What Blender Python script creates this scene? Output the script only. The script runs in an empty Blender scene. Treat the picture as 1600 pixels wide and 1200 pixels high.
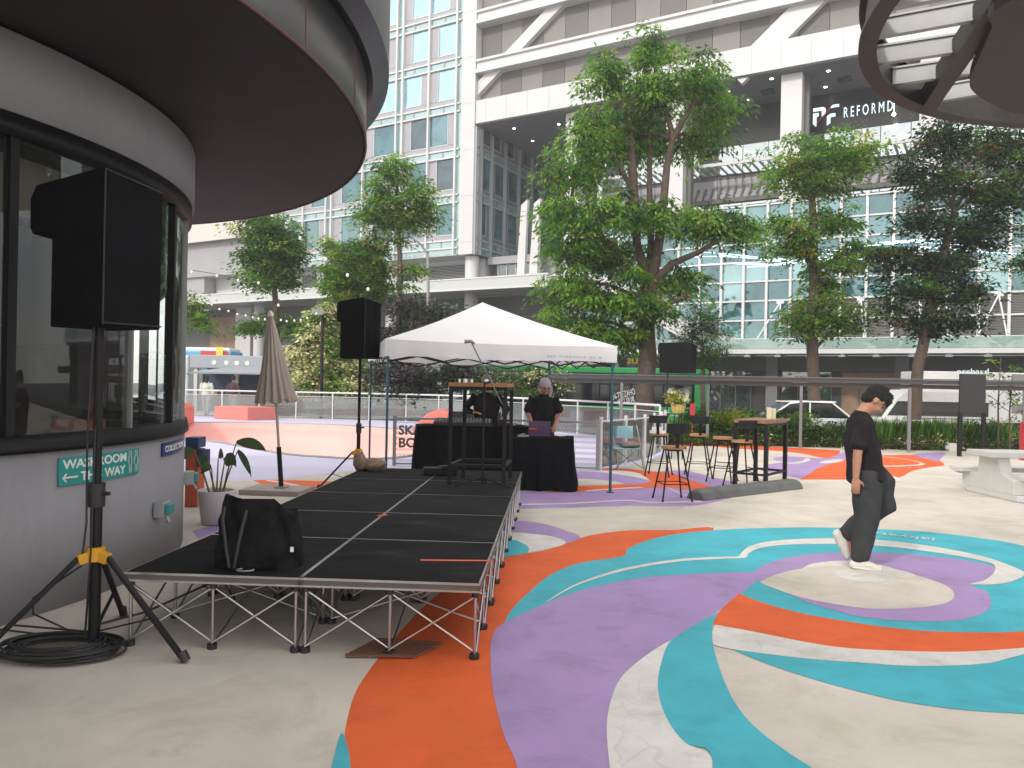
import bpy, math, random
import numpy as np
from mathutils import Vector, Matrix
from mathutils.geometry import tessellate_polygon
R = math.radians
random.seed(7); RNG = np.random.default_rng(7)
SC = bpy.context.scene
COL = SC.collection

# ------------------------------------------------------------------ camera, light, exposure
F = 1200.0; ROLL = R(1.1); H = 1.6
cam_d = bpy.data.cameras.new('camera'); cam = bpy.data.objects.new('camera', cam_d); COL.objects.link(cam)
cam_d.sensor_width = 36; cam_d.lens = 36*F/1600; cam_d.clip_start = .05; cam_d.clip_end = 3000
cr, sr = math.cos(ROLL), math.sin(ROLL)
cam.matrix_world = Matrix(((cr, -sr, 0, 0), (0, 0, -1, 0), (sr, cr, 0, H), (0, 0, 0, 1)))
SC.camera = cam
SUN_EL, SUN_AZ = R(34), math.atan2(-.62, -.78)        # behind the camera, a little to the left
world = bpy.data.worlds.new('World'); SC.world = world; world.use_nodes = True
nt = world.node_tree; nt.nodes.clear()
out = nt.nodes.new('ShaderNodeOutputWorld'); bg = nt.nodes.new('ShaderNodeBackground')
sky = nt.nodes.new('ShaderNodeTexSky'); sky.sky_type = 'NISHITA'; sky.sun_disc = False
sky.sun_elevation = SUN_EL; sky.sun_rotation = SUN_AZ; sky.air_density = 1.0; sky.dust_density = 2.5
cloud = nt.nodes.new('ShaderNodeTexNoise'); cloud.inputs['Scale'].default_value = 2.2; cloud.inputs['Detail'].default_value = 6
cr_ = nt.nodes.new('ShaderNodeValToRGB'); cr_.color_ramp.elements[0].position = .38; cr_.color_ramp.elements[1].position = .62
cr_.color_ramp.elements[0].color = (.45, .45, .45, 1)
tc = nt.nodes.new('ShaderNodeTexCoord')
mx = nt.nodes.new('ShaderNodeMix'); mx.data_type = 'RGBA'
mx.inputs['B'].default_value = (9.5, 9.0, 8.4, 1)
nt.links.new(tc.outputs['Generated'], cloud.inputs['Vector'])
nt.links.new(cloud.outputs['Fac'], cr_.inputs['Fac']); nt.links.new(cr_.outputs['Color'], mx.inputs['Factor'])
nt.links.new(sky.outputs['Color'], mx.inputs['A']); nt.links.new(mx.outputs['Result'], bg.inputs['Color'])
bg.inputs['Strength'].default_value = .12
nt.links.new(bg.outputs['Background'], out.inputs['Surface'])
sl = bpy.data.lights.new('sun', 'SUN'); sl.energy = 1.1; sl.angle = R(4); sl.color = (1, .95, .87)
so = bpy.data.objects.new('sun', sl); COL.objects.link(so)
sd = Vector((math.cos(SUN_EL)*-.62, math.cos(SUN_EL)*-.78, math.sin(SUN_EL)))
so.rotation_euler = sd.to_track_quat('Z', 'Y').to_euler(); so.location = sd*30
SC.view_settings.view_transform = 'Standard'; SC.view_settings.look = 'None'
SC.view_settings.exposure = 0.98; SC.view_settings.gamma = 1; SC.view_settings.use_curve_mapping = False
SC.cycles.max_bounces = 6; SC.cycles.transparent_max_bounces = 12; SC.cycles.use_denoising = True

# ------------------------------------------------------------------ measuring helpers
def ray(px, py):
    u = (px-800)/F; v = (600-py)/F
    return u*cr-v*sr, u*sr+v*cr
def at(px, py, Y):
    X, Z = ray(px, py); return Vector((X*Y, Y, H+Z*Y))
def g(px, py, z=0.0):
    X, Z = ray(px, py); Y = (z-H)/Z; return Vector((X*Y, Y, z))
FO = Vector((-3.25, 67.1, 0)); FW = Vector((.866, -.5, 0)); FB = Vector((.5, .866, 0))
def P(s, d, z): return FO+FW*s+FB*d+Vector((0, 0, z))

# ------------------------------------------------------------------ materials
MATS = {}
def mat(name, col, rough=.6, metal=0.0, noise=0.0, nscale=8.0, bump=0.0, bscale=40.0, spec=.5, emit=None, es=1.0, col2=None, trans=0, alpha=None, detail=5.0, sheen=0):
    if name in MATS: return MATS[name]
    m = bpy.data.materials.new(name); m.use_nodes = True; n = m.node_tree; b = n.nodes['Principled BSDF']
    b.inputs['Base Color'].default_value = (*col, 1); b.inputs['Roughness'].default_value = rough
    b.inputs['Metallic'].default_value = metal; b.inputs['Specular IOR Level'].default_value = spec
    if sheen: b.inputs['Sheen Weight'].default_value = sheen
    if emit: b.inputs['Emission Color'].default_value = (*emit, 1); b.inputs['Emission Strength'].default_value = es
    t = n.nodes.new('ShaderNodeTexCoord')
    if noise or col2:
        q = n.nodes.new('ShaderNodeTexNoise'); q.inputs['Scale'].default_value = nscale; q.inputs['Detail'].default_value = detail; q.inputs['Roughness'].default_value = .65
        n.links.new(t.outputs['Object'], q.inputs['Vector'])
        r = n.nodes.new('ShaderNodeValToRGB'); r.color_ramp.elements[0].position = .32; r.color_ramp.elements[1].position = .68
        c2 = col2 or tuple(c*(1-noise) for c in col)
        r.color_ramp.elements[0].color = (*c2, 1); r.color_ramp.elements[1].color = (*[min(1, c*(1+noise*.35)) for c in col], 1)
        n.links.new(q.outputs['Fac'], r.inputs['Fac']); n.links.new(r.outputs['Color'], b.inputs['Base Color'])
    if bump:
        q2 = n.nodes.new('ShaderNodeTexNoise'); q2.inputs['Scale'].default_value = bscale; q2.inputs['Detail'].default_value = 4
        n.links.new(t.outputs['Object'], q2.inputs['Vector'])
        bb = n.nodes.new('ShaderNodeBump'); bb.inputs['Strength'].default_value = bump; bb.inputs['Distance'].default_value = .02
        n.links.new(q2.outputs['Fac'], bb.inputs['Height']); n.links.new(bb.outputs['Normal'], b.inputs['Normal'])
    if trans:
        tr = n.nodes.new('ShaderNodeBsdfTranslucent'); ms = n.nodes.new('ShaderNodeMixShader'); ms.inputs[0].default_value = trans
        tr.inputs['Color'].default_value = (*[min(1, c*1.6) for c in col], 1)
        o = n.nodes['Material Output']; n.links.new(b.outputs[0], ms.inputs[1]); n.links.new(tr.outputs[0], ms.inputs[2]); n.links.new(ms.outputs[0], o.inputs['Surface'])
    if alpha is not None:
        tr = n.nodes.new('ShaderNodeBsdfTransparent'); ms = n.nodes.new('ShaderNodeMixShader'); ms.inputs[0].default_value = alpha
        o = n.nodes['Material Output']; n.links.new(tr.outputs[0], ms.inputs[1]); n.links.new(b.outputs[0], ms.inputs[2]); n.links.new(ms.outputs[0], o.inputs['Surface'])
    MATS[name] = m; return m
def glass(name, tint, refl=.25, clear=.6, rough=.02, wob=.0):
    """see-through pane: transparent body, mirror coat growing towards grazing angles, a little body tint"""
    if name in MATS: return MATS[name]
    m = bpy.data.materials.new(name); m.use_nodes = True; n = m.node_tree; n.nodes.clear()
    o = n.nodes.new('ShaderNodeOutputMaterial'); tr = n.nodes.new('ShaderNodeBsdfTransparent'); tr.inputs[0].default_value = (*tint, 1)
    df = n.nodes.new('ShaderNodeBsdfDiffuse'); df.inputs[0].default_value = (*[c*.5 for c in tint], 1)
    gl = n.nodes.new('ShaderNodeBsdfGlossy'); gl.inputs['Roughness'].default_value = rough; gl.inputs[0].default_value = (.9, .95, .97, 1)
    a = n.nodes.new('ShaderNodeMixShader'); a.inputs[0].default_value = clear; n.links.new(df.outputs[0], a.inputs[1]); n.links.new(tr.outputs[0], a.inputs[2])
    fr = n.nodes.new('ShaderNodeFresnel'); fr.inputs[0].default_value = 1.5
    ad = n.nodes.new('ShaderNodeMath'); ad.operation = 'ADD'; ad.inputs[1].default_value = refl-.04; ad.use_clamp = True; n.links.new(fr.outputs[0], ad.inputs[0])
    b = n.nodes.new('ShaderNodeMixShader'); n.links.new(ad.outputs[0], b.inputs[0]); n.links.new(a.outputs[0], b.inputs[1]); n.links.new(gl.outputs[0], b.inputs[2])
    if wob:
        t = n.nodes.new('ShaderNodeTexCoord'); q = n.nodes.new('ShaderNodeTexNoise'); q.inputs['Scale'].default_value = .8; n.links.new(t.outputs['Object'], q.inputs['Vector'])
        bp = n.nodes.new('ShaderNodeBump'); bp.inputs['Strength'].default_value = wob; bp.inputs['Distance'].default_value = .3; n.links.new(q.outputs['Fac'], bp.inputs['Height']); n.links.new(bp.outputs[0], gl.inputs['Normal'])
    n.links.new(b.outputs[0], o.inputs[0]); MATS[name] = m; return m
def facade_glass(name, base, refl, nscale=.35, col2=None, tint=(.85, .95, 1)):
    """coated office glazing: dark, blinds-backed or reflection-painted body with a mirror coat"""
    if name in MATS: return MATS[name]
    m = bpy.data.materials.new(name); m.use_nodes = True; n = m.node_tree; n.nodes.clear()
    o = n.nodes.new('ShaderNodeOutputMaterial'); df = n.nodes.new('ShaderNodeBsdfDiffuse')
    t = n.nodes.new('ShaderNodeTexCoord'); q = n.nodes.new('ShaderNodeTexNoise'); q.inputs['Scale'].default_value = nscale; q.inputs['Detail'].default_value = 5
    n.links.new(t.outputs['Object'], q.inputs['Vector'])
    r = n.nodes.new('ShaderNodeValToRGB'); r.color_ramp.elements[0].position = .4; r.color_ramp.elements[1].position = .6
    r.color_ramp.elements[0].color = (*base, 1); r.color_ramp.elements[1].color = (*(col2 or [c*.6 for c in base]), 1)
    n.links.new(q.outputs['Fac'], r.inputs[0]); n.links.new(r.outputs[0], df.inputs[0])
    gl = n.nodes.new('ShaderNodeBsdfGlossy'); gl.inputs['Roughness'].default_value = .03; gl.inputs[0].default_value = (*tint, 1)
    q2 = n.nodes.new('ShaderNodeTexNoise'); q2.inputs['Scale'].default_value = .5; n.links.new(t.outputs['Object'], q2.inputs['Vector'])
    bp = n.nodes.new('ShaderNodeBump'); bp.inputs['Strength'].default_value = .25; bp.inputs['Distance'].default_value = .4; n.links.new(q2.outputs['Fac'], bp.inputs['Height']); n.links.new(bp.outputs[0], gl.inputs['Normal'])
    ms = n.nodes.new('ShaderNodeMixShader'); ms.inputs[0].default_value = refl
    n.links.new(df.outputs[0], ms.inputs[1]); n.links.new(gl.outputs[0], ms.inputs[2]); n.links.new(ms.outputs[0], o.inputs[0]); MATS[name] = m; return m

# ------------------------------------------------------------------ mesh builder
ORG = {}
class MB:
    def __init__(s): s.v = []; s.f = []; s.m = []; s.sm = []
    def add(s, vs, fs, mi=0, smooth=False):
        o = len(s.v); s.v += [tuple(v) for v in vs]
        for f in fs: s.f.append(tuple(i+o for i in f)); s.m.append(mi); s.sm.append(smooth)
    def para(s, o, a, b, c, mi=0):                    # corner + three edge vectors
        o, a, b, c = map(Vector, (o, a, b, c))
        vs = [o, o+a, o+a+b, o+b, o+c, o+a+c, o+a+b+c, o+b+c]
        fs = [(0, 3, 2, 1), (4, 5, 6, 7), (0, 1, 5, 4), (1, 2, 6, 5), (2, 3, 7, 6), (3, 0, 4, 7)]
        if a.cross(b).dot(c) < 0: fs = [f[::-1] for f in fs]
        s.add(vs, fs, mi)
    def box(s, c, d, rz=0, mi=0, rot=None):
        c = Vector(c); M = rot or Matrix.Rotation(rz, 3, 'Z')
        a, b, e = M@Vector((d[0], 0, 0)), M@Vector((0, d[1], 0)), M@Vector((0, 0, d[2]))
        s.para(c-(a+b+e)/2, a, b, e, mi)
    def bar(s, p, q, w, h, mi=0, up=(0, 0, 1)):        # rectangular bar between two points
        p, q = Vector(p), Vector(q); t = (q-p); L = t.length
        if L < 1e-6: return
        t.normalize(); sd_ = t.cross(Vector(up))
        if sd_.length < 1e-4: sd_ = t.cross(Vector((0, 1, 0)))
        sd_.normalize(); n = sd_.cross(t)
        s.para(p-sd_*w/2-n*h/2, t*L, sd_*w, n*h, mi)
    def tube(s, pts, r, n=8, mi=0, caps=True, smooth=True, closed=False):
        pts = [Vector(p) for p in pts]; N = len(pts)
        rr = r if isinstance(r, (list, tuple)) else [r]*N
        rings = []; prev = None
        for i, p in enumerate(pts):
            if closed: t = pts[(i+1) % N]-pts[i-1]
            else: t = pts[min(i+1, N-1)]-pts[max(i-1, 0)]
            if t.length < 1e-9: t = Vector((0, 0, 1))
            t.normalize()
            if prev is None:
                a = Vector((0, 0, 1)) if abs(t.z) < .9 else Vector((1, 0, 0))
                u = t.cross(a).normalized()
            else:
                u = (prev-t*prev.dot(t))
                u = u.normalized() if u.length > 1e-6 else t.orthogonal().normalized()
            prev = u; w = t.cross(u)
            rings.append([p+u*rr[i]*math.cos(2*math.pi*k/n)+w*rr[i]*math.sin(2*math.pi*k/n) for k in range(n)])
        vs = [v for rg in rings for v in rg]; fs = []
        for i in range(N if closed else N-1):
            j = (i+1) % N
            for k in range(n):
                fs.append((i*n+k, i*n+(k+1) % n, j*n+(k+1) % n, j*n+k))
        s.add(vs, fs, mi, smooth)
        if caps and not closed:
            s.add(rings[0], [tuple(range(n))[::-1]], mi); s.add(rings[-1], [tuple(range(n))], mi)
    def lathe(s, prof, c, n=24, mi=0, smooth=True, a0=0, a1=None):
        c = Vector(c); full = a1 is None; a1 = a0+2*math.pi if full else a1
        m = n if full else n+1; vs = []
        for (r, z) in prof:
            for k in range(m):
                a = a0+(a1-a0)*k/n; vs.append(c+Vector((r*math.cos(a), r*math.sin(a), z)))
        fs = []
        for i in range(len(prof)-1):
            for k in range(n):
                k2 = (k+1) % m; fs.append((i*m+k, i*m+k2, (i+1)*m+k2, (i+1)*m+k))
        s.add(vs, fs, mi, smooth)
    def poly(s, pts, mi=0, holes=()):
        loops = [[Vector(p) for p in pts]]+[[Vector(p) for p in h] for h in holes]
        tri = tessellate_polygon(loops); flat = [v for l in loops for v in l]; fs = []
        for t in tri:
            a, b, c = (flat[i] for i in t)
            n = (b-a).cross(c-a)
            fs.append(tuple(t) if n.z >= 0 else tuple(t)[::-1])
        s.add(flat, fs, mi)
    def prism(s, pts, off, mi=0):                      # planar outline pushed along off
        pts = [Vector(p) for p in pts]; off = Vector(off); n = len(pts)
        tri = tessellate_polygon([pts]); vs = pts+[p+off for p in pts]
        nn = Vector((0, 0, 0))
        for i in range(n): nn += pts[i].cross(pts[(i+1) % n])
        fs = []
        for t in tri:
            a, b, c = (pts[i] for i in t); N_ = (b-a).cross(c-a)
            t = tuple(t) if N_.dot(off) < 0 else tuple(t)[::-1]
            fs.append(t); fs.append(tuple(i+n for i in t[::-1]))
        for i in range(n):
            j = (i+1) % n
            fs.append((i, j, j+n, i+n) if nn.dot(off) < 0 is False else (i, j, j+n, i+n))
        s.add(vs, fs, mi)
    def build(s, name, mats, parent=None, bevel=0, loc=None, fix=False, seg=2):
        me = bpy.data.meshes.new(name)
        org = ORG[parent.name] if parent else Vector(loc or (0, 0, 0))
        me.from_pydata([(x-org.x, y-org.y, z-org.z) for x, y, z in s.v], [], s.f)
        if not isinstance(mats, (list, tuple)): mats = [mats]
        for m in mats: me.materials.append(m)
        me.polygons.foreach_set('material_index', s.m); me.polygons.foreach_set('use_smooth', s.sm); me.update()
        if fix:
            import bmesh
            b = bmesh.new(); b.from_mesh(me); bmesh.ops.remove_doubles(b, verts=b.verts, dist=1e-5); bmesh.ops.recalc_face_normals(b, faces=b.faces); b.to_mesh(me); b.free()
        o = bpy.data.objects.new(name, me); COL.objects.link(o)
        if parent: o.parent = parent
        else: o.location = org
        ORG[o.name] = org
        if bevel:
            bv = o.modifiers.new('bevel', 'BEVEL'); bv.width = bevel; bv.segments = seg; bv.limit_method = 'ANGLE'; bv.angle_limit = R(40)
        return o
def tag(o, label=None, cat=None, group=None, kind=None):
    if label: o['label'] = label
    if cat: o['category'] = cat
    if group: o['group'] = group
    if kind: o['kind'] = kind
    return o
def thing(name, label, cat, loc, group=None):
    o = bpy.data.objects.new(name, None); COL.objects.link(o); o.location = loc; o.empty_display_size = .2
    ORG[o.name] = Vector(loc); return tag(o, label, cat, group)
def dup(root, loc, rz=None, label=None, scale=None):
    def cp(o, par):
        c = o.copy(); COL.objects.link(c)
        if par: c.parent = par
        for ch in [k for k in ALL_CHILD(o)]: cp(ch, c)
        return c
    r = cp(root, None); r.location = loc
    if rz is not None: r.rotation_euler = (0, 0, rz)
    if scale: r.scale = (scale,)*3
    if label: r['label'] = label
    ORG[r.name] = Vector(loc)
    return r
def ALL_CHILD(o): return [c for c in bpy.data.objects if c.parent == o]
def text_mesh(name, body, m, parent, o, xdir, updir, height, depth=.01, width=None, bold=0, align='LEFT', space=1.0):
    """lettering lying in the plane of xdir/updir, starting at o (lower left), height = cap height"""
    cu = bpy.data.curves.new(name, 'FONT'); cu.body = body; cu.extrude = .5; cu.offset = bold; cu.align_x = align; cu.space_character = space
    cu.resolution_u = 3
    t = bpy.data.objects.new(name, cu); COL.objects.link(t)
    bpy.context.view_layer.update()
    dg = bpy.context.evaluated_depsgraph_get(); me = bpy.data.meshes.new_from_object(t.evaluated_get(dg))
    bpy.data.objects.remove(t)
    co = np.array([v.co for v in me.vertices]); w = co[:, 0].max()-co[:, 0].min(); k = height/.7
    kx = width/w if width else k
    org = ORG[parent.name] if parent else Vector((0, 0, 0))
    xd, ud = Vector(xdir).normalized(), Vector(updir).normalized(); nd = xd.cross(ud)
    for v in me.vertices:
        c = v.co; v.co = Vector(o)+xd*c.x*kx+ud*c.y*k+nd*(c.z+.5)*depth-org
    me.materials.clear(); me.materials.append(m)
    ob = bpy.data.objects.new(name, me); COL.objects.link(ob)
    if parent: ob.parent = parent
    ORG[ob.name] = org; return ob
def smooth_closed(pts, k=6):
    """Catmull-Rom through the points; a point given with a third value 1 is a sharp corner"""
    N = len(pts); outp = []
    for i in range(N):
        p0, p1, p2, p3 = pts[i-1], pts[i], pts[(i+1) % N], pts[(i+2) % N]
        a, b = np.array(p1[:2], float), np.array(p2[:2], float)
        m0 = np.zeros(2) if len(p1) > 2 else (b-np.array(p0[:2], float))/2
        m1 = np.zeros(2) if len(p2) > 2 else (np.array(p3[:2], float)-a)/2
        if len(p1) > 2: m0 = (b-a)*.6
        if len(p2) > 2: m1 = (b-a)*.6
        if len(p1) > 2 and len(p2) > 2: outp.append(tuple(a)); continue
        for j in range(k):
            t = j/k; h = (2*t**3-3*t**2+1)*a+(t**3-2*t**2+t)*m0+(-2*t**3+3*t**2)*b+(t**3-t**2)*m1
            outp.append(tuple(h))
    return outp

# ------------------------------------------------------------------ materials in use
m_conc = mat('plaza_concrete', (.58, .54, .48), .85, noise=.2, nscale=.75, bump=.12, bscale=60, detail=9)
m_asph = mat('asphalt', (.06, .06, .062), .9, noise=.3, nscale=3, bump=.3)
m_or = mat('paint_orange', (.70, .112, .022), .8, noise=.14, nscale=1.6, detail=8)
m_pu = mat('paint_purple', (.355, .25, .49), .8, noise=.13, nscale=1.4, detail=8)
m_te = mat('paint_teal', (.055, .42, .52), .8, noise=.16, nscale=1.5, detail=8)
m_wh = mat('paint_white', (.66, .65, .63), .6, noise=.14, nscale=2.5, detail=9)
m_li = mat('paint_lilac', (.52, .50, .66), .7, noise=.12, nscale=.6, detail=6)
m_pink = mat('bowl_pink', (.72, .39, .36), .5, noise=.12, nscale=.5, detail=6)
m_coral = mat('coral_paint', (.66, .19, .16), .5, noise=.1)
m_blk = mat('black_cloth', (.008, .008, .010), .95, bump=.25, bscale=90, noise=.3, nscale=5, spec=.15)
m_carp = mat('stage_carpet', (.012, .012, .014), .95, spec=.2, noise=.55, nscale=2.2, bump=.35, bscale=250, detail=9)
m_alu = mat('aluminium', (.62, .62, .61), .28, 1.0, noise=.2, nscale=6)
m_bkm = mat('black_metal', (.012, .012, .014), .5, .2, spec=.3)
m_bkp = mat('black_plastic', (.018, .018, .02), .5)
m_grm = mat('grey_steel', (.30, .31, .32), .45, .5, noise=.15, nscale=3)
m_whm = mat('white_metal', (.60, .61, .62), .4, 0, noise=.05)
m_clad = mat('white_cladding', (.56, .56, .575), .5, 0, noise=.06, nscale=.4)
m_clad2 = mat('grey_cladding', (.33, .33, .35), .55, 0, noise=.08, nscale=.4)
m_dkgrey = mat('dark_grey_panel', (.115, .112, .108), .6, noise=.1, nscale=.5)
m_mdgrey = mat('mid_grey_panel', (.19, .183, .175), .6, noise=.1, nscale=.5)
m_soff = mat('soffit_grey', (.17, .17, .185), .7, noise=.1, nscale=.4)
m_dark = mat('dark_interior', (.022, .024, .028), .8)
m_wood = mat('table_wood', (.36, .15, .055), .5, noise=.35, nscale=9, detail=8)
m_ply = mat('plywood', (.30, .20, .13), .8, noise=.2, nscale=1.2)
m_bark = mat('bark', (.105, .075, .058), .9, noise=.45, nscale=5, bump=.8, bscale=16, detail=9)
m_soil = mat('planting_soil', (.06, .045, .03), .95, noise=.4, nscale=5)
m_cor_wall = mat('pavilion_plaster', (.285, .283, .31), .8, noise=.06, nscale=1.2, bump=.06, bscale=30)
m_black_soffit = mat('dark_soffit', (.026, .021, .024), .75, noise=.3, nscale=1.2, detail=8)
m_fasc = mat("canopy_fascia", (.135, .135, .14), .30, .75, noise=.25, nscale=1.0)
m_fasc2 = mat('canopy_upper_ring', (.075, .085, .10), .35, .6, noise=.2, nscale=1.0)
m_teal_sign = mat('sign_teal', (.02, .27, .26), .5)
m_sign_white = mat('sign_white', (.78, .78, .76), .5)
m_skin = mat('skin', (.40, .20, .125), .55, noise=.08, nscale=9)
m_hair = mat('hair_black', (.010, .009, .009), .6, bump=1.0, bscale=140)
m_glow = mat('downlight', (.9, .9, .85), .4, emit=(1, .93, .8), es=6)
m_fabW = mat('tent_white', (.86, .87, .89), .7, noise=.04, nscale=2, trans=.22)
m_tealpole = mat('tent_leg', (.02, .10, .13), .4, .3)

# blotches and fine speckle over the concrete
def stains(m, sc1, lo, sc2=26.0):
    n = m.node_tree; b = n.nodes['Principled BSDF']; src = b.inputs['Base Color'].links[0].from_socket; t = n.nodes.new('ShaderNodeTexCoord')
    for sc_, a_, b_, lo_ in ((sc1, .50, .62, lo), (sc2, .62, .70, lo+.1), (.35, .35, .65, lo+.08)):
        q = n.nodes.new('ShaderNodeTexNoise'); q.inputs['Scale'].default_value = sc_; q.inputs['Detail'].default_value = 8; q.inputs['Roughness'].default_value = .7; q.inputs['Distortion'].default_value = .4
        n.links.new(t.outputs['Object'], q.inputs['Vector']); r = n.nodes.new('ShaderNodeValToRGB'); r.color_ramp.elements[0].position = a_; r.color_ramp.elements[1].position = b_
        r.color_ramp.elements[0].color = (1, 1, 1, 1); r.color_ramp.elements[1].color = (lo_, lo_*.99, lo_*.97, 1); n.links.new(q.outputs['Fac'], r.inputs[0])
        x = n.nodes.new('ShaderNodeMix'); x.data_type = 'RGBA'; x.blend_type = 'MULTIPLY'; x.inputs['Factor'].default_value = 1; n.links.new(src, x.inputs['A']); n.links.new(r.outputs[0], x.inputs['B']); src = x.outputs['Result']
    n.links.new(src, b.inputs['Base Color'])
stains(m_conc, 1.7, .88); stains(m_wh, 3.0, .84)
def cracks(m, sc, dark):
    n = m.node_tree; b = n.nodes['Principled BSDF']; src = b.inputs['Base Color'].links[0].from_socket; t = n.nodes.new('ShaderNodeTexCoord'); q0 = n.nodes.new('ShaderNodeTexNoise'); q0.inputs['Scale'].default_value = sc*1.5
    va = n.nodes.new('ShaderNodeVectorMath'); va.operation = 'ADD'; sc_ = n.nodes.new('ShaderNodeVectorMath'); sc_.operation = 'SCALE'; sc_.inputs['Scale'].default_value = .35/sc; n.links.new(t.outputs['Object'], q0.inputs['Vector']); n.links.new(q0.outputs['Color'], sc_.inputs[0]); n.links.new(t.outputs['Object'], va.inputs[0]); n.links.new(sc_.outputs[0], va.inputs[1])
    v = n.nodes.new('ShaderNodeTexVoronoi'); v.feature = 'DISTANCE_TO_EDGE'; v.inputs['Scale'].default_value = sc; n.links.new(va.outputs[0], v.inputs['Vector'])
    r = n.nodes.new('ShaderNodeValToRGB'); r.color_ramp.elements[0].position = .0; r.color_ramp.elements[1].position = .016; r.color_ramp.elements[0].color = (dark, dark, dark, 1); r.color_ramp.elements[1].color = (1, 1, 1, 1); n.links.new(v.outputs['Distance'], r.inputs[0])
    x = n.nodes.new('ShaderNodeMix'); x.data_type = 'RGBA'; x.blend_type = 'MULTIPLY'; x.inputs['Factor'].default_value = 1; n.links.new(src, x.inputs['A']); n.links.new(r.outputs[0], x.inputs['B']); n.links.new(x.outputs['Result'], b.inputs['Base Color'])
cracks(m_wh, 3.2, .86)
def smudge(m, sc, col, lo, hi, stretch=(1, 1, 1)):
    n = m.node_tree; b = n.nodes['Principled BSDF']; src = b.inputs['Base Color'].links[0].from_socket; t = n.nodes.new('ShaderNodeTexCoord'); mp = n.nodes.new('ShaderNodeMapping'); mp.inputs['Scale'].default_value = stretch; n.links.new(t.outputs['Object'], mp.inputs['Vector'])
    q = n.nodes.new('ShaderNodeTexNoise'); q.inputs['Scale'].default_value = sc; q.inputs['Detail'].default_value = 9; q.inputs['Roughness'].default_value = .75; n.links.new(mp.outputs[0], q.inputs['Vector'])
    r = n.nodes.new('ShaderNodeMapRange'); r.inputs['From Min'].default_value = lo; r.inputs['From Max'].default_value = hi; r.inputs['To Max'].default_value = .8; n.links.new(q.outputs['Fac'], r.inputs['Value'])
    x = n.nodes.new('ShaderNodeMix'); x.data_type = 'RGBA'; x.inputs['B'].default_value = (*col, 1); n.links.new(r.outputs[0], x.inputs['Factor']); n.links.new(src, x.inputs['A']); n.links.new(x.outputs['Result'], b.inputs['Base Color'])
stains(m_or, 2.2, .88); stains(m_pu, 2.6, .87); stains(m_te, 2.4, .88); stains(m_carp, 3.0, .8)
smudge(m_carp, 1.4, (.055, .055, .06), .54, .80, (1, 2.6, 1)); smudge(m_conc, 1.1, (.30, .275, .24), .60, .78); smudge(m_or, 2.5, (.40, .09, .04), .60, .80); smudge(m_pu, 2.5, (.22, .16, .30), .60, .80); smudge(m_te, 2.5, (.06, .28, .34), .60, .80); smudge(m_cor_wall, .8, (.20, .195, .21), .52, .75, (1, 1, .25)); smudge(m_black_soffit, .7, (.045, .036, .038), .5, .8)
# ------------------------------------------------------------------ ground
bowl_px = [(299, 690), (340, 692), (397, 702), (450, 711), (502, 715), (560, 718), (620, 716.5), (665, 708), (690, 694), (672, 680), (620, 671), (529, 665), (397, 661), (299, 661), (200, 663), (150, 672), (180, 686)]
rim = [Vector((x, y, 0)) for x, y in smooth_closed([tuple(g(*p)[:2]) for p in bowl_px], 4)]
cen = sum(rim, Vector())/len(rim)
plaza_pts = [(-60, -40), (60, -40), (60, 19.5), (14, 20.9), (5.4, 21.6), (4.3, 21.0), (3.9, 23.2), (0.6, 29.2), (-3.4, 31.8), (-4, 36.5), (-60, 40)]
mb = MB(); mb.poly([(x, y, 0) for x, y in plaza_pts], 0, [rim])
n = len(plaza_pts)
for i in range(n):
    a, b = plaza_pts[i], plaza_pts[(i+1) % n]
    mb.add([(a[0], a[1], -.5), (b[0], b[1], -.5), (b[0], b[1], 0), (a[0], a[1], 0)], [(0, 1, 2, 3)])
tag(mb.build('plaza', m_conc), kind='structure')
mb = MB(); big = [Vector((x, y, -.46)) for x, y in ((-200, -200), (200, -200), (200, 200), (-200, 200))]
mb.poly(big, 0, [[Vector((p.x, p.y, -.46)) for p in rim]])
tag(mb.build('ground', m_asph), kind='structure')
mb = MB(); N = len(rim); prof = [(0, .006), (.06, .006), (.08, -.25), (.2, -.62), (.45, -.95), (.85, -1.2), (1.5, -1.32)]
rings = []
for t, z in prof:
    rings.append([rim[i]+(cen-rim[i]).normalized()*t+Vector((0, 0, z)) for i in range(N)])
vs = [v for r_ in rings for v in r_]; fs = []
for k in range(len(prof)-1):
    for i in range(N):
        j = (i+1) % N; fs.append((k*N+i, k*N+j, (k+1)*N+j, (k+1)*N+i))
mb.add(vs, fs, 0, True); mb.add(rings[-1], [tuple(range(N))], 0)
outr = [rim[i]-(cen-rim[i]).normalized()*.09+Vector((0, 0, .012)) for i in range(N)]
mb.tube([p+Vector((0, 0, .012)) for p in rim], .035, 6, 1, closed=True)
tag(mb.build('skate_bowl', [m_pink, m_grm]), kind='structure')
# road lines and far pavement
mb = MB()
mb.add([(-80, 44.6, -.452), (80, 38.5, -.452), (80, 38.65, -.452), (-80, 44.75, -.452)], [(0, 1, 2, 3)])
for i in range(24):
    x = -70+i*6; y = 35.9-(x+80)*.038+2
    mb.add([(x, y, -.452), (x+2.5, y-.095, -.452), (x+2.5, y+.03, -.452), (x, y+.125, -.452)], [(0, 1, 2, 3)])
tag(mb.build('road_markings', m_wh), kind='structure')

# painted mural -------------------------------------------------------
CNT = [0]
mur = MB()
def paint(px, mi, layer, k=6, sm=True):
    pts = smooth_closed(px, k) if sm else px
    CNT[0] += 1; z = .0008*layer+.000015*CNT[0]; mur.poly([g(p[0], p[1], z) for p in pts], mi)
OR, PU, TE, WH, CO, LI = range(6)
C = 1
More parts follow.
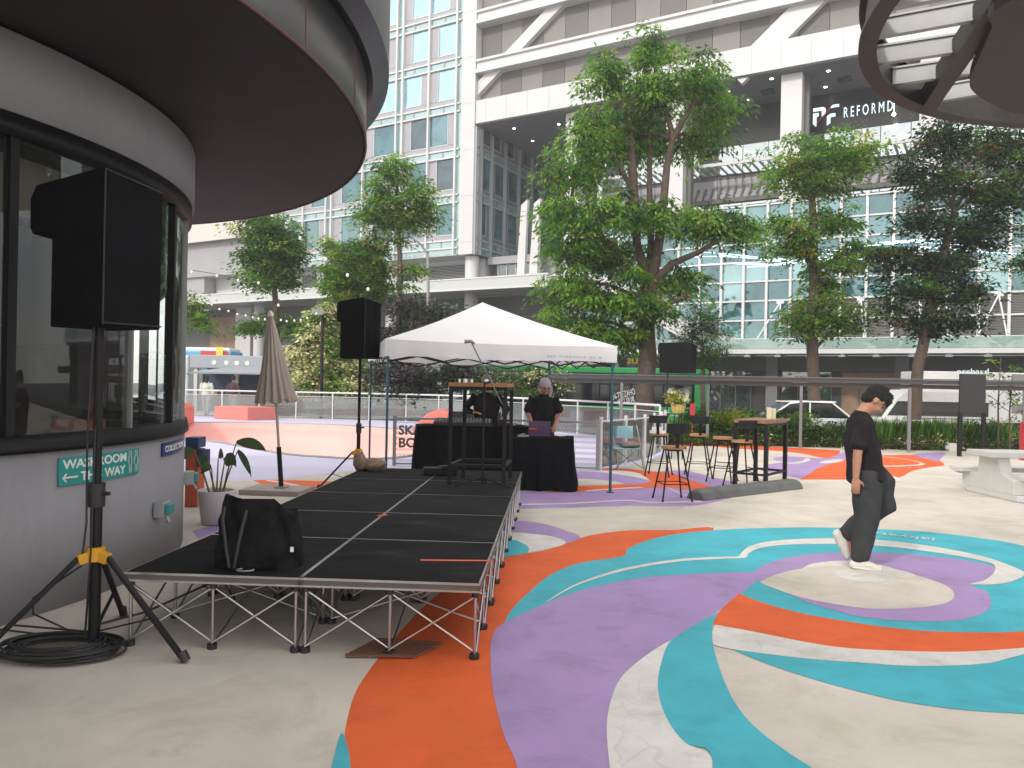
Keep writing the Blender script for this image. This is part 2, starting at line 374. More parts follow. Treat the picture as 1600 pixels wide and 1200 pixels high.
# lilac deck around the bowl (hole left for it)
dk = [g(60, 751), g(300, 751), g(400, 752), g(470, 745), g(545, 736), g(620, 731), g(800, 734), g(940, 736), g(1000, 724), g(1047, 712)]
dk = [Vector((p.x, p.y, .0015)) for p in dk]+[Vector((4.2, 21.0, .0015)), Vector((3.8, 23.1, .0015)), Vector((.6, 29.0, .0015)), Vector((-3.5, 31.6, .0015)), Vector((-14, 32.2, .0015)), Vector((-26, 32.2, .0015))]
mur.poly(dk, LI, [[Vector((p.x, p.y, .0015)) for p in rim]])
# big swirl
paint([(545, 1300, C), (536, 1200), (538, 1150), (552, 1090), (575, 1050), (612, 1003), (660, 950), (715, 905), (760, 880), (800, 868), (850, 860), (888, 847), (925, 836), (980, 829), (1050, 828), (1115, 829), (1000, 900), (850, 1050), (850, 1300, C)], OR, 1)
paint([(490, 1300, C), (517, 1200), (533, 1146), (544, 1170), (548, 1200), (560, 1300, C)], TE, 2)
paint([(787, 975, C), (800, 952), (830, 922), (862, 897), (905, 880), (972, 869), (980, 858), (1010, 845), (1060, 834), (1140, 827), (1250, 824), (1350, 826), (1450, 831), (1540, 842), (1600, 853), (1720, 890), (1760, 950), (1700, 982), (1600, 987), (1450, 986), (1300, 968), (1200, 948), (1140, 950), (1000, 970), (850, 965)], TE, 2)
paint([(820, 1300, C), (808, 1200), (788, 1150), (772, 1090), (766, 1030), (770, 992), (790, 972), (850, 944), (897, 926), (960, 910), (1020, 901), (1100, 896), (1178, 894), (1188, 900), (1165, 922), (1140, 942), (1094, 974), (1056, 997), (1000, 1040), (975, 1090), (965, 1150), (970, 1300, C)], PU, 3)
paint([(1178, 894, C), (1190, 884), (1216, 875), (1248, 868), (1295, 864), (1366, 863), (1436, 867), (1506, 875), (1553, 885), (1573, 897), (1560, 909), (1518, 914), (1539, 923), (1548, 936), (1544, 952), (1520, 964), (1483, 970), (1412, 970), (1342, 963), (1295, 951), (1258, 939), (1225, 924), (1200, 913), (1180, 904)], PU, 4)
paint([(1187, 910, C), (1206, 900), (1248, 889), (1319, 882), (1389, 889), (1450, 904), (1483, 918), (1491, 931), (1478, 942), (1436, 949), (1366, 951), (1305, 944), (1248, 932), (1206, 918)], CO, 5)
paint([(1253, 888, C), (1272, 880), (1319, 876), (1366, 880), (1395, 888), (1419, 894), (1430, 900), (1400, 905), (1389, 908), (1360, 909), (1330, 906), (1308, 900), (1305, 893), (1325, 889), (1300, 884)], WH, 6)
paint([(1330, 892), (1352, 891), (1366, 896), (1350, 901), (1332, 900), (1345, 896)], CO, 7)
# white stripe of varying width, from the thin tail round the ring
st = [(857, 939, 1.0), (897, 916, 2.4), (944, 899, 3.2), (991, 887, 3.4), (1061, 876, 3.2), (1131, 872, 3.0), (1158, 871, 3.5), (1165, 864, 4.5), (1178, 856, 5), (1206, 850, 6), (1248, 847, 7), (1319, 846, 8.5), (1389, 850, 10), (1459, 859, 12), (1520, 870, 14), (1560, 881, 16), (1578, 893, 15), (1565, 905, 9), (1545, 911, 5), (1520, 913, 1.5)]
def stripe(st, mi, layer):
    a, b = [], []
    for i, (x, y, w) in enumerate(st):
        x0, y0, _ = st[max(i-1, 0)]; x1, y1, _ = st[min(i+1, len(st)-1)]
        p, q0, q1 = g(x, y), g(x0, y0), g(x1, y1)
        t = (q1-q0).normalized(); nn = Vector((-t.y, t.x, 0)); sc = (g(x, y-w/2)-g(x, y+w/2)).length*.5
        # width seen across the picture's vertical, so scale by how square the stripe is to it
        f = max(.25, abs(nn.y)); a.append(p+nn*min(sc*f, .4)); b.append(p-nn*min(sc*f, .4))
    pa = smooth_closed([(v.x, v.y) for v in a]+[(v.x, v.y) for v in b[::-1]], 5)
    CNT[0] += 1; mur.poly([(x, y, .0008*layer+.000015*CNT[0]) for x, y in pa], mi)
stripe(st, WH, 5)
paint([(1056, 997, C), (1042, 1014), (1030, 1062), (1034, 1100), (1051, 1135), (1075, 1161), (1110, 1181), (1113, 1210), (1120, 1300, C), (965, 1300, C), (953, 1200), (948, 1140), (953, 1100), (968, 1062), (995, 1035), (1030, 1010)], WH, 5)
paint([(1122, 957, C), (1114, 975), (1113, 995), (1117, 1020), (1131, 1062), (1150, 1100), (1178, 1134), (1225, 1171), (1270, 1200), (1350, 1250, C), (1300, 1400, C), (1115, 1300, C), (1112, 1182), (1075, 1163), (1050, 1136), (1033, 1100), (1028, 1062), (1040, 1014), (1056, 995), (1090, 974)], TE, 6)
paint([(1155, 927, C), (1187, 940), (1248, 957), (1319, 970), (1412, 983), (1506, 988), (1600, 986), (1760, 968, C), (1760, 1000, C), (1600, 1013), (1506, 1019), (1412, 1018), (1319, 1013), (1248, 1002), (1178, 988), (1118, 976), (1120, 962), (1131, 948)], OR, 4)
paint([(1118, 976, C), (1178, 987), (1248, 1001), (1319, 1012), (1412, 1017), (1506, 1018), (1600, 1012), (1690, 1004, C), (1640, 1012), (1581, 1027), (1544, 1036), (1483, 1040), (1412, 1040), (1342, 1035), (1272, 1030), (1178, 1019), (1117, 1008), (1112, 992)], WH, 5)
paint([(1140, 1013, C), (1178, 1017), (1272, 1028), (1342, 1033), (1412, 1037), (1483, 1038), (1544, 1033), (1600, 1013), (1760, 990, C), (1760, 1125, C), (1600, 1115), (1506, 1109), (1412, 1096), (1342, 1080), (1272, 1061), (1202, 1038)], TE, 3)
# behind the stage, right side
paint([(700, 820, C), (800, 814), (830, 815), (860, 821), (884, 829), (907, 838), (888, 848), (850, 846), (700, 850, C)], PU, 2)
paint([(720, 850, C), (790, 833), (830, 834), (862, 838), (884, 846), (872, 854), (830, 862), (770, 872, C)], WH, 3)
paint([(740, 870, C), (795, 845), (815, 848), (826, 856), (822, 864), (795, 869), (750, 880, C)], TE, 4)
# middle ground round the tent and stools
paint([(700, 772, C), (817, 768), (897, 768), (960, 757), (1000, 748), (1027, 737, C), (1069, 735), (1107, 744), (1165, 760), (1150, 775), (1093, 789), (1037, 791), (985, 790), (920, 792), (870, 794), (700, 796, C)], PU, 1)
paint([(860, 758, C), (897, 759), (967, 757), (990, 752), (1016, 751), (970, 740), (935, 735), (955, 731), (1013, 736), (1050, 739), (1083, 752), (1120, 763), (1083, 765), (1036, 761), (990, 764), (930, 767), (860, 770, C)], OR, 2)
paint([(870, 742, C), (920, 735), (975, 737), (1016, 751), (985, 757), (920, 754), (870, 752)], PU, 2)
paint([(870, 751, C), (905, 748), (950, 751), (975, 756), (940, 757), (870, 758, C)], CO, 3)
paint([(905, 736, C), (960, 735), (985, 737), (1002, 741), (1016, 751, C), (990, 745), (950, 739)], WH, 3)
def line(pts, w, mi, layer):
    stripe([(x, y, w) for x, y in pts], mi, layer)
line([(780, 789), (850, 788), (890, 787), (940, 784), (981, 782), (1010, 785), (1050, 785), (1093, 784)], 1.6, WH, 4)
line([(920, 767), (960, 764), (1000, 762)], 1.4, WH, 4)
line([(1045, 763), (1065, 772), (1086, 778)], 1.3, WH, 4)
paint([(1040, 700, C), (1069, 694), (1097, 693), (1153, 695), (1209, 698), (1300, 703), (1312, 705), (1307, 714), (1290, 716), (1240, 707), (1190, 703), (1150, 701), (1100, 697), (1060, 701)], OR, 1)
line([(1060, 700), (1100, 698), (1150, 702), (1200, 706), (1260, 711)], 1.3, WH, 2)
paint([(1188, 735, C), (1200, 726), (1223, 722), (1209, 718), (1214, 714), (1240, 713), (1290, 716), (1320, 706), (1345, 705), (1340, 714), (1325, 720), (1297, 725), (1280, 731), (1256, 749, C), (1225, 742)], PU, 2)
paint([(1250, 749, C), (1265, 740), (1277, 732), (1297, 725), (1330, 716), (1350, 706), (1380, 711), (1425, 711), (1465, 719), (1475, 727), (1452, 730), (1425, 736), (1405, 746), (1380, 748), (1320, 749)], OR, 3)
paint([(1425, 710, C), (1440, 708), (1477, 707), (1472, 714), (1467, 721, C), (1440, 715)], PU, 4)
line([(1382, 714), (1410, 717), (1435, 722), (1440, 726), (1415, 728), (1380, 729)], 1.1, WH, 5)
line([(1212, 721), (1235, 724), (1258, 721), (1262, 717)], 1.4, WH, 5)
paint([(1280, 722), (1300, 718), (1318, 718), (1310, 722), (1290, 724)], WH, 5)
paint([(1375, 743, C), (1395, 744), (1407, 748), (1400, 752), (1375, 752, C)], WH, 3)
# orange wedge by the umbrella
paint([(395, 750, C), (440, 750), (530, 753), (560, 760), (500, 775), (440, 768)], OR, 2)
paint([(410, 757, C), (450, 762), (480, 772), (430, 775, C)], PU, 3)
line([(420, 751), (450, 756), (480, 762)], 1.5, WH, 4)
# purple strip far right by the bench
paint([(1570, 775, C), (1620, 768), (1700, 768), (1700, 785), (1600, 787)], PU, 1)
paint([(300, 830, C), (330, 822), (360, 818), (420, 822), (330, 850)], PU, 1)
mural = tag(mur.build('ground_mural', [m_or, m_pu, m_te, m_wh, m_conc, m_li]), kind='structure')
p0 = g(1463, 843); p1 = g(1363, 832)
mt = text_mesh('mural_lettering', 'jakyats', m_wh, None, Vector((p0.x, p0.y, .008)), (p1-p0), (Vector((-(p1-p0).y, (p1-p0).x, 0)) if -(p1-p0).y*0+(p1-p0).x < 0 else Vector(((p1-p0).y, -(p1-p0).x, 0))), .17, .001, width=(p1-p0).length)
tag(mt, kind='structure')
# drain grating under the stage front, small floor box
mb = MB(); a, b, c_, d_ = g(540, 1028), g(648, 1030), g(690, 1010), g(590, 1003)
for i in range(15):
    t = i/14; p, q = a.lerp(b, t), d_.lerp(c_, t); mb.bar((p.x, p.y, .016), (q.x, q.y, .016), .007, .010)
mb.bar((a.x, a.y, .018), (b.x, b.y, .018), .02, .012); mb.bar((d_.x, d_.y, .018), (c_.x, c_.y, .018), .02, .012)
tag(mb.build('drain_grate', mat('rusty_grate', (.13, .06, .04), .8)), 'rusty drain grating let into the orange paint under the stage edge', 'grating')
mb = MB(); q = [g(1490, 736), g(1512, 742), g(1542, 742), g(1535, 738)]
mb.poly([(v.x, v.y, .006) for v in q]); tag(mb.build('access_cover', m_grm), 'grey metal floor cover set in the concrete before the white bench', 'floor cover')

# ------------------------------------------------------------------ pavilion on the left
PC = Vector((-6.46, 6.23, 0))
pav = thing('cafe_pavilion', 'round pavilion on the left with curved glass, white base and huge dark disc canopy', 'pavilion', PC)
def ringpart(name, prof, m, seg=160, a0=None, a1=None, parent=pav):
    b = MB(); b.lathe(prof, PC, seg, 0, True, a0 or 0, a1); o = b.build(name, m, parent); return o
RW = 3.51
ringpart('base_wall', [(RW-.2, 0), (RW, 0), (RW, 1.085), (RW-.2, 1.085)], m_cor_wall)
ringpart('sill', [(RW-.16, 1.086), (RW+.035, 1.086), (RW+.035, 1.115), (RW+.02, 1.20), (RW-.16, 1.20)], m_bkm)
ringpart('head_frame', [(RW-.14, 3.12), (RW+.03, 3.12), (RW+.03, 3.26), (RW-.14, 3.26)], m_bkm)
ringpart('fascia_band', [(RW-.14, 3.262), (RW+.05, 3.262), (RW+.05, 3.76), (RW-.14, 3.79)], m_cor_wall)
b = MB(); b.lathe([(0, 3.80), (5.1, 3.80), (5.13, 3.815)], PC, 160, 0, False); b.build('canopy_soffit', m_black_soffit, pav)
b = MB(); b.lathe([(5.132, 3.80), (5.14, 3.83), (5.14, 4.36), (5.05, 4.42)], PC, 200, 0, True); b.lathe([(5.05, 4.42), (0, 4.45)], PC, 120, 0, False); b.build('canopy_fascia', m_fasc, pav)
b = MB(); b.lathe([(5.04, 4.38), (5.20, 4.34), (5.34, 4.42), (5.34, 5.15), (5.2, 5.2), (0, 5.25)], PC, 200, 0, False); b.build('canopy_upper_ring', m_fasc2, pav)
b = MB()
for k in range(30):
    a = 2*math.pi*k/30; b.tube([PC+Vector((5.141*math.cos(a), 5.141*math.sin(a), 3.84)), PC+Vector((5.141*math.cos(a), 5.141*math.sin(a), 4.34))], .004, 4)
b.tube([PC+Vector((5.141*math.cos(a_), 5.141*math.sin(a_), 3.808)) for a_ in np.linspace(0, 2*math.pi, 160, endpoint=False)], .010, 5, closed=True)
b.build('canopy_edge_trim', mat('coral_trim', (.12, .04, .038), .5), pav)
# curved panes and mullions
gpane = glass('cafe_glass', (.66, .67, .68), .05, .95, .01)
angs = [R(a) for a in (-95, -72, -54, -39, -22, -4, 9, 20, 34, 52, 75, 100, 130)]
for i in range(len(angs)-1):
    b = MB(); b.lathe([(RW-.03, 1.2), (RW-.03, 3.12)], PC, 10, 0, True, angs[i]+.004, angs[i+1]-.004); b.build('glass_pane', gpane, pav)
for i, a in enumerate(angs):
    b = MB(); p = PC+Vector(((RW-.035)*math.cos(a), (RW-.035)*math.sin(a), 0)); b.box(p+Vector((0, 0, 2.16)), (.07, .025 if i % 2 else .06, 1.92), a); b.build('mullion', m_bkm if i % 2 == 0 else m_grm, pav)
b = MB(); b.lathe([(0, .02), (RW-.2, .02)], PC, 48); b.build('interior_floor', mat('cafe_floor', (.12, .09, .08), .5), pav)
b = MB(); b.lathe([(0, 3.25), (RW-.12, 3.25)], PC, 48)
for k in range(14):
    r_ = .6+.2*k; 
b.build('interior_ceiling', mat('cafe_ceiling', (.16, .15, .12), .8, noise=.3), pav)
b = MB(); b.lathe([(RW-.55, .02), (RW-.55, 3.24)], PC, 30, 0, True, R(60), R(262)); b.build('interior_partition', mat('cafe_partition', (.075, .05, .045), .8, noise=.6, nscale=1.2), pav)
b = MB(); b.box(PC+Vector((.5, 2.5, 2.55)), (1.6, .4, 1.2), R(15)); b.box(PC+Vector((.2, -.8, 2.9)), (4.8, .5, .35), R(30)); b.build('bulkhead', mat('cafe_bulkhead', (.22, .20, .15), .8), pav)
b = MB()
for k in range(9): b.box(PC+Vector((-2.0+.35*k, 2.2-.12*k, 2.1)), (.09, .02, .75), .2)
b.build('bead_screen', mat('cafe_screen', (.10, .09, .13), .6), pav)
b = MB(); b.lathe([(RW-.40, 2.66), (RW-.38, 3.11)], PC, 60, 0, True, R(-95), R(38)); b.build('interior_bulkhead', mat('bulkhead_beige', (.34, .31, .24), .8, noise=.2, nscale=1), pav)
b = MB(); b.lathe([(RW-.10, 2.58), (RW-.06, 2.58), (RW-.06, 2.63), (RW-.10, 2.63), (RW-.10, 2.58)], PC, 60, 0, False, R(-95), R(12)); b.build('transom', m_bkm, pav)
b = MB(); b.box(PC+Vector((1.5, .2, 1.5)), (.5, .45, 3.0), .4); b.build('interior_column', mat('cafe_column', (.09, .05, .04), .7), pav)
# unseen roof disc on posts behind the camera, added to shade the front-left ground
BC = Vector((-5.6, -2.9, 0)); b = MB(); b.lathe([(0, 4.15), (5.7, 4.15), (5.72, 4.6), (0, 4.7)], BC, 100, 0, False); b.build('added_shade_disc', m_black_soffit, pav)
for a_ in (R(200), R(290), R(110)): b = MB(); q = BC+Vector((4.5*math.cos(a_), 4.5*math.sin(a_), 0)); b.tube([q, q+Vector((0, 0, 4.2))], .15, 16); b.build('added_shade_column', m_cor_wall, pav)
b = MB(); b.box(PC+Vector((1.0, 1.9, .62)), (1.7, .5, .9), R(25)); b.build('service_counter', mat('cafe_counter', (.10, .03, .02), .5), pav)
b = MB(); b.box(PC+Vector((1.9, -1.3, .75)), (.9, .04, .7), R(70)); b.build('counter_panel', mat('cafe_teal', (.02, .09, .11), .5), pav)
# cafe furniture seen through the glass
m_ochair = mat('orange_plastic', (.45, .13, .03), .5)
def cafe_chair(x, y, rz, z, label):
    t = thing('cafe_chair', label, 'chair', (x, y, z), 'orange chairs inside the pavilion')
    M = Matrix.Rotation(rz, 3, 'Z'); o = Vector((x, y, z))
    s = MB(); s.box(o+M@Vector((0, 0, .45)), (.42, .42, .04), rz); s.build('seat', m_ochair, t, .015)
    s = MB(); s.box(o+M@Vector((-.2, 0, .72)), (.035, .40, .34), rz); s.build('backrest', m_ochair, t, .012)
    for a_ in (-.17, .17):
        for c2 in (-.17, .17): s = MB(); s.tube([o+M@Vector((a_, c2, .44)), o+M@Vector((a_*1.15, c2*1.15, 0))], .012, 6); s.build('leg', m_bkm, t)
cafe_chair(-4.35, 4.55, R(200), .75, 'orange chair raised high behind the glass left of the near speaker')
cafe_chair(-3.75, 6.65, R(120), .35, 'orange chair behind the glass between the speaker pole and the window edge')
t = thing('cafe_table', 'dark high table inside the pavilion behind the curved glass', 'table', (-4.2, 5.7, 0))
s = MB(); s.box((-4.2, 5.7, 1.36), (.9, .6, .04), .5); s.build('tabletop', mat('cafe_tabletop', (.12, .12, .12), .25), t, .01)
for a_, c2 in ((-.35, -.2), (.35, -.2), (-.35, .2), (.35, .2)): s = MB(); s.tube([(-4.2+a_, 5.7+c2, 1.34), (-4.2+a_, 5.7+c2, 0)], .018, 6); s.build('leg', m_bkm, t)
# signs fixed on the base wall
def curved_panel(px0, px1, zt, zb, off, name, m, parent=None, depth=.012, loc=None):
    def ang(px):
        X, _ = ray(px, 720); best = None
        for k in range(4000):
            a = R(-60)+k*R(90)/4000; p = PC+Vector((RW*math.cos(a), RW*math.sin(a), 0))
            if abs(p.x/p.y-X) < .002:
                vis = (Vector((0, 0, 0))-p).xy.dot(Vector((math.cos(a), math.sin(a)))) > 0
                if vis: return a
        return None
    a0, a1 = ang(px0), ang(px1)
    return a0, a1
def wallpt(a, z, off=0): return PC+Vector(((RW+off)*math.cos(a), (RW+off)*math.sin(a), z))
def curved_text(name, body, m, parent, a0, z0, height, width, off=.016, bold=.02):
    cu = bpy.data.curves.new(name, 'FONT'); cu.body = body; cu.offset = bold; cu.extrude = .4; cu.resolution_u = 3
    t_ = bpy.data.objects.new(name, cu); COL.objects.link(t_); bpy.context.view_layer.update()
    me = bpy.data.meshes.new_from_object(t_.evaluated_get(bpy.context.evaluated_depsgraph_get())); bpy.data.objects.remove(t_)
    xs = [v.co.x for v in me.vertices]; w = max(xs)-min(xs); kx = width/w; ky = height/.7
    for v in me.vertices:
        v.co = wallpt(a0+v.co.x*kx/RW, z0+v.co.y*ky, off+(v.co.z+.4)*.004)-ORG[parent.name]
    me.materials.clear(); me.materials.append(m); ob = bpy.data.objects.new(name, me); COL.objects.link(ob); ob.parent = parent; ORG[ob.name] = ORG[parent.name]; return ob
def curved_board(a0, a1, z0, z1, mb_, off=.004, th=.012, n=14):
    for i in range(n):
        p, q = a0+(a1-a0)*i/n, a0+(a1-a0)*(i+1)/n
        A = [wallpt(p, z0, off), wallpt(q, z0, off), wallpt(q, z1, off), wallpt(p, z1, off)]
        B = [wallpt(p, z0, off+th), wallpt(q, z0, off+th), wallpt(q, z1, off+th), wallpt(p, z1, off+th)]
        fs = [(4, 5, 6, 7), (0, 1, 5, 4), (3, 7, 6, 2)]
        if i == 0: fs.append((0, 4, 7, 3))
        if i == n-1: fs.append((1, 2, 6, 5))
        mb_.add(A+B, fs)
a0, a1 = curved_panel(92, 216, 0, 0, 0, '', None)
sg = thing('washroom_sign', 'teal washroom sign with white arrow and two figures on the pavilion wall', 'sign', wallpt(a0, .9))
b = MB(); curved_board(a0, a1, .84, 1.035, b); b.build('board', m_teal_sign, sg)
W_ = (a1-a0)*RW
curved_text('lettering', 'WASHROOM', m_sign_white, sg, a0+.03/RW, .955, .062, W_*.76)
curved_text('lettering', 'THIS WAY', m_sign_white, sg, a0+W_*.22/RW, .862, .062, W_*.56)
b = MB()
ax = a0+.045/RW
def wp(x, z): return wallpt(a0+x/RW, z, .02)
for (x, dz) in ((0, 0),):
    b.tube([wp(.03, .893), wp(W_*.18, .893)], .008, 4); b.tube([wp(.055, .92), wp(.03, .893), wp(.055, .866)], .008, 4)
b.build('arrow', m_sign_white, sg)
b = MB()
for fx in (W_*.85, W_*.945):
    b.tube([wp(fx+.016*math.cos(t_), 1.008+.016*math.sin(t_)) for t_ in np.linspace(0, 6.28, 9)[:-1]], .003, 4, closed=True)
    sk = .018 if fx < W_*.9 else .028
    b.tube([wp(fx-.018, .985), wp(fx+.018, .985), wp(fx+sk, .92), wp(fx+.012, .92), wp(fx+.012, .86), wp(fx-.012, .86), wp(fx-.012, .92), wp(fx-sk, .92)], .003, 4, closed=True)
b.build('pictogram', m_sign_white, sg)
a0, a1 = curved_panel(253, 292, 0, 0, 0, '', None); a1 = a1 or a0+.2
sg = thing('collection_sign', 'small dark blue collection sign at the far edge of the curved wall', 'sign', wallpt(a0, 1.0))
b = MB(); curved_board(a0, a1, .93, 1.04, b); b.build('board', mat('sign_navy', (.02, .03, .16), .4), sg)
curved_text('lettering', 'COLLECTION', m_sign_white, sg, a0+.05/RW, .962, .05, (a1-a0)*RW-.08)
def socket(px, z, label, tealface=True):
    a, _ = curved_panel(px, px, 0, 0, 0, '', None); p = wallpt(a, z)
    t_ = thing('outdoor_socket', label, 'socket', p, 'outdoor sockets on the curved wall')
    r_ = Vector((math.cos(a), math.sin(a), 0)); tt = Vector((-math.sin(a), math.cos(a), 0))
    s = MB(); s.box(p+r_*.05, (.09, .15, .13), a); s.build('box', mat('socket_grey', (.30, .32, .33), .4), t_, .012)
    s = MB(); s.box(p+r_*.115+Vector((0, 0, .005)), (.035, .13, .085), a); s.build('cover', mat('socket_teal', (.04, .24, .27), .3), t_, .01)
    s = MB(); s.tube([p+r_*.09-Vector((0, 0, .06)), p+r_*.11-Vector((0, 0, .11))], .018, 8); s.build('cable_gland', m_grm, t_)
socket(247, .50, 'grey outdoor socket with teal cover on the wall below the washroom sign')
socket(290, .62, 'grey outdoor socket at the far edge of the curved wall by the planter')

# ------------------------------------------------------------------ ring canopy, top right
zr = 5.0
pr = [g(*p, zr).xy for p in ((1347, 70), (1355, 120), (1380, 150), (1420, 175), (1480, 190), (1560, 197), (1370, 0))]
A_ = np.array([[p.x*2, p.y*2, 1] for p in pr]); B_ = np.array([p.x**2+p.y**2 for p in pr]); sol = np.linalg.lstsq(A_, B_, rcond=None)[0]
RC = Vector((sol[0], sol[1], 0)); RR = math.sqrt(sol[2]+sol[0]**2+sol[1]**2)
print('ring', RC, RR)
rc = thing('ring_canopy', 'round steel ring canopy with slats and a dark disc overhead at top right', 'canopy', RC)
m_rust = mat('ring_steel', (.045, .043, .041), .5, .5, noise=.4, nscale=2, detail=8)
b = MB(); b.lathe([(RR-.17, zr), (RR, zr), (RR, zr+.04), (RR-.06, zr+.04), (RR-.06, zr+.40), (RR, zr+.40), (RR, zr+.44), (RR-.17, zr+.44), (RR-.17, zr+.40), (RR-.10, zr+.40), (RR-.10, zr+.04), (RR-.17, zr+.04), (RR-.17, zr)], RC, 120, 0, False); b.build('ring_beam', m_rust, rc)
m_slat = mat('slat_grey', (.33, .34, .34), .5, .2, noise=.15, nscale=1)
def chord_beam(px0, py0, px1, py1, name, w, h, m, z0):
    p, q = g(px0, py0, z0), g(px1, py1, z0); dd = (q-p).normalized()
    f = p-RC; bq = f.dot(dd); cq = f.length_squared-z0*z0*0-(RR-.42)**2
    f2 = Vector((f.x, f.y, 0)); bq = f2.dot(dd); cq = f2.dot(f2)-(RR-.11)**2; disc = bq*bq-cq
    if disc <= 0: return
    t0, t1 = -bq-math.sqrt(disc), -bq+math.sqrt(disc)
    s = MB(); s.bar(p+dd*t0+Vector((0, 0, h/2)), p+dd*t1+Vector((0, 0, h/2)), w, h, 0); fl = .075 if w < .1 else w; s.bar(p+dd*t0+Vector((0, 0, -.012)), p+dd*t1+Vector((0, 0, -.012)), fl, .02, 0)
    s.bar(p+dd*t0+Vector((0, 0, h+.012)), p+dd*t1+Vector((0, 0, h+.012)), fl, .02, 0)
    s.build(name, m, rc)
for a in ((1370, 57, 1510, 32), (1370, 98, 1500, 79), (1398, 130, 1470, 120), (1470, 156, 1540, 144), (1390, 12, 1480, -6), (1400, -32, 1480, -48)):
    chord_beam(*a, 'slat', .03, .155, m_slat, zr+.12)
chord_beam(1460, 155, 1565, 0, 'cross_beam', .17, .20, m_rust, zr+.02)
chord_beam(1395, 145, 1590, -110, 'cross_beam', .04, .3, m_slat, zr+.14) if False else None
zd = 4.9
dsk = [g(*p, zd) for p in ((1580, 0), (1550, 45), (1530, 90), (1517, 120), (1518, 140), (1545, 160), (1590, 178), (1650, 180))]
ext = [Vector((dsk[-1].x+2.2, dsk[-1].y-.3, zd)), Vector((dsk[-1].x+3.0, dsk[0].y-1.5, zd)), Vector((dsk[0].x+.6, dsk[0].y-2.2, zd))]
sp = smooth_closed([(p.x, p.y) for p in dsk+ext], 5)
b = MB(); b.prism([(x, y, zd) for x, y in sp], (0, 0, .12)); b.build('dark_disc', mat('disc_dark', (.028, .024, .024), .6, noise=.3, nscale=1), rc, fix=True)
for k in range(3):
    a = R(20+k*130); b = MB(); q = RC+Vector(((RR-.2)*math.cos(a-.9), (RR-.2)*math.sin(a-.9), 0)); b.tube([q, q+Vector((0, 0, zr+.02))], .12, 16)
    if q.y < .5 or q.x > q.y*.9: b.build('column', m_rust, rc)

# ------------------------------------------------------------------ stage
S0 = Vector((-.16, 4.43, 0)); E1 = Vector((-.9985, .055, 0)).normalized(); E2 = Vector((.055, .9985, 0)).normalized()
ST = .443; SW = 2.12; SL = 5.75; ROWS = 5; PL = SL/ROWS; PW = SW/2
def SP(a, b, z): return S0+E1*a+E2*b+Vector((0, 0, z))
def platform(i, j):
    o = SP(i*PW, j*PL, 0)
    w = ['front', 'second', 'third', 'fourth', 'rearmost'][j]+' row'
    sd_ = 'right' if i == 0 else 'left'
    t = thing('stage_platform', 'black carpeted stage platform, %s from the front, %s half' % (w, sd_), 'stage platform', o, 'platforms making up the black stage')
    b = MB(); b.para(SP(i*PW+.012, j*PL+.012, ST-.012), E1*(PW-.024), E2*(PL-.024), (0, 0, .013)); b.build('deck', m_carp, t)
    b = MB()
    for (p, q) in (((i*PW+.001, j*PL+.001), (i*PW+PW-.001, j*PL+.001)), ((i*PW+.001, j*PL+PL-.001), (i*PW+PW-.001, j*PL+PL-.001)), ((i*PW+.001, j*PL), (i*PW+.001, j*PL+PL)), ((i*PW+PW-.001, j*PL), (i*PW+PW-.001, j*PL+PL))):
        inset = 0
        P_, Q_ = SP(p[0], p[1], 0), SP(q[0], q[1], 0)
        cc = SP(i*PW+PW/2, j*PL+PL/2, 0); mid = (P_+Q_)/2; nn = (cc-mid).normalized()*.006
        for z in (ST-.006, ST-.048): b.bar(P_+nn+Vector((0, 0, z)), Q_+nn+Vector((0, 0, z)), .011, .012)
        b.bar(P_+nn*2+Vector((0, 0, ST-.027)), Q_+nn*2+Vector((0, 0, ST-.027)), .004, .032, 1)
    b.build('frame', [m_alu, m_dkgrey], t)
    nodes = []
    xs = [.03, PW/2, PW-.03]; ys = [.03, PL/2, PL-.03]
    for a in range(3):
        for c in range(3):
            if a == 1 and c == 1: continue
            x, y = i*PW+xs[a], j*PL+ys[c]
            b = MB(); b.tube([SP(x, y, .02), SP(x, y, ST-.06)], .0095, 6, 0); b.tube([SP(x, y, 0), SP(x, y, .03)], .03, 8, 1); b.tube([SP(x, y, ST-.085), SP(x, y, ST-.06)], .022, 8, 1)
            b.build('leg', [m_alu, m_bkp], t)
    b = MB()
    def X(x0, y0, x1, y1):
        p, q = SP(i*PW+x0, j*PL+y0, .035), SP(i*PW+x1, j*PL+y1, .035); u = Vector((0, 0, ST-.115))
        off = (q-p).normalized().cross(Vector((0, 0, 1)))*.008
        b.tube([p+off, q+u+off], .0075, 5); b.tube([q-off, p+u-off], .0075, 5)
    for y in (ys[0], ys[2]): X(xs[0], y, xs[1], y); X(xs[1], y, xs[2], y)
    for x in (xs[0], xs[2]): X(x, ys[0], x, ys[1]); X(x, ys[1], x, ys[2])
    X(xs[1], ys[0], xs[1], ys[2]); X(xs[0], ys[1], xs[2], ys[1])
    b.build('cross_brace', m_alu, t)
for j in range(ROWS):
    for i in range(2): platform(i, j)
def gs(px, py): return g(px, py, ST+.004)
m_tape = mat('orange_tape', (.75, .10, .03), .5)
b = MB(); a, c = gs(657, 875), gs(766, 876); b.bar(a, c, .03, .0015); tag(b.build('floor_tape', m_tape), 'long strip of orange tape along the front right stage edge', 'tape', 'orange tape strips on the stage')
b = MB(); a, c = gs(591, 806), gs(604, 804); b.bar(a, c, .05, .0015); tag(b.build('floor_tape', m_tape), 'short tab of orange tape on the centre seam of the stage', 'tape', 'orange tape strips on the stage')

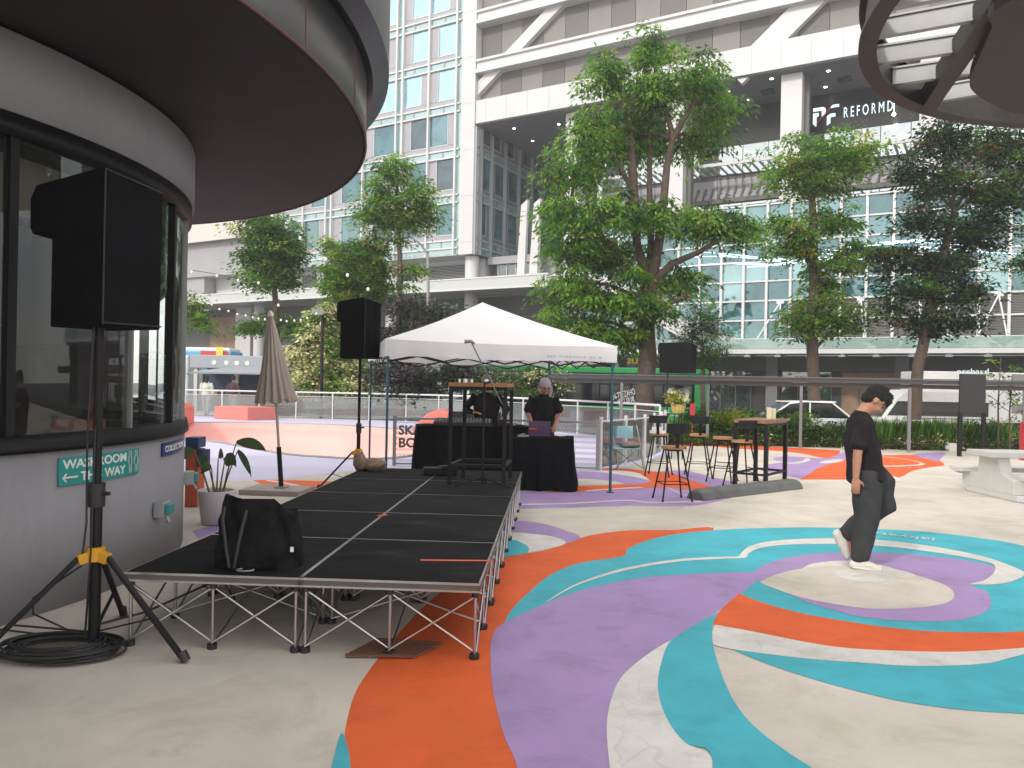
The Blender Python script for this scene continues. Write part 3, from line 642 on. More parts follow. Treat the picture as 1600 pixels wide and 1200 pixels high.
# ------------------------------------------------------------------ cloth helper
def fnoise(x, y, s=0): return (math.sin(x*2.1+s)+math.sin(y*2.7+s*1.7)+math.sin((x+y)*3.9+s*.6)*.6+math.sin((x-y*1.3)*7.1+s)*.3)/2.9
# black bag on the stage
def bag():
    c = Vector((-1.545, 4.76, ST+.002)); t = thing('stage_bag', 'slumped black fabric bag standing on the front left of the stage', 'bag', c)
    b = MB(); nu, nv = 40, 22; vs = []; fs = []
    for j in range(nv+1):
        v = j/nv
        for i in range(nu):
            a = 2*math.pi*i/nu; ca, sa = math.cos(a), math.sin(a)
            e = .55
            x = .262*math.copysign(abs(ca)**e, ca); y = .13*math.copysign(abs(sa)**.8, sa)
            sq = 1-.32*v**1.4
            hh = .39
            top = hh*(1+.10*math.cos(a*1.0+2.9)-.13*math.exp(-((x+.02)/.06)**2)+.06*math.sin(a*3))
            if ca > .2: top *= (1-.08*(ca))
            z = v*top
            y *= (1-.82*v**1.6); x *= (1-.14*v**2)*(1+.02*math.sin(v*9+a))
            fold = .020*math.sin(x*46+z*16)+.018*math.sin(z*30-x*20+1)+.012*math.sin(x*90+z*40)
            nx, ny = ca*.3, (1 if sa > 0 else -1)
            vs.append(c+Vector((x+fold*nx, y+fold*ny*(.4+.6*abs(sa)), max(0, z))))
    for j in range(nv):
        for i in range(nu): k = (i+1) % nu; fs.append((j*nu+i, j*nu+k, (j+1)*nu+k, (j+1)*nu+i))
    b.add(vs, fs, 0, True); b.add([vs[i] for i in range(nu)], [tuple(range(nu))[::-1]]); b.add([vs[nv*nu+i] for i in range(nu)], [tuple(range(nu))])
    b.build('body', mat('bag_cloth', (.007, .007, .009), .8, bump=.5, bscale=30, spec=.2), t)
    s = MB(); s.tube([c+Vector((-.20, -.055, .365)), c+Vector((-.19, -.11, .30)), c+Vector((-.15, -.145, .12)), c+Vector((-.13, -.15, .02))], .012, 6); s.tube([c+Vector((-.05, -.10, .36)), c+Vector((-.07, -.15, .2)), c+Vector((-.10, -.155, .02))], .012, 6); s.build('strap', m_bkp, t)
    s = MB(); s.tube([c+Vector((-.03+.05*math.cos(u), -.165+.03*math.sin(u), .012)) for u in np.linspace(0, 6.2, 14)], .006, 5); s.build('handle_ring', m_grm, t)
    s = MB(); s.box(c+Vector((.235, -.12, .13)), (.02, .004, .03)); s.build('care_label', m_sign_white, t)
bag()

# ------------------------------------------------------------------ covered speakers on stands
def speaker(c, h, w, d, rz, bulge, label):
    """c: centre of the box's underside"""
    t = thing('loudspeaker', label, 'loudspeaker', c, 'loudspeakers in black covers'); M = Matrix.Rotation(rz, 3, 'Z')
    b = MB()
    prof = [(-d/2, 0), (d/2, 0), (d/2, h*.985), (d/2-.02, h), (-d/2, h*.965)]
    if bulge: prof = [(-d/2+.02, 0), (d/2, 0), (d/2, h*.975), (d/2-.02, h), (-d/2, h*.955), (-d/2-bulge*.7, h*.94), (-d/2-bulge, h*.86), (-d/2-bulge*1.02, h*.64), (-d/2-bulge*.8, h*.60), (-d/2-.005, h*.585)]
    n = 10; ring = []
    for k in range(n+1):
        x = -w/2+w*k/n
        sag = 1+.0*k
        ring.append([Vector(c)+M@Vector((x, y+.006*math.sin(k*1.7+z*11), z+(.008*math.sin(k*1.3+y*20) if z > h*.9 else 0))) for y, z in prof])
    m = len(prof)
    vs = [v for r_ in ring for v in r_]; fs = []
    for k in range(n):
        for i in range(m): j = (i+1) % m; fs.append((k*m+i, (k+1)*m+i, (k+1)*m+j, k*m+j))
    b.add(vs, fs, 0); b.poly_ = None
    cap = tessellate_polygon([[Vector((y, z, 0)) for y, z in prof]])
    b.add(ring[0], [tuple(q) for q in cap]); b.add(ring[-1], [tuple(q)[::-1] for q in cap])
    b.build('cover', m_blk, t, .018, fix=True, seg=3)
    s = MB(); s.tube([Vector(c)+M@Vector((w/2+.001, d/2-.015, .01)), Vector(c)+M@Vector((w/2+.001, d/2-.01, h*.97))], .006, 5); s.tube([Vector(c)+M@Vector((-w/2, d/2+.001, .02)), Vector(c)+M@Vector((w/2, d/2+.001, .02))], .006, 5); s.tube([Vector(c)+M@Vector((w/2+.001, d/2-.01, h*.97)), Vector(c)+M@Vector((w/2, -d/2, h*.945))], .006, 5)
    s.build('cover_seam', m_bkp, t)
    return t
def stand(c, top, hub, foot_r, angs, label, hubm, name='speaker_stand', r=.022, brace=True):
    c = Vector(c); t = thing(name, label, 'speaker stand', c, 'tripod stands of the covered loudspeakers')
    b = MB(); b.tube([c+Vector((0, 0, .04)), c+Vector((0, 0, hub+.35))], r*1.35, 12); b.build('lower_tube', m_bkm, t)
    b = MB(); b.tube([c+Vector((0, 0, hub+.3)), c+Vector((0, 0, top))], r, 12); b.build('pole', m_bkm, t)
    b = MB(); b.tube([c+Vector((0, 0, hub+.28)), c+Vector((0, 0, hub+.42))], r*1.9, 12); b.tube([c+Vector((r, 0, hub+.36)), c+Vector((r+.06, -.02, hub+.36))], .012, 8); b.build('clamp', m_bkp, t)
    b = MB()
    for a in angs: b.bar(c+Vector((0, 0, hub)), c+Vector((.095*math.cos(a), .095*math.sin(a), hub-.02)), .05, .06)
    b.tube([c+Vector((0, 0, hub-.035)), c+Vector((0, 0, hub+.045))], .052, 14); b.build('hub', hubm, t, .006)
    for a in angs:
        d = Vector((math.cos(a), math.sin(a), 0)); sd_ = Vector((-d.y, d.x, 0))
        f = c+d*foot_r+Vector((0, 0, .03)); h_ = c+d*.09+Vector((0, 0, hub-.01))
        b = MB(); b.bar(h_, f, .030, .026)
        b.build('leg', m_bkm, t, .004)
        b = MB(); b.tube([f+Vector((0, 0, .03)), f+d*.03-Vector((0, 0, .02))], .026, 10); b.build('rubber_foot', m_bkp, t)
        mid = h_.lerp(f, .62); b = MB(); b.bar(mid, c+Vector((0, 0, .10)), .02, .008); b.build('brace', m_bkm, t)
    return t
m_yel = mat('yellow_hub', (.60, .30, .015), .45)
sc1 = Vector((-2.42, 4.5, 0))
stand(sc1, 1.95, .555, .62, [R(-17), R(103), R(223)], 'near black speaker stand with bright yellow hub beside the pavilion wall', m_yel, r=.024)
speaker(sc1+Vector((.02, .03, 1.888)), .89, .40, .46, R(-48), .12, 'nearest covered loudspeaker, largest in view, against the dark glass') if False else None
# box seen corner-on: near edge at px 160, faces to px 75 and px 250
def boxspeaker(pn, pl, pr, zb, h, bul, label, Y0, dy=(.22, .22), kk=0):
    """pn/pl/pr: picture x of near, left and right edges; Y0 distance of the near edge"""
    n_ = at(pn, 590, Y0); l_ = at(pl, 590, Y0+dy[0]); r_ = at(pr, 590, Y0+dy[1])
    n_.z = l_.z = r_.z = zb; f_ = l_+(r_-n_); c = (l_+r_)/2
    t = thing('loudspeaker', label, 'loudspeaker', c, 'loudspeakers in black covers')
    b = MB(); up = Vector((0, 0, 1)); A = (r_-n_); B = (l_-n_); Bn = B.normalized(); An = A.normalized()
    # side profile in the B direction, pushed along A
    L = B.length
    prof = [(0, 0), (L, 0.0), (L, h*.60), (L+bul*.85, h*.615), (L+bul, h*.66), (L+bul, h*.86), (L+bul*.75, h*.94), (L, h*.955), (.02, h), (0, h*.985)] if bul else [(0, 0), (L, 0), (L, h*.97), (.02, h), (0, h*.985)]
    K = 14; ring = []
    for k in range(K+1):
        q = k/K; dz = -.05*h*q*0
        ring.append([n_+A*q+Bn*(y+.004*math.sin(k*.5+z*5)+.003*math.sin(k*.9-z*13))+up*(z*(1-.075*q*(1 if z > .5*h else 0))+(.006*math.sin(k*2.1+y*15) if z > h*.8 else 0)) for y, z in prof])
    m = len(prof); vs = [v for x in ring for v in x]; fs = []
    for k in range(K):
        for i in range(m): j = (i+1) % m; fs.append((k*m+i, (k+1)*m+i, (k+1)*m+j, k*m+j))
    b.add(vs, fs, 0); cap = tessellate_polygon([[Vector((y, z, 0)) for y, z in prof]])
    b.add(ring[0], [tuple(q) for q in cap]); b.add(ring[-1], [tuple(q)[::-1] for q in cap]); b.build('cover', m_blk, t, .016, fix=True, seg=3)
    s = MB(); s.tube([n_-Bn*.004+up*.01, n_-Bn*.004+up*(h*.98)], .005, 5); s.tube([n_+up*.02-Bn*.002, r_+up*.02-Bn*.002], .005, 5); s.tube([n_+up*h*.985-Bn*.002, r_+up*h*.91-Bn*.002], .006, 5); s.build('cover_seam', m_bkp, t)
    return c
c1 = boxspeaker(158, 76, 250, 1.885, .905, .20, 'nearest covered loudspeaker, the largest, in front of the pavilion glass', 4.35, (.18, .3))
c2 = boxspeaker(568, 530, 594, 1.93, .90, .08, 'covered loudspeaker between the closed parasol and the white tent', 11.2, (.25, .2))
stand((at(560, 700, 11.4).x, 11.4, 0), 1.95, .55, .55, [R(-50), R(70), R(190)], 'speaker stand behind the far left corner of the stage with a sack at its foot', m_yel)
c3 = boxspeaker(1077, 1030, 1088, 2.0-.03, .82, .05, 'smallest covered loudspeaker, beside the big tree trunk', 20.0, (.1, .4))
stand((at(1041, 700, 20.15).x, 20.15, 0), 2.0, .5, .5, [R(-30), R(90), R(210)], 'thin speaker stand behind the bar stools by the big tree', m_bkp)
# cable coil at the foot of the near stand, loose cables
b = MB(); pts = []
for k in range(420):
    a = k*.21; r_ = .27+.055*math.sin(a*.37)+.03*math.sin(a*.11); pts.append(sc1+Vector((-.15+r_*1.05*math.cos(a)+.03*math.sin(a*.05), -.10+r_*.62*math.sin(a)+.03*math.cos(a*.09), .012+.05*abs(math.sin(a*.173))+.016*(k/420))))
b.tube(pts, .0075, 6); tag(b.build('cable_coil', m_bkp), 'heap of coiled black cable on the ground under the near speaker stand', 'cable')
b = MB(); b.tube([sc1+Vector(v) for v in ((-.02, -.03, 1.9), (-.045, -.03, 1.2), (-.03, -.05, .75), (-.05, -.06, .5), (-.30, -.1, .32), (-.36, 0, .2), (-.15, .05, .08), (.1, .1, .03))], .006, 6)
b.tube([sc1+Vector(v) for v in ((.0, -.03, 1.3), (.0, -.05, .6), (-.02, -.06, .1), (-.3, .15, .02), (-.8, .3, .01), (-1.2, .2, .01))], .006, 6)
b.tube([sc1+Vector(v) for v in ((.02, .03, .14), (.2, .2, .16), (.42, .35, .25), (.55, .5, .3), (.5, .9, .05), (.2, 1.6, .01), (.1, 2.4, .01), (.0, 3.1, .01))], .007, 6)
tag(b.build('loose_cable', m_bkp), 'loose black cables hanging down the near speaker pole and along the wall', 'cable')

# sacks at the foot of the middle stand
def lump(c, d, seed, m, mb_=None, nu=18, nv=10, amp=.12):
    b = mb_ or MB(); vs = []; rr = random.Random(seed); ph = [rr.uniform(0, 6) for _ in range(6)]
    for j in range(nv+1):
        th = math.pi*j/nv
        for i in range(nu):
            a = 2*math.pi*i/nu; k = 1+amp*(math.sin(3*a+ph[0]+2*th)+math.sin(5*th+ph[1]+a*2)*.8+math.sin(7*a+ph[2])*math.sin(th)*.4)
            vs.append(Vector(c)+Vector((d[0]*k*math.sin(th)*math.cos(a), d[1]*k*math.sin(th)*math.sin(a), d[2]*(k*math.cos(th)))))
    fs = [(j*nu+i, (j+1)*nu+i, (j+1)*nu+(i+1) % nu, j*nu+(i+1) % nu) for j in range(nv) for i in range(nu)]
    b.add(vs, fs, 0, True); return b
m_sack = mat('sack_cloth', (.24, .17, .13), .9, noise=.45, nscale=9, bump=.6, bscale=25)
zz = ST
b = lump(at(583, 727, 9.95)*1.0, (.19, .12, .085), 3, m_sack); lump(at(562, 722, 9.9), (.09, .09, .11), 5, m_sack, b); tag(b.build('sack', m_sack), 'crumpled brown sandbag sack on the far left corner of the stage', 'sack')

# ------------------------------------------------------------------ bar table with tripod mic stand on the stage
def bartable(corners, top, z0, label, parts, shelf, group=None, thick=.045, lw=.045, over=.04, topm=None):
    c = sum((Vector((x, y, 0)) for x, y in corners), Vector())/4; c.z = z0
    t = thing('bar_table', label, 'table', c, group)
    xs = [Vector((x, y, 0)) for x, y in corners]; cc = Vector((c.x, c.y, 0))
    tp = [cc+(p-cc)*(1+over/((p-cc).length)) for p in xs]
    b = MB(); b.prism([p+Vector((0, 0, top-thick)) for p in tp], (0, 0, thick)); b.build('tabletop', topm or m_wood, t, .004, fix=True)
    ax = (xs[1]-xs[0]).normalized(); rz = math.atan2(ax.y, ax.x)
    for p in xs: b = MB(); b.box(p+Vector((0, 0, (z0+top-thick)/2)), (lw, lw, top-thick-z0), rz); b.build('leg', m_bkm, t)
    b = MB()
    for k in range(4): b.bar(xs[k]+Vector((0, 0, top-thick-.02)), xs[(k+1) % 4]+Vector((0, 0, top-thick-.02)), .03, .035)
    b.build('apron', m_bkm, t)
    b = MB()
    for (i, j, z) in shelf: b.bar(xs[i]+Vector((0, 0, z)), xs[j]+Vector((0, 0, z)), .035, .035)
    b.build('foot_rail', m_bkm, t)
    return t
q = [at(702, 756, 8.75), at(787, 756, 8.75), at(797, 740, 9.4), at(724, 740, 9.4)]
bartable([(p.x, p.y) for p in q], 1.605, ST+.002, 'black legged high table with light wood top standing on the stage rear', None, [(0, 1, .66), (1, 2, .66), (2, 3, .66), (3, 0, .66)])
for k, (px, w_) in enumerate(((718, .03), (727, .05), (737, .03), (760, .05))):
    b = MB(); p = at(px, 596, 9.0); b.tube([(p.x, 9.0, 1.606), (p.x, 9.0, 1.606+.035), (p.x, 9.0, 1.65)], [w_/2, w_/2, w_/3], 10)
    tag(b.build('small_jar', m_sign_white), 'tiny pale jar on the high stage table, number %s from the left' % ['one', 'two', 'three', 'four'][k], 'jar', 'small things on the high stage table')
# mic stand
m0 = at(754, 752, 8.55); m0.z = ST+.002
t = thing('microphone_stand', 'black tripod microphone stand with a long boom in front of the high table', 'microphone stand', m0)
b = MB(); b.tube([m0+Vector((0, 0, .04)), Vector((m0.x, m0.y, 1.62))], .011, 8); b.build('pole', m_bkm, t)
for a in (R(-115), R(-5), R(125)):
    a = {R(-115): R(-165), R(-5): R(-15), R(125): R(85)}[a]
    b = MB(); b.tube([m0+Vector((0, 0, .11)), m0+Vector((.33*math.cos(a), .33*math.sin(a), .012))], .009, 6); b.build('leg', m_bkm, t)
pa, pb = at(736, 534, 8.2), at(785, 632, 8.75)
b = MB(); b.tube([pa, pb], .007, 8); b.build('boom', m_grm, t)
b = MB(); b.tube([pb, pb+(pb-pa).normalized()*.02], .016, 8); pm_ = pa.lerp(pb, .62); b.tube([Vector((m0.x, m0.y, 1.6)), pm_], .012, 8); b.build('clutch', m_bkp, t)
b = MB(); b.tube([pa-Vector((.07, 0, .0)), pa+Vector((.0, 0, .006)), pa+Vector((.04, 0, -.02))], [.022, .018, .014], 10); b.build('microphone', m_grm, t)

# ------------------------------------------------------------------ white tent
T = {'A': Vector((1.5, 11.5, 0)), 'B': Vector((-1.72, 10.62, 0)), 'D': Vector((-2.52, 13.7, 0)), 'C': Vector((.70, 14.6, 0))}
tc_ = (T['A']+T['B']+T['C']+T['D'])/4; apex = Vector((tc_.x, tc_.y, 2.93)); zv0, zv1 = 1.945, 2.19
tt = thing('pop_up_tent', 'white pop up tent with pyramid roof over the two performers', 'tent', tc_)
b = MB(); cs = [T[k] for k in 'ABDC']; ex = [tc_+(p-tc_)*1.03 for p in cs]
def tri_roof(a, c, n=14):
    vs = []; idx = {}
    for i in range(n+1):
        for j in range(n+1-i):
            u, v = i/n, j/n; w_ = 1-u-v
            p = Vector((a.x, a.y, zv1))*u+Vector((c.x, c.y, zv1))*v+apex*w_
            sag = 4*(u*w_+v*w_)*.035+u*v*.30*.35
            p.z -= sag+.012*math.sin(u*19+v*13)*w_*(u+v)
            idx[i, j] = len(vs); vs.append(p)
    fs = []
    for i in range(n):
        for j in range(n-i):
            fs.append((idx[i, j], idx[i+1, j], idx[i, j+1]))
            if j < n-i-1: fs.append((idx[i+1, j], idx[i+1, j+1], idx[i, j+1]))
    b.add(vs, fs, 0, True)
for k in range(4): tri_roof(ex[k], ex[(k+1) % 4])
b.build('canopy', m_fabW, tt, fix=True)
for k in range(4):
    b = MB(); a, c = ex[k], ex[(k+1) % 4]; n = 40; vs = []; nn = (c-a).cross(Vector((0, 0, 1))).normalized()
    for i in range(n+1):
        u = i/n; p = a.lerp(c, u)
        for j, z in enumerate((zv1-u*(1-u)*.30*.35*0, (zv0+zv1)/2, zv0)):
            zt = z if j else zv1-u*(1-u)*.30*.35
            vs.append(p+nn*(.012*math.sin(u*23)*j+.01*math.sin(u*57+1)*j)*.5+Vector((0, 0, zt+(0 if j < 2 else .012*math.sin(u*9)))))
    b.add(vs, [(i*3+j, (i+1)*3+j, (i+1)*3+j+1, i*3+j+1) for i in range(n) for j in range(2)], 0, True); b.build('valance', m_fabW, tt)
for k, nm in enumerate('ABCD'):
    p = T[nm]; b = MB(); b.box(p+Vector((0, 0, 1.05)), (.032, .032, 2.1), .27); b.box(p+Vector((0, 0, .006)), (.09, .09, .012), .27); b.build('leg', m_tealpole, tt)
for k in range(4):
    a, c = cs[k], cs[(k+1) % 4]; b = MB(); n = 4
    for i in range(n):
        p, q_ = a.lerp(c, i/n), a.lerp(c, (i+1)/n); z0, z1 = zv0-.06, zv0+.12
        if i % 2: z0, z1 = z1, z0
        b.bar((p.x, p.y, z0), (q_.x, q_.y, z1), .012, .022); b.bar((p.x, p.y, z1), (q_.x, q_.y, z0), .012, .022)
    b.build('truss', m_bkm, tt)
b = MB(); a, c = ex[1], ex[0]
rr = random.Random(3); u = .68
nn = (c-a).cross(Vector((0, 0, 1))).normalized()
while u < .93:
    w_ = rr.uniform(.006, .014); p, q_ = a.lerp(c, u), a.lerp(c, u+w_); b.bar(p+nn*.016+Vector((0, 0, 2.015)), q_+nn*.016+Vector((0, 0, 2.015)), .003, .022); u += w_+.005+(.012 if rr.random() < .15 else 0)
b.build('faint_print', mat('faint_print', (.55, .55, .56), .7), tt)

# ------------------------------------------------------------------ draped tables
def drape(corn, top, label, seed, reach=0.0):
    """cloth over a table: flat top with an uneven skirt"""
    c = sum((Vector((x, y, 0)) for x, y in corn), Vector())/len(corn)
    t = thing('cloth_table', label, 'table', c, 'tables under black cloth'); pts = []
    n = 26; K = len(corn)
    for k in range(K):
        a, d = Vector((*corn[k], 0)), Vector((*corn[(k+1) % K], 0))
        for i in range(n): pts.append(a.lerp(d, i/n))
    N_ = len(pts); b = MB(); vs = []; rows = [0, .03, .15, .35, .6, .85, 1.0]
    for jr, v in enumerate(rows):
        for i, p in enumerate(pts):
            o = (p-c).normalized(); w_ = i/N_*2*math.pi*K
            f = (.030*math.sin(i*.72+seed)+.02*math.sin(i*1.9+seed*2)+.02*math.sin(i*.31+v*6))*v+.05*v*v
            q_ = p+o*f; z = top*(1-v)+.004
            if v == 1: z += .012*abs(math.sin(i*.5))
            vs.append(Vector((q_.x, q_.y, z+(-.006*math.sin(i*.9) if jr == 0 else 0))))
    fs = [(j*N_+i, (j+1)*N_+i, (j+1)*N_+(i+1) % N_, j*N_+(i+1) % N_) for j in range(len(rows)-1) for i in range(N_)]
    b.add(vs, fs, 0, True); b.add([v for v in vs[:N_]], [tuple(range(N_))], 0)
    b.build('cloth', m_blk, t, fix=True)
    b = MB(); w = [Vector((*p, 0)) for p in corn]
    for p in w: q_ = c+(p-c)*.9; b.box((q_.x, q_.y, top/2), (.035, .035, top-.02))
    b.build('frame', m_bkm, t)
    return t
drape([(-1.44, 11.75), (.30, 12.0), (.20, 12.6), (-1.54, 12.35)], .93, 'long table under black cloth behind the stage, carrying the mixing gear', 1.3)
drape([(-.05, 11.58), (.93, 11.5), (1.0, 12.2), (.05, 11.93)], .79, 'shorter table under black cloth at the right with the purple laptop', 4.1)
lp = Vector((.44, 11.9, .80)); lt = thing('laptop', 'purple laptop open on the shorter black cloth table', 'laptop', lp)
m_lap = mat('laptop_purple', (.12, .07, .16), .4)
b = MB(); b.box(lp+Vector((0, .12, .008)), (.34, .24, .014)); b.build('base', m_lap, lt, .004)
b = MB(); b.para(lp+Vector((-.17, -.01, .018)), (.34, 0, 0), (0, -.05, .215), (0, .006, .0015)); b.build('screen_lid', m_lap, lt)
b = MB(); b.para(lp+Vector((-.165, -.0405, .10)), (.12, 0, 0), (0, -.006, .027), (0, .0012, .0003)); b.build('sticker', m_tape, lt)
b = MB(); b.box((.18, 11.72, .815), (.16, .10, .03), .3); b.tube([(.14, 11.7, .83), (.2, 11.74, .85)], .008, 6); tag(b.build('audio_interface', m_grm), 'small silver audio box beside the laptop', 'audio device')
mx_ = Vector((-.75, 12.05, .94)); mt_ = thing('mixing_desk', 'black mixing desk on the long cloth table by the masked performer', 'mixer', mx_)
b = MB(); b.prism([mx_+Vector(v) for v in ((-.45, -.2, 0), (-.45, .2, 0), (-.45, .2, .10), (-.45, -.2, .05))], (.9, 0, 0)); b.build('body', m_bkp, mt_, fix=True)
b = MB()
for i in range(18):
    for j in range(4): p = mx_+Vector((-.41+.048*i, -.15+.09*j, .058+.0115*j)); b.tube([p, p+Vector((0, 0, .02))], .009, 6)
b.build('knobs', m_grm, mt_)
b = MB(); b.box((-.12, 12.15, .99), (.22, .12, .09), .2); b.tube([(-.12, 12.13, 1.03), (-.12, 12.13, 1.09), (-.06, 12.15, 1.12)], .012, 6); tag(b.build('cable_box', m_bkm), 'small black stage box with a connector between the performers', 'audio device')
b = MB(); pts = [Vector((-.05+.09*math.sin(k*1.3)+.02*k*.3, 12.1+.05*math.cos(k*1.9), .95+.06*abs(math.sin(k*2.2)))) for k in range(14)]; b.tube(pts, .008, 5); tag(b.build('white_cable', m_sign_white), 'tangled white cable on the long cloth table between the performers', 'cable')
b = MB(); b.box(SP(1.0, 5.15, ST+.05), (.42, .22, .09), .1); b.box(SP(.9, 5.12, ST+.10), (.2, .15, .05), .5); tag(b.build('equipment_case', m_bkm, bevel=.01), 'low black equipment case on the stage floor under the high table', 'case')

# ------------------------------------------------------------------ parasol
pb_ = g(440, 770); pu = thing('closed_parasol', 'tall folded beige parasol on a stone base left of the stage', 'parasol', pb_)
topp = at(423, 494, 10.85); ax = (topp-pb_); L_ = ax.length; axn = ax.normalized()
sx = axn.orthogonal().normalized(); sy = axn.cross(sx)
def PA(f): return pb_+ax*f
b = MB(); nf = 16; vs = []; n = nf*6; K = 22
z0f = (at(430, 628, 10.85)-pb_).length/L_
for j in range(K+1):
    v = j/K; f = 1-v*(1-z0f); r_ = .035+.265*v**.86-.025*math.sin(v*math.pi); r_ *= 1 if v < .97 else .97
    for i in range(n):
        a = 2*math.pi*i/n; rr_ = r_*(1-.20*v**.4*(.5+.5*math.cos(a*nf/1)))+.008*math.sin(a*3+v*5)
        ff = f+(.012*math.cos(a*nf/2) if j == K else 0)
        vs.append(PA(ff)+sx*rr_*math.cos(a)+sy*rr_*math.sin(a))
b.add(vs, [(j*n+i, j*n+(i+1) % n, (j+1)*n+(i+1) % n, (j+1)*n+i) for j in range(K) for i in range(n)], 0, True)
b.build('canopy', mat('parasol_cloth', (.44, .375, .335), .85, noise=.08, nscale=4, bump=.15, bscale=60), pu)
b = MB(); b.tube([PA(0.02), PA(1.0)], .02, 10); b.build('pole', mat('parasol_pole', (.45, .40, .38), .4), pu)
b = MB(); b.tube([PA(0), PA(.26)], .034, 12); b.build('sleeve', m_bkm, pu)
b = MB(); b.tube([PA(.99), PA(1.01), PA(1.03)], [.03, .045, .015], 10); b.build('finial', m_sign_white, pu)
b = MB(); b.box(pb_+Vector((-.06, .0, .035)), (.86, .62, .07), -.1); b.box(pb_+Vector((0, 0, .08)), (.16, .16, .025), -.1); b.build('base_slab', mat('stone_slab', (.34, .30, .27), .8, noise=.15, nscale=5), pu, .006)

# ------------------------------------------------------------------ leaves
def leafmesh(name, P_, N_, D_, L_, W_, MI, mats, parent):
    """one rhombic, slightly folded leaf per row"""
    n = len(P_); D_ = D_/np.linalg.norm(D_, axis=1)[:, None]; S_ = np.cross(D_, N_); S_ /= np.linalg.norm(S_, axis=1)[:, None]+1e-9
    org = np.array(ORG[parent.name]) if parent else np.zeros(3)
    L_ = L_[:, None]; W_ = W_[:, None]; U_ = np.cross(S_, D_)
    v = np.stack([P_, P_+D_*L_*.45+S_*W_*.5-U_*W_*.12, P_+D_*L_, P_+D_*L_*.45-S_*W_*.5-U_*W_*.12], 1).reshape(-1, 3)-org
    me = bpy.data.meshes.new(name); me.vertices.add(4*n); me.vertices.foreach_set('co', v.ravel())
    me.loops.add(4*n); me.loops.foreach_set('vertex_index', np.arange(4*n, dtype=np.int32)); me.polygons.add(n)
    me.polygons.foreach_set('loop_start', np.arange(n, dtype=np.int32)*4); me.polygons.foreach_set('loop_total', np.full(n, 4, dtype=np.int32))
    me.polygons.foreach_set('material_index', MI.astype(np.int32)); me.update(calc_edges=True)
    for m in mats: me.materials.append(m)
    o = bpy.data.objects.new(name, me); COL.objects.link(o)
    if parent: o.parent = parent
    ORG[o.name] = ORG[parent.name] if parent else Vector((0, 0, 0)); return o
def leafmat(name, c, tr=.5): return mat(name, c, .45, noise=.25, nscale=2.0, trans=tr, spec=.35)
G_DK = leafmat('leaf_dark', (.032, .085, .022)); G_MD = leafmat('leaf_mid', (.085, .20, .026)); G_LT = leafmat('leaf_light', (.20, .36, .040)); G_YL = leafmat('leaf_yellow', (.36, .32, .035))
G_BR = leafmat('leaf_brown', (.14, .075, .03)); G_CR = leafmat('leaf_cream', (.66, .62, .36), .3); G_PU = leafmat('leaf_grey_purple', (.085, .07, .085)); G_BL = leafmat('leaf_black_green', (.012, .026, .014)); G_GY = leafmat('leaf_grey', (.20, .19, .19))
def clumps(blobs, ncl, per, cs, leaf, asp, nm, weights, droop=.35, flat=.45, shell=.45):
    """leaf clusters through ellipsoids; blobs = (centre, (rx,ry,rz))"""
    Ps, Ns, Ds, Ls, Ms, CC = [], [], [], [], [], []
    vol = np.array([b_[1][0]*b_[1][1]*b_[1][2] for b_ in blobs])**(2/3); vol = vol/vol.sum()
    for (c, r_), w_ in zip(blobs, vol):
        k = max(3, int(ncl*w_)); u = RNG.normal(size=(k, 3)); u /= np.linalg.norm(u, axis=1)[:, None]
        rad = RNG.random(k)**shell*(.72+.5*RNG.random(k)); cc = np.array(c)+u*rad[:, None]*np.array(r_)
        CC.append(cc)
        for i in range(k):
            m = int(per*(.6+.8*RNG.random())); s = cs*(.45+.95*RNG.random()**1.3)
            off = np.clip(RNG.normal(size=(m, 3)), -1.9, 1.9)*np.array([s, s, s*flat]); off[:, 2] -= .25*(off[:, 0]**2+off[:, 1]**2)/s*droop*2
            p = cc[i]+off; od = off.copy(); od[:, 2] = -droop*np.linalg.norm(off[:, :2], axis=1)-.1*s; d = od+RNG.normal(size=(m, 3))*s*.45
            nrm = np.array([0, 0, 1.])+RNG.normal(size=(m, 3))*.45
            Ps.append(p); Ns.append(nrm); Ds.append(d); Ls.append(leaf*(.6+.8*RNG.random(m)))
            base = RNG.choice(nm, p=weights); mi = np.where(RNG.random(m) < .86, base, RNG.choice(nm, size=m, p=weights)); Ms.append(mi)
    return np.concatenate(Ps), np.concatenate(Ns), np.concatenate(Ds), np.concatenate(Ls), np.concatenate(Ms), np.concatenate(CC), asp
def crown(parent, data, mats, name='crown'):
    Pp, N_, D_, L_, M_, CC, asp = data; return leafmesh(name, Pp, N_, D_, L_, L_*asp, M_, mats, parent)
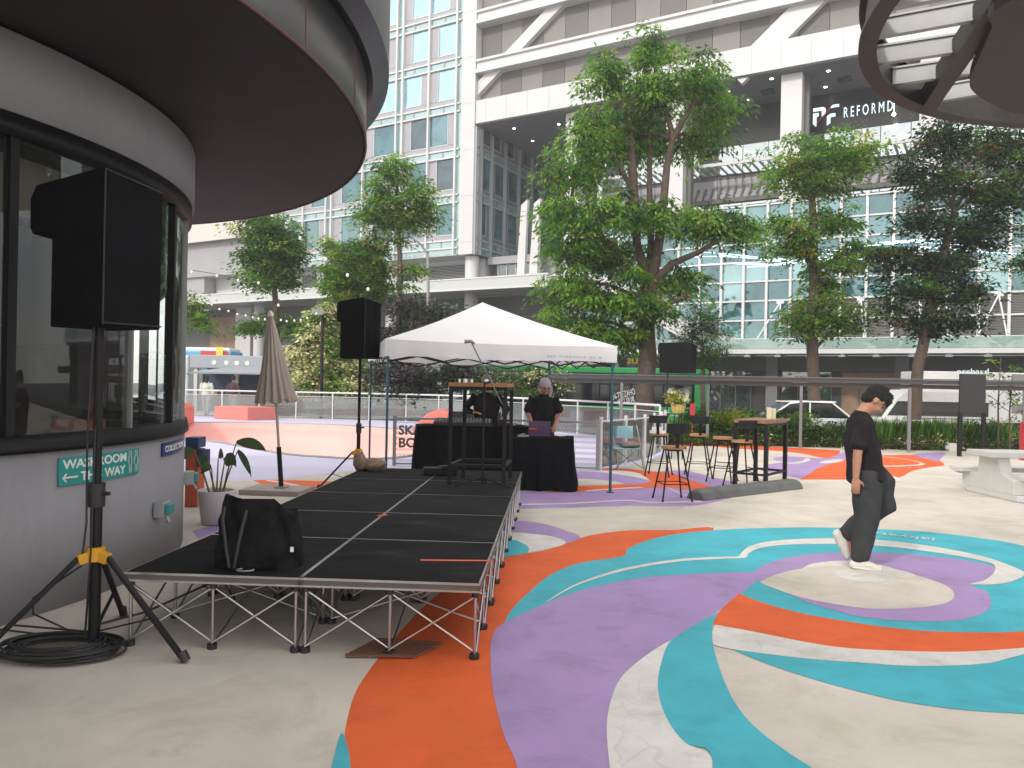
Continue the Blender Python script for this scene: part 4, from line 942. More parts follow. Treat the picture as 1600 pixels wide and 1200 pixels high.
def tree(name, label, cat, group, Y, trunk, blobs, ncl, per, cs, leaf, asp, mats, weights, r0=.2, gz=-.45, limbs=None, dz=0, **kw):
    """trunk, blobs given as picture measurements at distance Y: trunk [(px,py,r)], blobs [(px,py,rx,ry,dY)]"""
    base = at(trunk[0][0], trunk[0][1], Y); base.z = gz
    t = thing(name, label, cat, base, group)
    tp = [base]+[at(x, y, Y+(d[0] if d else 0)) for x, y, r_, *d in trunk[1:]]; b = MB(); tp2 = []; rr_ = []
    rad = [q_[2] for q_ in trunk]
    for i in range(len(tp)-1):
        for k in range(4):
            u = k/4; tp2.append(tp[i].lerp(tp[i+1], u)); rr_.append(rad[i]*(1-u)+rad[i+1]*u)
    tp2.append(tp[-1]); rr_.append(rad[-1]); rr_[0] *= 1.35
    tp2 = [p+Vector((math.sin(i*1.3)*rad[0]*.12, math.cos(i*1.7)*rad[0]*.12, 0)) for i, p in enumerate(tp2)]
    b.tube(tp2, rr_, 10)
    bl = []
    for (x, y, rx, ry, dY) in blobs:
        c = at(x, y, Y+dY); k = (Y+dY)/F; bl.append((tuple(c), (rx*k, rx*k*.95, ry*k)))
    for L in (limbs or []):
        pts = [at(x, y, Y+d) for x, y, r_, d in L]; pts2 = []; rs = []
        for i in range(len(pts)-1):
            for k in range(4): pts2.append(pts[i].lerp(pts[i+1], k/4)); rs.append(L[i][2]*(1-k/4)+L[i+1][2]*k/4)
        pts2.append(pts[-1]); rs.append(L[-1][2]); b.tube(pts2, rs, 8)
    data = clumps(bl, ncl, per, cs, leaf, asp, len(mats), weights, **kw); CC = data[5]
    allp = tp2+([at(x, y, Y+d) for L in (limbs or []) for x, y, r_, d in L])
    upper = [p for p in allp if p.z > tp2[0].z+.28*(tp2[-1].z-tp2[0].z)] or allp
    for (c, r_) in bl:                                 # a limb to each mass, twigs to its clumps
        c = Vector(c); src = min(upper, key=lambda p: (p-c).length+max(0, p.z-c.z+.5)*1.5); mid = src.lerp(c, .5)+Vector((0, 0, .08*(c-src).length))
        b.tube([src, src.lerp(mid, .5)+Vector((0, 0, -.02)), mid, c], [r0*.42, r0*.33, r0*.25, r0*.12], 6)
    for i in range(0, len(CC), 3):
        cc = Vector(CC[i]); c = min(bl, key=lambda q_: (Vector(q_[0])-cc).length); b.tube([Vector(c[0]), Vector(c[0]).lerp(cc, .55)+Vector((0, 0, .05)), cc], [r0*.12, r0*.08, r0*.03], 4)
    b.build('trunk', m_bark, t); crown(t, data, mats); return t

# ------------------------------------------------------------------ office tower (left wing)
gl_hi = facade_glass('office_glass_painted_sky', (.20, .38, .50), .42, 1.2, (.13, .29, .40), tint=(.66, .88, 1))  # upper storeys: bright sky reflection painted into the glass colour
gl_lo = facade_glass('office_glass_painted_dark', (.015, .05, .06), .16, .45, (.04, .12, .14), tint=(.6, .85, .95))  # lower storeys: dark body colour stands in for reflected buildings
gl_lo2 = facade_glass('office_glass_slate', (.02, .035, .045), .12, .5, (.05, .08, .09), tint=(.7, .85, .95)); gl_lo3 = facade_glass('office_glass_teal', (.06, .14, .16), .2, .9, (.02, .06, .07), tint=(.65, .9, 1))  # pane-to-pane tone variants of the dark-painted lower glass
gl_bl = facade_glass('office_glass_blinds', (.16, .17, .19), .25, .5, (.12, .14, .16))
gl_gr = facade_glass('spandrel_green', (.22, .36, .35), .25, .3, (.16, .29, .29))
gl_dk = facade_glass('shop_glass_dark', (.012, .018, .02), .18, .4, (.03, .04, .04))
gl_sk = facade_glass('upper_band_glass', (.16, .22, .26), .45, .5, (.12, .18, .22))
m_pan = mat('grey_infill_panel', (.34, .34, .38), .5, noise=.06, nscale=1)
tw = thing('office_tower', 'glass office tower wing with white mullion grid left of the tall white column', 'building', P(-20, 0, -.45))
def PB(s0, s1, d0, d1, z0, z1, Pf=P): 
    o = Pf(s0, d0, z0); return o, Pf(s1, d0, z0)-o, Pf(s0, d1, z0)-o, Vector((0, 0, z1-z0))
def pbox(b, s0, s1, d0, d1, z0, z1, mi=0, Pf=P): b.para(*PB(s0, s1, d0, d1, z0, z1, Pf), mi)
b = MB(); pbox(b, -48, -.5, .25, 26, 12.9, 44); b.build('wall', m_clad2, tw)
FL = [14.30+4.05*k for k in range(7)]           # bottom of each storey's glazing
pairs = [-2.12, -8.85, -17.45, -24.2, -32.8, -41]
def grid(Pf, S, parent, pairset, hi, dark=0, zmax=44, pan=None, frm=None):
    m_pan, m_whm = pan or MATS['grey_infill_panel'], frm or MATS['white_metal']
    for k in range(len(S)-1):
        a, c = S[k], S[k+1]; a2 = a+(.36 if a in pairset else 0); c2 = c-(.36 if c in pairset else 0)
        for f, z in enumerate(FL):
            if z > zmax: continue
            zt = min(z+3.35, 44); side = (k+f*2+int(a*3)) % 3 != 0; w = c2-a2; pw = w*.30
            p0, p1 = (a2, a2+pw) if side else (c2-pw, c2); w0, w1 = (a2+pw, c2) if side else (a2, c2-pw)
            b = MB(); wpn = MB(); pbox(wpn, w0+.04, w1-.04, .10, .16, z+.55, zt-.02, 0, Pf)
            for (q0, q1, r0, r1) in ((w0, w0+.05, z+.5, zt), (w1-.05, w1, z+.5, zt), (w0, w1, z+.48, z+.55)): pbox(b, q0, q1, .02, .17, r0, r1, 1, Pf)
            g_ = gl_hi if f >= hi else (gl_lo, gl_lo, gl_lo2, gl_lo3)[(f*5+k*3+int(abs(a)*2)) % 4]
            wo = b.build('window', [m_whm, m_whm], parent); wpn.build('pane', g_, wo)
            b = MB(); pbox(b, p0, p1, .06, .2, z+.5, zt, 0, Pf); pbox(b, a2, c2, .05, .2, z, z+.47, 0, Pf); b.build('infill_panel', m_pan, parent)
    b = MB()
    s0, s1 = S[0], S[-1]
    for f in [12.97]+FL:
        if f > zmax: continue
        z = f if f < 13.5 else f-.70
        pbox(b, s0, s1, -.10, .2, z-.07, z+.07, 0, Pf)
        pbox(b, s0, s1, -.10, .2, f-.07, f+.07, 0, Pf)
    b.build('transoms', m_whm, parent)
    b = MB()
    for f in FL:
        if f > zmax: continue
        z0 = 13.04 if f == FL[0] else f-.63
        pbox(b, s0, s1, .04, .18, z0, f-.07, 0, Pf)
    b.build('spandrels', gl_gr, parent)
    b = MB()
    for f in FL:
        for k in range(len(S)-1): m_ = S[k]*.55+S[k+1]*.45; pbox(b, m_, m_+.12, -.02, .06, f-.62, f-.08, 0, Pf)
    b.build('spandrel_clips', m_pan, parent)
    b = MB()
    for a in S:
        for q_ in ((a-.36, a+.36) if a in pairset else (a,)): pbox(b, q_-.085, q_+.085, -.22, .2, 12.9, zmax, 0, Pf)
    b.build('mullions', m_whm, parent)
    b = MB()
    for a in pairset: pbox(b, a-.28, a+.28, .06, .2, 12.95, zmax, 0, Pf)
    b.build('vision_strips', gl_gr, parent)
S = [-28.4, -24.2, -20.9, -17.45, -13.15, -8.85, -5.5, -2.12]
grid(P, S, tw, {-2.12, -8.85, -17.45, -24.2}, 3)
b = MB(); pbox(b, -1.68, -.36, -.30, 1.2, 12.9, 44)
b.build('corner_column', m_clad, tw, .03)
b = MB()
for k in range(8): pbox(b, -1.685, -.355, -.305, -.29, 14.3+4.05*k-.34, 14.3+4.05*k-.30)
b.build('column_joints', m_pan, tw)
# recess side wall, running back from the corner
P2 = lambda u, d, z: P(-.36-d, u, z)
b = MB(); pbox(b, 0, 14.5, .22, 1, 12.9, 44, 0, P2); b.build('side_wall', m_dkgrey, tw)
grid(P2, [.25, 2.6, 5.0, 7.6, 10.2, 13.6], tw, {.25}, 99, zmax=24.0, pan=mat('shaded_side_panel', (.13, .135, .15), .5), frm=mat('shaded_side_frame', (.30, .33, .35), .4))  # recess shade painted in: darker copies of the panel and frame colours
# podium under the wing
b = MB(); pbox(b, -48, -.6, 2.2, 20, 10.5, 12.95); pbox(b, -48, -.9, 2.05, 2.2, 10.5, 11.2); b.build('podium_wall', m_clad, tw)
b = MB()
for (s0, s1) in ((-23, -15.4), (-14, -8.2), (-6.9, -1.4)):
    pbox(b, s0, s1, 2.1, 2.19, 11.25, 12.5, 1)
    for k in range(9): pbox(b, s0, s1, 1.98, 2.12, 11.3+.14*k, 11.35+.14*k, 0)
b.build('louvres', [m_pan, m_dark], tw)
for s in (-1.15, -10.1, -19, -28): b = MB(); b.lathe([(.62, -.45), (.62, 12.92)], P(s, .95, 0), 24); b.build('round_column', m_clad, tw)
b = MB(); pbox(b, .8, 9.0, 3.0, 14, 10.5, 12.9); b.build('recess_base_wall', m_clad2, tw)
b = MB(); pbox(b, -.3, 5.2, 2.2, 3.0, 12.3, 12.95); pbox(b, 4.0, 5.2, 2.2, 3.2, 10.5, 12.6); b.build('recess_band', m_clad2, tw)
b = MB(); pbox(b, .0, 3.9, 2.6, 2.9, 10.9, 12.3, 0); 
for k in range(4): pbox(b, .6+k*.9, .66+k*.9, 2.5, 2.6, 10.9, 12.3, 1)
b.build('podium_window', [gl_dk, m_whm], tw)
# podium canopy slab with swoop
b = MB(); pbox(b, -48, 8.2, -2.4, 3.0, 9.55, 10.35); b.build('podium_canopy', mat('canopy_edge', (.50, .53, .52), .45, noise=.06), tw)
b = MB(); pbox(b, -48, 8.25, -2.45, -2.35, 10.35, 10.48); pbox(b, -48, 8.25, -2.45, -2.35, 9.42, 9.56); b.build('canopy_trim', m_whm, tw)
b = MB(); pbox(b, -48, 8.2, 3.2, 3.6, -.45, 9.5); b.build('arcade_wall', mat('arcade_grey', (.13, .13, .135), .8, noise=.2, nscale=.2), tw)
for (s0, s1, z0, z1) in ((-38.5, -33.2, -.45, 8.6), (-30.2, -27.8, -.45, 7.5)): b = MB(); pbox(b, s0, s1, 3.0, 3.19, z0, z1); pbox(b, (s0+s1)/2, (s0+s1)/2+.05, 2.97, 3.0, z0, z1, 1); b.build('hoarding_board', [m_ply, m_dkgrey], tw)
b = MB(); pbox(b, -32.8, -30.4, 1.8, 3.18, -.45, 9.5); b.build('pier', m_clad, tw)
for s0 in (-24, -17, -8, -2): b = MB(); pbox(b, s0, s0+4.6, 2.95, 3.18, -.2, 6.2); b.build('shop_window', gl_dk, tw)
# grey end block at far left with boarded bay
eb = thing('boarded_block', 'low grey block with brown boarded bay at far left behind the trees', 'building', P(-40, 0, -.45))
b = MB(); pbox(b, -62, -28.6, -.6, -.3, 16.6, 20.2, 0); pbox(b, -62, -28.8, .2, 3, 19.8, 30, 0); b.build('upper_wall', mat('warm_cladding', (.62, .56, .54), .6, noise=.05), eb)
b = MB(); pbox(b, -62, -36.6, .6, 2, 10.4, 16.6); pbox(b, -62, -28.6, 3.4, 3.9, 10.4, 16.6); b.build('wall', m_clad2, eb)
b = MB(); pbox(b, -36.4, -31.7, 2.9, 3.35, 10.4, 15.4, 0); pbox(b, -34.2, -34.12, 2.86, 2.9, 10.4, 15.4, 1); b.build('boarding', [m_ply, m_dkgrey], eb)
b = MB(); pbox(b, -31.5, -29.0, 1.2, 3.3, 10.4, 16.55); b.build('pier', m_clad, eb)

# ------------------------------------------------------------------ shopping centre (right wing)
ml = thing('shopping_centre', 'shopping centre with white beams, grey panels above and tall glass atrium on the right', 'building', P(25, 0, -.45))
b = MB(); pbox(b, -.35, 62, .9, 20, 24.45, 44); b.build('upper_body', m_dkgrey, ml)
k = 0
b1, b2 = MB(), MB()
for row, (z0, z1) in enumerate(((26.3, 29.7-1.0), (29.9, 33.0), (34.2, 37.5), (38.5, 44))):
    for i in range(31):
        s0 = -.33+i*2.05; (b1 if (i+row) % 2 else b2).para(*PB(s0+.02, s0+2.03, .62, .9, z0, z1))
b1.build('dark_panels', m_dkgrey, ml); b2.build('light_panels', m_mdgrey, ml)
def beam(z0, z1, name, lip=True):
    b = MB(); pbox(b, -.33, 62, -.15, .85, z0, z1)
    if lip: pbox(b, -.33, 62, -.42, -.15, z0+.02, z0+.34); pbox(b, -.33, 62, -.34, -.15, z1-.22, z1-.01)
    b.build(name, m_clad, ml)
beam(24.3, 26.3, 'main_beam', False); beam(28.6, 29.85, 'floor_beam'); beam(32.9, 34.15, 'floor_beam'); beam(37.2, 38.4, 'floor_beam')
b = MB()
for i in range(30): pbox(b, -.33+i*2.05+1.0, -.33+i*2.05+1.035, -.157, -.14, 24.32, 26.28)
b.build('beam_joints', m_pan, ml)
b = MB()
def diag(s0, z0, s1, z1, w=1.0, b=b): b.bar(P(s0, .34, z0), P(s1, .34, z1), .5, w, 0, up=(0, 0, 1))
diag(-1.0, 27.0, 14.0, 38.0, .95); diag(22, 24.4, 37.5, 37.5, 1.6); diag(38.5, 37, 55, 24, 1.3)
b.build('diagonal_braces', m_clad, ml)
b = MB(); pbox(b, -.33, 62, .0, 16, 24.2, 24.29); b.build('soffit', m_soff, ml)
for i, (s, d) in enumerate([(2.2, 2.2), (2.0, 6), (6.2, 3), (21.0, 2.2), (22, 4.6), (28.2, 1.6), (27.6, 4.6), (31.8, 1.3), (31.5, 4.2), (24.4, 1.2), (18.5, 2), (35, 3)]):
    b = MB(); b.lathe([(0, 24.17), (.11, 24.17), (.13, 24.20)], P(s, d, 0), 10); b.build('downlight', m_glow, ml)
for (s, d) in ((23.2, 3.0), (28.6, 3.1), (31.8, 2.7)): b = MB(); pbox(b, s, s+.9, d, d+1, 24.12, 24.19); b.build('soffit_vent', m_dark, ml)
b = MB(); pbox(b, -.33, 9.0, 13.0, 13.5, 9, 24.2, 0); pbox(b, 6.2, 8.8, 11.5, 12.9, 17.5, 21.5, 1); b.build('recess_back_glass', [gl_dk, gl_sk], ml)
b = MB()
for k in range(5): pbox(b, 0, 9, 12.8, 13, 11+k*3.2, 11.35+k*3.2)
b.build('recess_rails', m_dkgrey, ml)
for (s0, s1, d0) in ((7.9, 9.2, .9), (16.6, 18.0, .9), (25.15, 26.6, .8), (34.0, 35.4, .8), (43.6, 45, .8)):
    b = MB(); pbox(b, s0, s1, d0, d0+1.4, 5, 24.19); b.build('white_column', m_clad, ml, .03)
    if s0 > 16: b = MB(); pbox(b, s1+.0, s1+.35, d0+.9, d0+1.5, 15, 24.18); b.build('column_return', m_dkgrey, ml)
# set back wall above the atrium
b = MB(); pbox(b, 9.0, 60, 6.2, 7, 15, 24.2); b.build('set_back_wall', m_dkgrey, ml)
b = MB(); pbox(b, 9.2, 60, 6.05, 6.19, 21.2, 24.15); b.build('dark_fascia', mat('fascia_black', (.014, .018, .022), .25), ml)
for i in range(24):
    s0 = 9.3+i*2.0; b = MB(); pbox(b, s0, s0+1.95, 6.0, 6.15, 18.9, 21.15, 0); pbox(b, s0, s0+1.95, 6.0, 6.15, 17.0, 18.5, 1); pbox(b, s0, s0+1.95, 6.0, 6.15, 15.2, 16.5, 0); b.build('upper_window', [gl_sk, m_pan], ml)
b = MB(); pbox(b, 9.2, 60, 3.9, 4.05, 19.1, 19.35)
for i in range(78):
    s = 9.4+i*.62; b.bar(P(s, 4.0, 19.1), P(s+.1, 6.1, 19.0), .16, .10)
b.build('sunshade', m_whm, ml)
b = MB(); pbox(b, 9.2, 60, 5.85, 5.99, 16.6, 16.95)
for i in range(78): s = 9.4+i*.62; b.bar(P(s, 5.9, 16.95), P(s+.3, 5.9, 17.9), .05, .16)
b.build('shade_bars', m_dkgrey, ml)
# lettering REFORMD with its emblem
def fpt(px, py, d=.3): 
    X, Z = ray(px, py); o = FO+FB*d; s = (X*o.y-o.x)/(FW.x-X*FW.y); Y = o.y+FW.y*s; return P(s, d, H+Z*Y), s
zt0, zt1 = 22.15, 23.05
p0 = P(28.7, 5.98, zt0); m_ledw = mat('sign_led', (.75, .9, 1), .4, emit=(.75, .93, 1), es=.55)
sgn = thing('gym_sign', 'lit white REFORMD lettering with a slashed emblem high on the dark fascia', 'sign', p0)
text_mesh('lettering', 'REFORMD', m_ledw, sgn, p0, FW, (0, 0, 1), .78, .06, width=fpt(1394, 172, 5.95)[1]-28.7, space=1.5)
def emb(pts, m):
    b = MB(); b.prism([P(26.55+x, 6.0, 21.75+z) for x, z in pts], -FB*.06); b.build('emblem', m, sgn, fix=True)
emb([(0, 1.45), (.75, 1.45), (.9, 1.3), (.9, .95), (.7, .75), (.62, .75), (.62, 1.2), (0, 1.2)], m_ledw)
emb([(0, 1.05), (.4, 1.05), (.4, .8), (.25, .75), (.25, .0), (0, .25)], m_ledw)
emb([(.02, .02), (.1, .0), (1.3, 1.3), (1.2, 1.35)], mat('sign_red', (.45, .03, .04), .4))
emb([(1.15, 1.25), (1.4, 1.5), (1.85, 1.5), (1.85, 1.3), (1.45, 1.3)], m_ledw)
emb([(1.0, .0), (1.25, .15), (1.25, .6), (1.6, .6), (1.6, .85), (1.25, .85), (1.0, .7)], m_ledw)
b = MB(); lump(P(32.2, 5.0, 21.55), (.13, .13, .13), 1, None, b, 10, 6, .0); b.tube([P(32.2, 5, 21.7), P(32.2, 5, 24.2)], .02, 5, 0); tag(b.build('pendant_lamp', m_glow), 'small glowing round pendant lamp under the REFORMD sign', 'lamp')
# glass atrium
MUL = [10+1.62*i for i in range(32)]
RWS = [5.15, 6.5, 7.9, 9.3, 10.7, 12.05, 13.4, 14.8]
b = MB(); pbox(b, 9.9, 61, .35, 6, 5.0, 15.0); b.build('atrium_body', m_dark, ml)
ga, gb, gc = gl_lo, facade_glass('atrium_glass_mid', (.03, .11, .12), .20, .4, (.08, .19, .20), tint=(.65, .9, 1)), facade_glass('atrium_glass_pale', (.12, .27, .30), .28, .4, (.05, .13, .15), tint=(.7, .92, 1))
cnt = 0
for i in range(len(MUL)-1):
    if MUL[i] > 43: continue
    b = MB()
    for k in range(len(RWS)-1):
        s0, s1, z0, z1 = MUL[i]+.08, MUL[i+1]-.08, RWS[k]+.05, RWS[k+1]-.05
        h_ = (i*7+k*13+(i*k) % 5) % 10
        if s0 > 25.5 and k < 2: pbox(b, s0, s1, .2, .3, z0, z1, 3); [pbox(b, s0, s1, .14, .2, z0+.1*q_, z0+.045+.1*q_, 4) for q_ in range(13)]
        else: pbox(b, s0, s1, .16, .26, z0, z1, 0 if h_ < 5 else 1 if h_ < 9 else 2)
    b.build('atrium_window', [ga, gb, gc, m_dkgrey, m_mdgrey], ml)
b = MB()
for s in MUL: pbox(b, s-.085, s+.085, -.12, .34, 5.0, 14.95)
b.build('atrium_mullions', m_whm, ml)
b = MB()
for z in RWS: pbox(b, 9.9, 61, -.02, .33, z-.055, z+.055)
b.build('atrium_transoms', m_whm, ml)
b = MB(); rr = random.Random(5)
for k in range(16):
    s = 18+k*1.05; z = 10.6+.5*math.sin(k*.7)+k*.035
    pts = [P(s+u*6.5, -.25-.05*(k % 3), z+.35*math.sin(u*2.2+k)+.06*(k % 4)-.4*u) for u in np.linspace(0, 1, 8)]; b.tube(pts, .022, 4, 0, smooth=False)
b.build('light_strips', mat('cool_strip_light', (.8, .95, 1), .4, emit=(.75, .93, 1), es=.9), ml)
b = MB(); pbox(b, 9.9, 61, -.3, .35, 4.55, 5.0); b.build('sill_band', m_clad, ml)
# lower glass canopy with V struts
b = MB(); b.para(P(9, -.3, 4.35), P(61, -.3, 4.35)-P(9, -.3, 4.35), P(9, -2.9, 4.9)-P(9, -.3, 4.35), (0, 0, .05)); pbox(b, 9, 61, -2.95, -2.9, 4.3, 4.98); b.build('canopy_glass', facade_glass('canopy_pale_glass', (.26, .36, .34), .10, .3, (.21, .31, .29)), ml)
b = MB(); pbox(b, 9, 61, -3.0, -2.8, 3.98, 4.28); pbox(b, 9, 61, -.6, -.2, 3.95, 4.3); b.build('canopy_beam', m_clad, ml)
b = MB()
for i in range(26): s = 10+i*2; b.bar(P(s, -3.0, 3.9), P(s, -.2, 3.9), .1, .12); b.box(P(s, -2.9, 3.82), (.4, .3, .14), -R(30))
b.build('canopy_brackets', m_grm, ml)
for i, s in enumerate((15.5, 25.2, 30.4, 35.3, 38.2, 43)):
    b = MB(); top_ = P(s+.4, -.35, 7.7); b.tube([top_, P(s-1.1, -2.7, 4.2)], .055, 6); b.tube([top_, P(s+.9, -2.7, 4.2)], .055, 6); b.box(top_, (.5, .2, .2), -R(30)); b.build('canopy_strut', m_whm, ml)
# swooping slab where the high canopy comes down
b = MB(); pr_ = [(8.2, 10.35), (11.5, 10.3), (14.0, 9.6), (17.5, 7.6), (20.5, 5.6), (24, 4.95), (24, 4.3), (20, 4.7), (16.8, 6.5), (13.6, 8.6), (11.2, 9.45), (8.2, 9.5)]
b.prism([P(s, -2.3, z) for s, z in pr_], FB*1.9); b.build('canopy_swoop', m_clad, ml, fix=True)
for s in (4.3, 5.5): b = MB(); b.prism([P(s, -.6, 10.4), P(s+.75, -.6, 10.4), P(s+.95+(.0), -.6, 17.0), P(s+.35, -.6, 16.6)], FB*.4); b.build('white_fin', m_clad, ml, fix=True)
# ground floor shops
b = MB(); pbox(b, 8.2, 61, 1.2, 1.6, -.45, 4.0, 0); pbox(b, 8.2, 61, .4, 1.2, 2.9, 3.95, 1); b.build('ground_floor_wall', [mat('shopfront_dark', (.035, .036, .036), .6, noise=.3, nscale=.2), mat('shop_fascia', (.04, .042, .044), .5)], ml)
for i, s in enumerate((10, 15, 20, 25.5, 29.5, 33.5, 37.5, 42)):
    b = MB(); pbox(b, s, s+3.4, 1.1, 1.19, -.4, 2.85, 0)
    for k in range(4): pbox(b, s+k*1.12, s+k*1.12+.06, 1.02, 1.1, -.4, 2.85, 1)
    b.build('shop_window', [gl_dk if i != 4 else m_ply, m_dkgrey], ml)
for s in (14, 24.6, 32.9, 41.5): b = MB(); pbox(b, s, s+.8, .2, 1.15, -.45, 3.94); b.build('pier', m_soff, ml)
po, s_o = fpt(1494, 585); shop = thing('shop_sign', 'white orchard lettering on the dark shop fascia behind the black board', 'sign', po)
text_mesh('lettering', 'orchard', m_ledw, shop, po, FW, (0, 0, 1), .40, .05, width=fpt(1544, 585)[1]-s_o)
po, s_o = fpt(1239, 600, -.2); shop = thing('promotion_sign', 'small white seventy percent sign in the shopfront under the canopy', 'sign', po)
b = MB(); b.para(po, FW*1.1, FB*.05, (0, 0, .75)); b.build('board', m_sign_white, shop)
text_mesh('lettering', '70%', m_dkgrey, shop, po+FW*.1+Vector((0, 0, .2))-FB*.02, FW, (0, 0, 1), .35, .01, width=.9)
po, s_o = fpt(979, 568, .2); shop = thing('yellow_sign', 'small yellow lit number sign in the dark shopfront beside the big trunk', 'sign', po)
text_mesh('lettering', '2U', mat('sign_yellow', (.5, .4, .02), .4, emit=(.5, .4, .02), es=.35), shop, po, FW, (0, 0, 1), .42, .05, width=.9)
b = MB(); lump(fpt(964, 574, .1)[0], (.17, .17, .3), 2, None, b, 10, 8, .05); lump(fpt(964, 567, .1)[0], (.12, .12, .14), 4, None, b, 10, 8, .03); tag(b.build('snowman_figure', m_sign_white), 'small white rounded figure in the shop window above the bus', 'figure')

# thin lamp pole at the bowl railing
q = at(503, 560, 32.6); t = thing('lamp_pole', 'thin dark pole with a small floodlight before the cream shrub', 'lamp pole', (q.x, 32.6, 0))
b = MB(); b.tube([(q.x, 32.6, 0), (q.x, 32.6, at(500, 492, 32.6).z)], .07, 8); b.build('pole', m_bkm, t)
b = MB(); b.box(at(496, 488, 32.5), (.45, .25, .22), .3); b.build('floodlight', m_grm, t)
# lamp post
lpz = at(669, 470, 50); t = thing('street_lamp', 'curved grey street lamp in front of the office tower', 'street lamp', (lpz.x, 50, -.45))
b = MB(); b.tube([(lpz.x, 50, -.45), at(669, 440, 50), at(668, 400, 50), at(660, 384, 50), at(640, 368, 49.6), at(618, 354, 49.2)], [.12, .1, .09, .07, .05, .045], 8); b.build('pole', m_grm, t)
b = MB(); b.box(at(614, 353, 49.2), (.9, .3, .12), R(20)); b.build('lamp_head', m_grm, t)

# ------------------------------------------------------------------ skate railing
m_gpan = glass('rail_glass', (.80, .84, .85), .10, .72, .03)
rl = [Vector((*p, 0)) for p in ((-26, 32.0), (-14, 32.0), (-8.5, 31.9), (-3.6, 31.4), (-.6, 29.2), (1.6, 26.1), (3.2, 23.6), (4.0, 21.5), (4.15, 20.3))]
def resample(pts, d):
    o = [pts[0]]; acc = 0
    for i in range(len(pts)-1):
        L = (pts[i+1]-pts[i]).length; k = d-acc
        while k <= L: o.append(pts[i].lerp(pts[i+1], k/L)); k += d
        acc = (acc+L) % d
    return o
rs = resample(rl, 1.55); t = thing('glass_railing', 'white and glass railing curving round the far side of the skate bowl', 'railing', rs[len(rs)//2])
b = MB(); b.tube([p+Vector((0, 0, 1.09)) for p in rs], .035, 8); b.build('top_rail', m_whm, t)
b = MB(); b.tube([p+Vector((0, 0, .92)) for p in rs], .014, 6); b.build('mid_rail', m_whm, t)
for p in rs: b = MB(); b.box(p+Vector((0, 0, .54)), (.05, .05, 1.08)); b.build('post', m_whm, t)
for i in range(len(rs)-1):
    p, q = rs[i], rs[i+1]; d = (q-p).normalized(); b = MB(); b.para(p+d*.05+Vector((0, 0, .08)), (q-d*.05)-(p+d*.05), d.cross(Vector((0, 0, 1)))*.012, (0, 0, .8)); b.build('glass_panel', m_gpan, t)
# mesh fence in front of the bowl
ff = [Vector((*p, 0)) for p in ((-2.22, 14.65), (-.4, 14.85), (1.7, 14.5))]; ff2 = [Vector((1.7, 14.5, 0)), Vector((2.75, 16.1, 0)), Vector((3.55, 18.2, 0)), Vector((4.1, 20.2, 0))]
t = thing('mesh_fence', 'low grey expanded mesh fence behind the tent with SKATE BOARD lettering', 'fence', ff[0])
m_mesh = mat('mesh_grey', (.42, .42, .44), .5, .3)
def meshpanel(p, q, z0, z1, pitch=.075):
    b = MB(); d = (q-p); L = d.length; d.normalize(); nx = int(L/pitch); nz = int((z1-z0)/(pitch*.7)); nn = d.cross(Vector((0, 0, 1)))*.004
    for i in range(nx):
        for k in range(nz):
            a = p+d*(i*pitch)+Vector((0, 0, z0+k*pitch*.7+pitch*.35)); m_ = a+d*pitch*.5+Vector((0, 0, pitch*.275)); e = a+d*pitch
            for u, v in ((a, m_), (m_, e)):
                w = Vector((0, 0, .0055)); fl = 1 if k % 2 == 0 else -1
            zz_ = pitch*.35*(1 if k % 2 == 0 else -1)
            b.add([a-w, a+w, a+d*pitch*.5+w+Vector((0, 0, zz_)), a+d*pitch*.5-w+Vector((0, 0, zz_)), e+w, e-w], [(0, 1, 2, 3), (3, 2, 4, 5)])
    return b
for i in range(2):
    meshpanel(ff[i], ff[i+1], .05, .86).build('mesh_panel', m_mesh, t)
    b = MB(); b.bar(ff[i]+Vector((0, 0, .9)), ff[i+1]+Vector((0, 0, .9)), .04, .04); b.bar(ff[i]+Vector((0, 0, .04)), ff[i+1]+Vector((0, 0, .04)), .03, .03); b.build('rail', m_grm, t)
for p in resample(ff, 1.95): b = MB(); b.box(p+Vector((0, 0, .48)), (.06, .06, .96)); b.build('post', m_grm, t)
text_mesh('lettering', 'SKATE', m_dkgrey, t, Vector((-2.14, 14.60, .60)), (1, .07, 0), (0, 0, 1), .175, .012, bold=.03)
text_mesh('lettering', 'BOARD', m_dkgrey, t, Vector((-2.14, 14.60, .36)), (1, .07, 0), (0, 0, 1), .175, .012, bold=.03)
t = thing('glass_fence', 'low glass and mesh fence from the tent to the bar stools', 'fence', ff2[0])
r2 = resample(ff2, 1.1)
if (r2[-1]-ff2[-1]).length > .3: r2.append(ff2[-1])
for p in r2: b = MB(); b.tube([p, p+Vector((0, 0, .98))], .03, 8); b.tube([p+Vector((0, 0, .98)), p+Vector((0, 0, 1.01))], .036, 8); b.build('post', m_whm, t)
b = MB(); b.tube([p+Vector((0, 0, .93)) for p in r2], .015, 6); b.build('rail', m_whm, t)
for i in range(len(r2)-1):
    p, q = r2[i], r2[i+1]; d = (q-p).normalized(); b = MB(); b.para(p+d*.05+Vector((0, 0, .06)), (q-d*.05)-(p+d*.05), d.cross(Vector((0, 0, 1)))*.01, (0, 0, .84)); b.build('glass_panel', m_gpan, t)

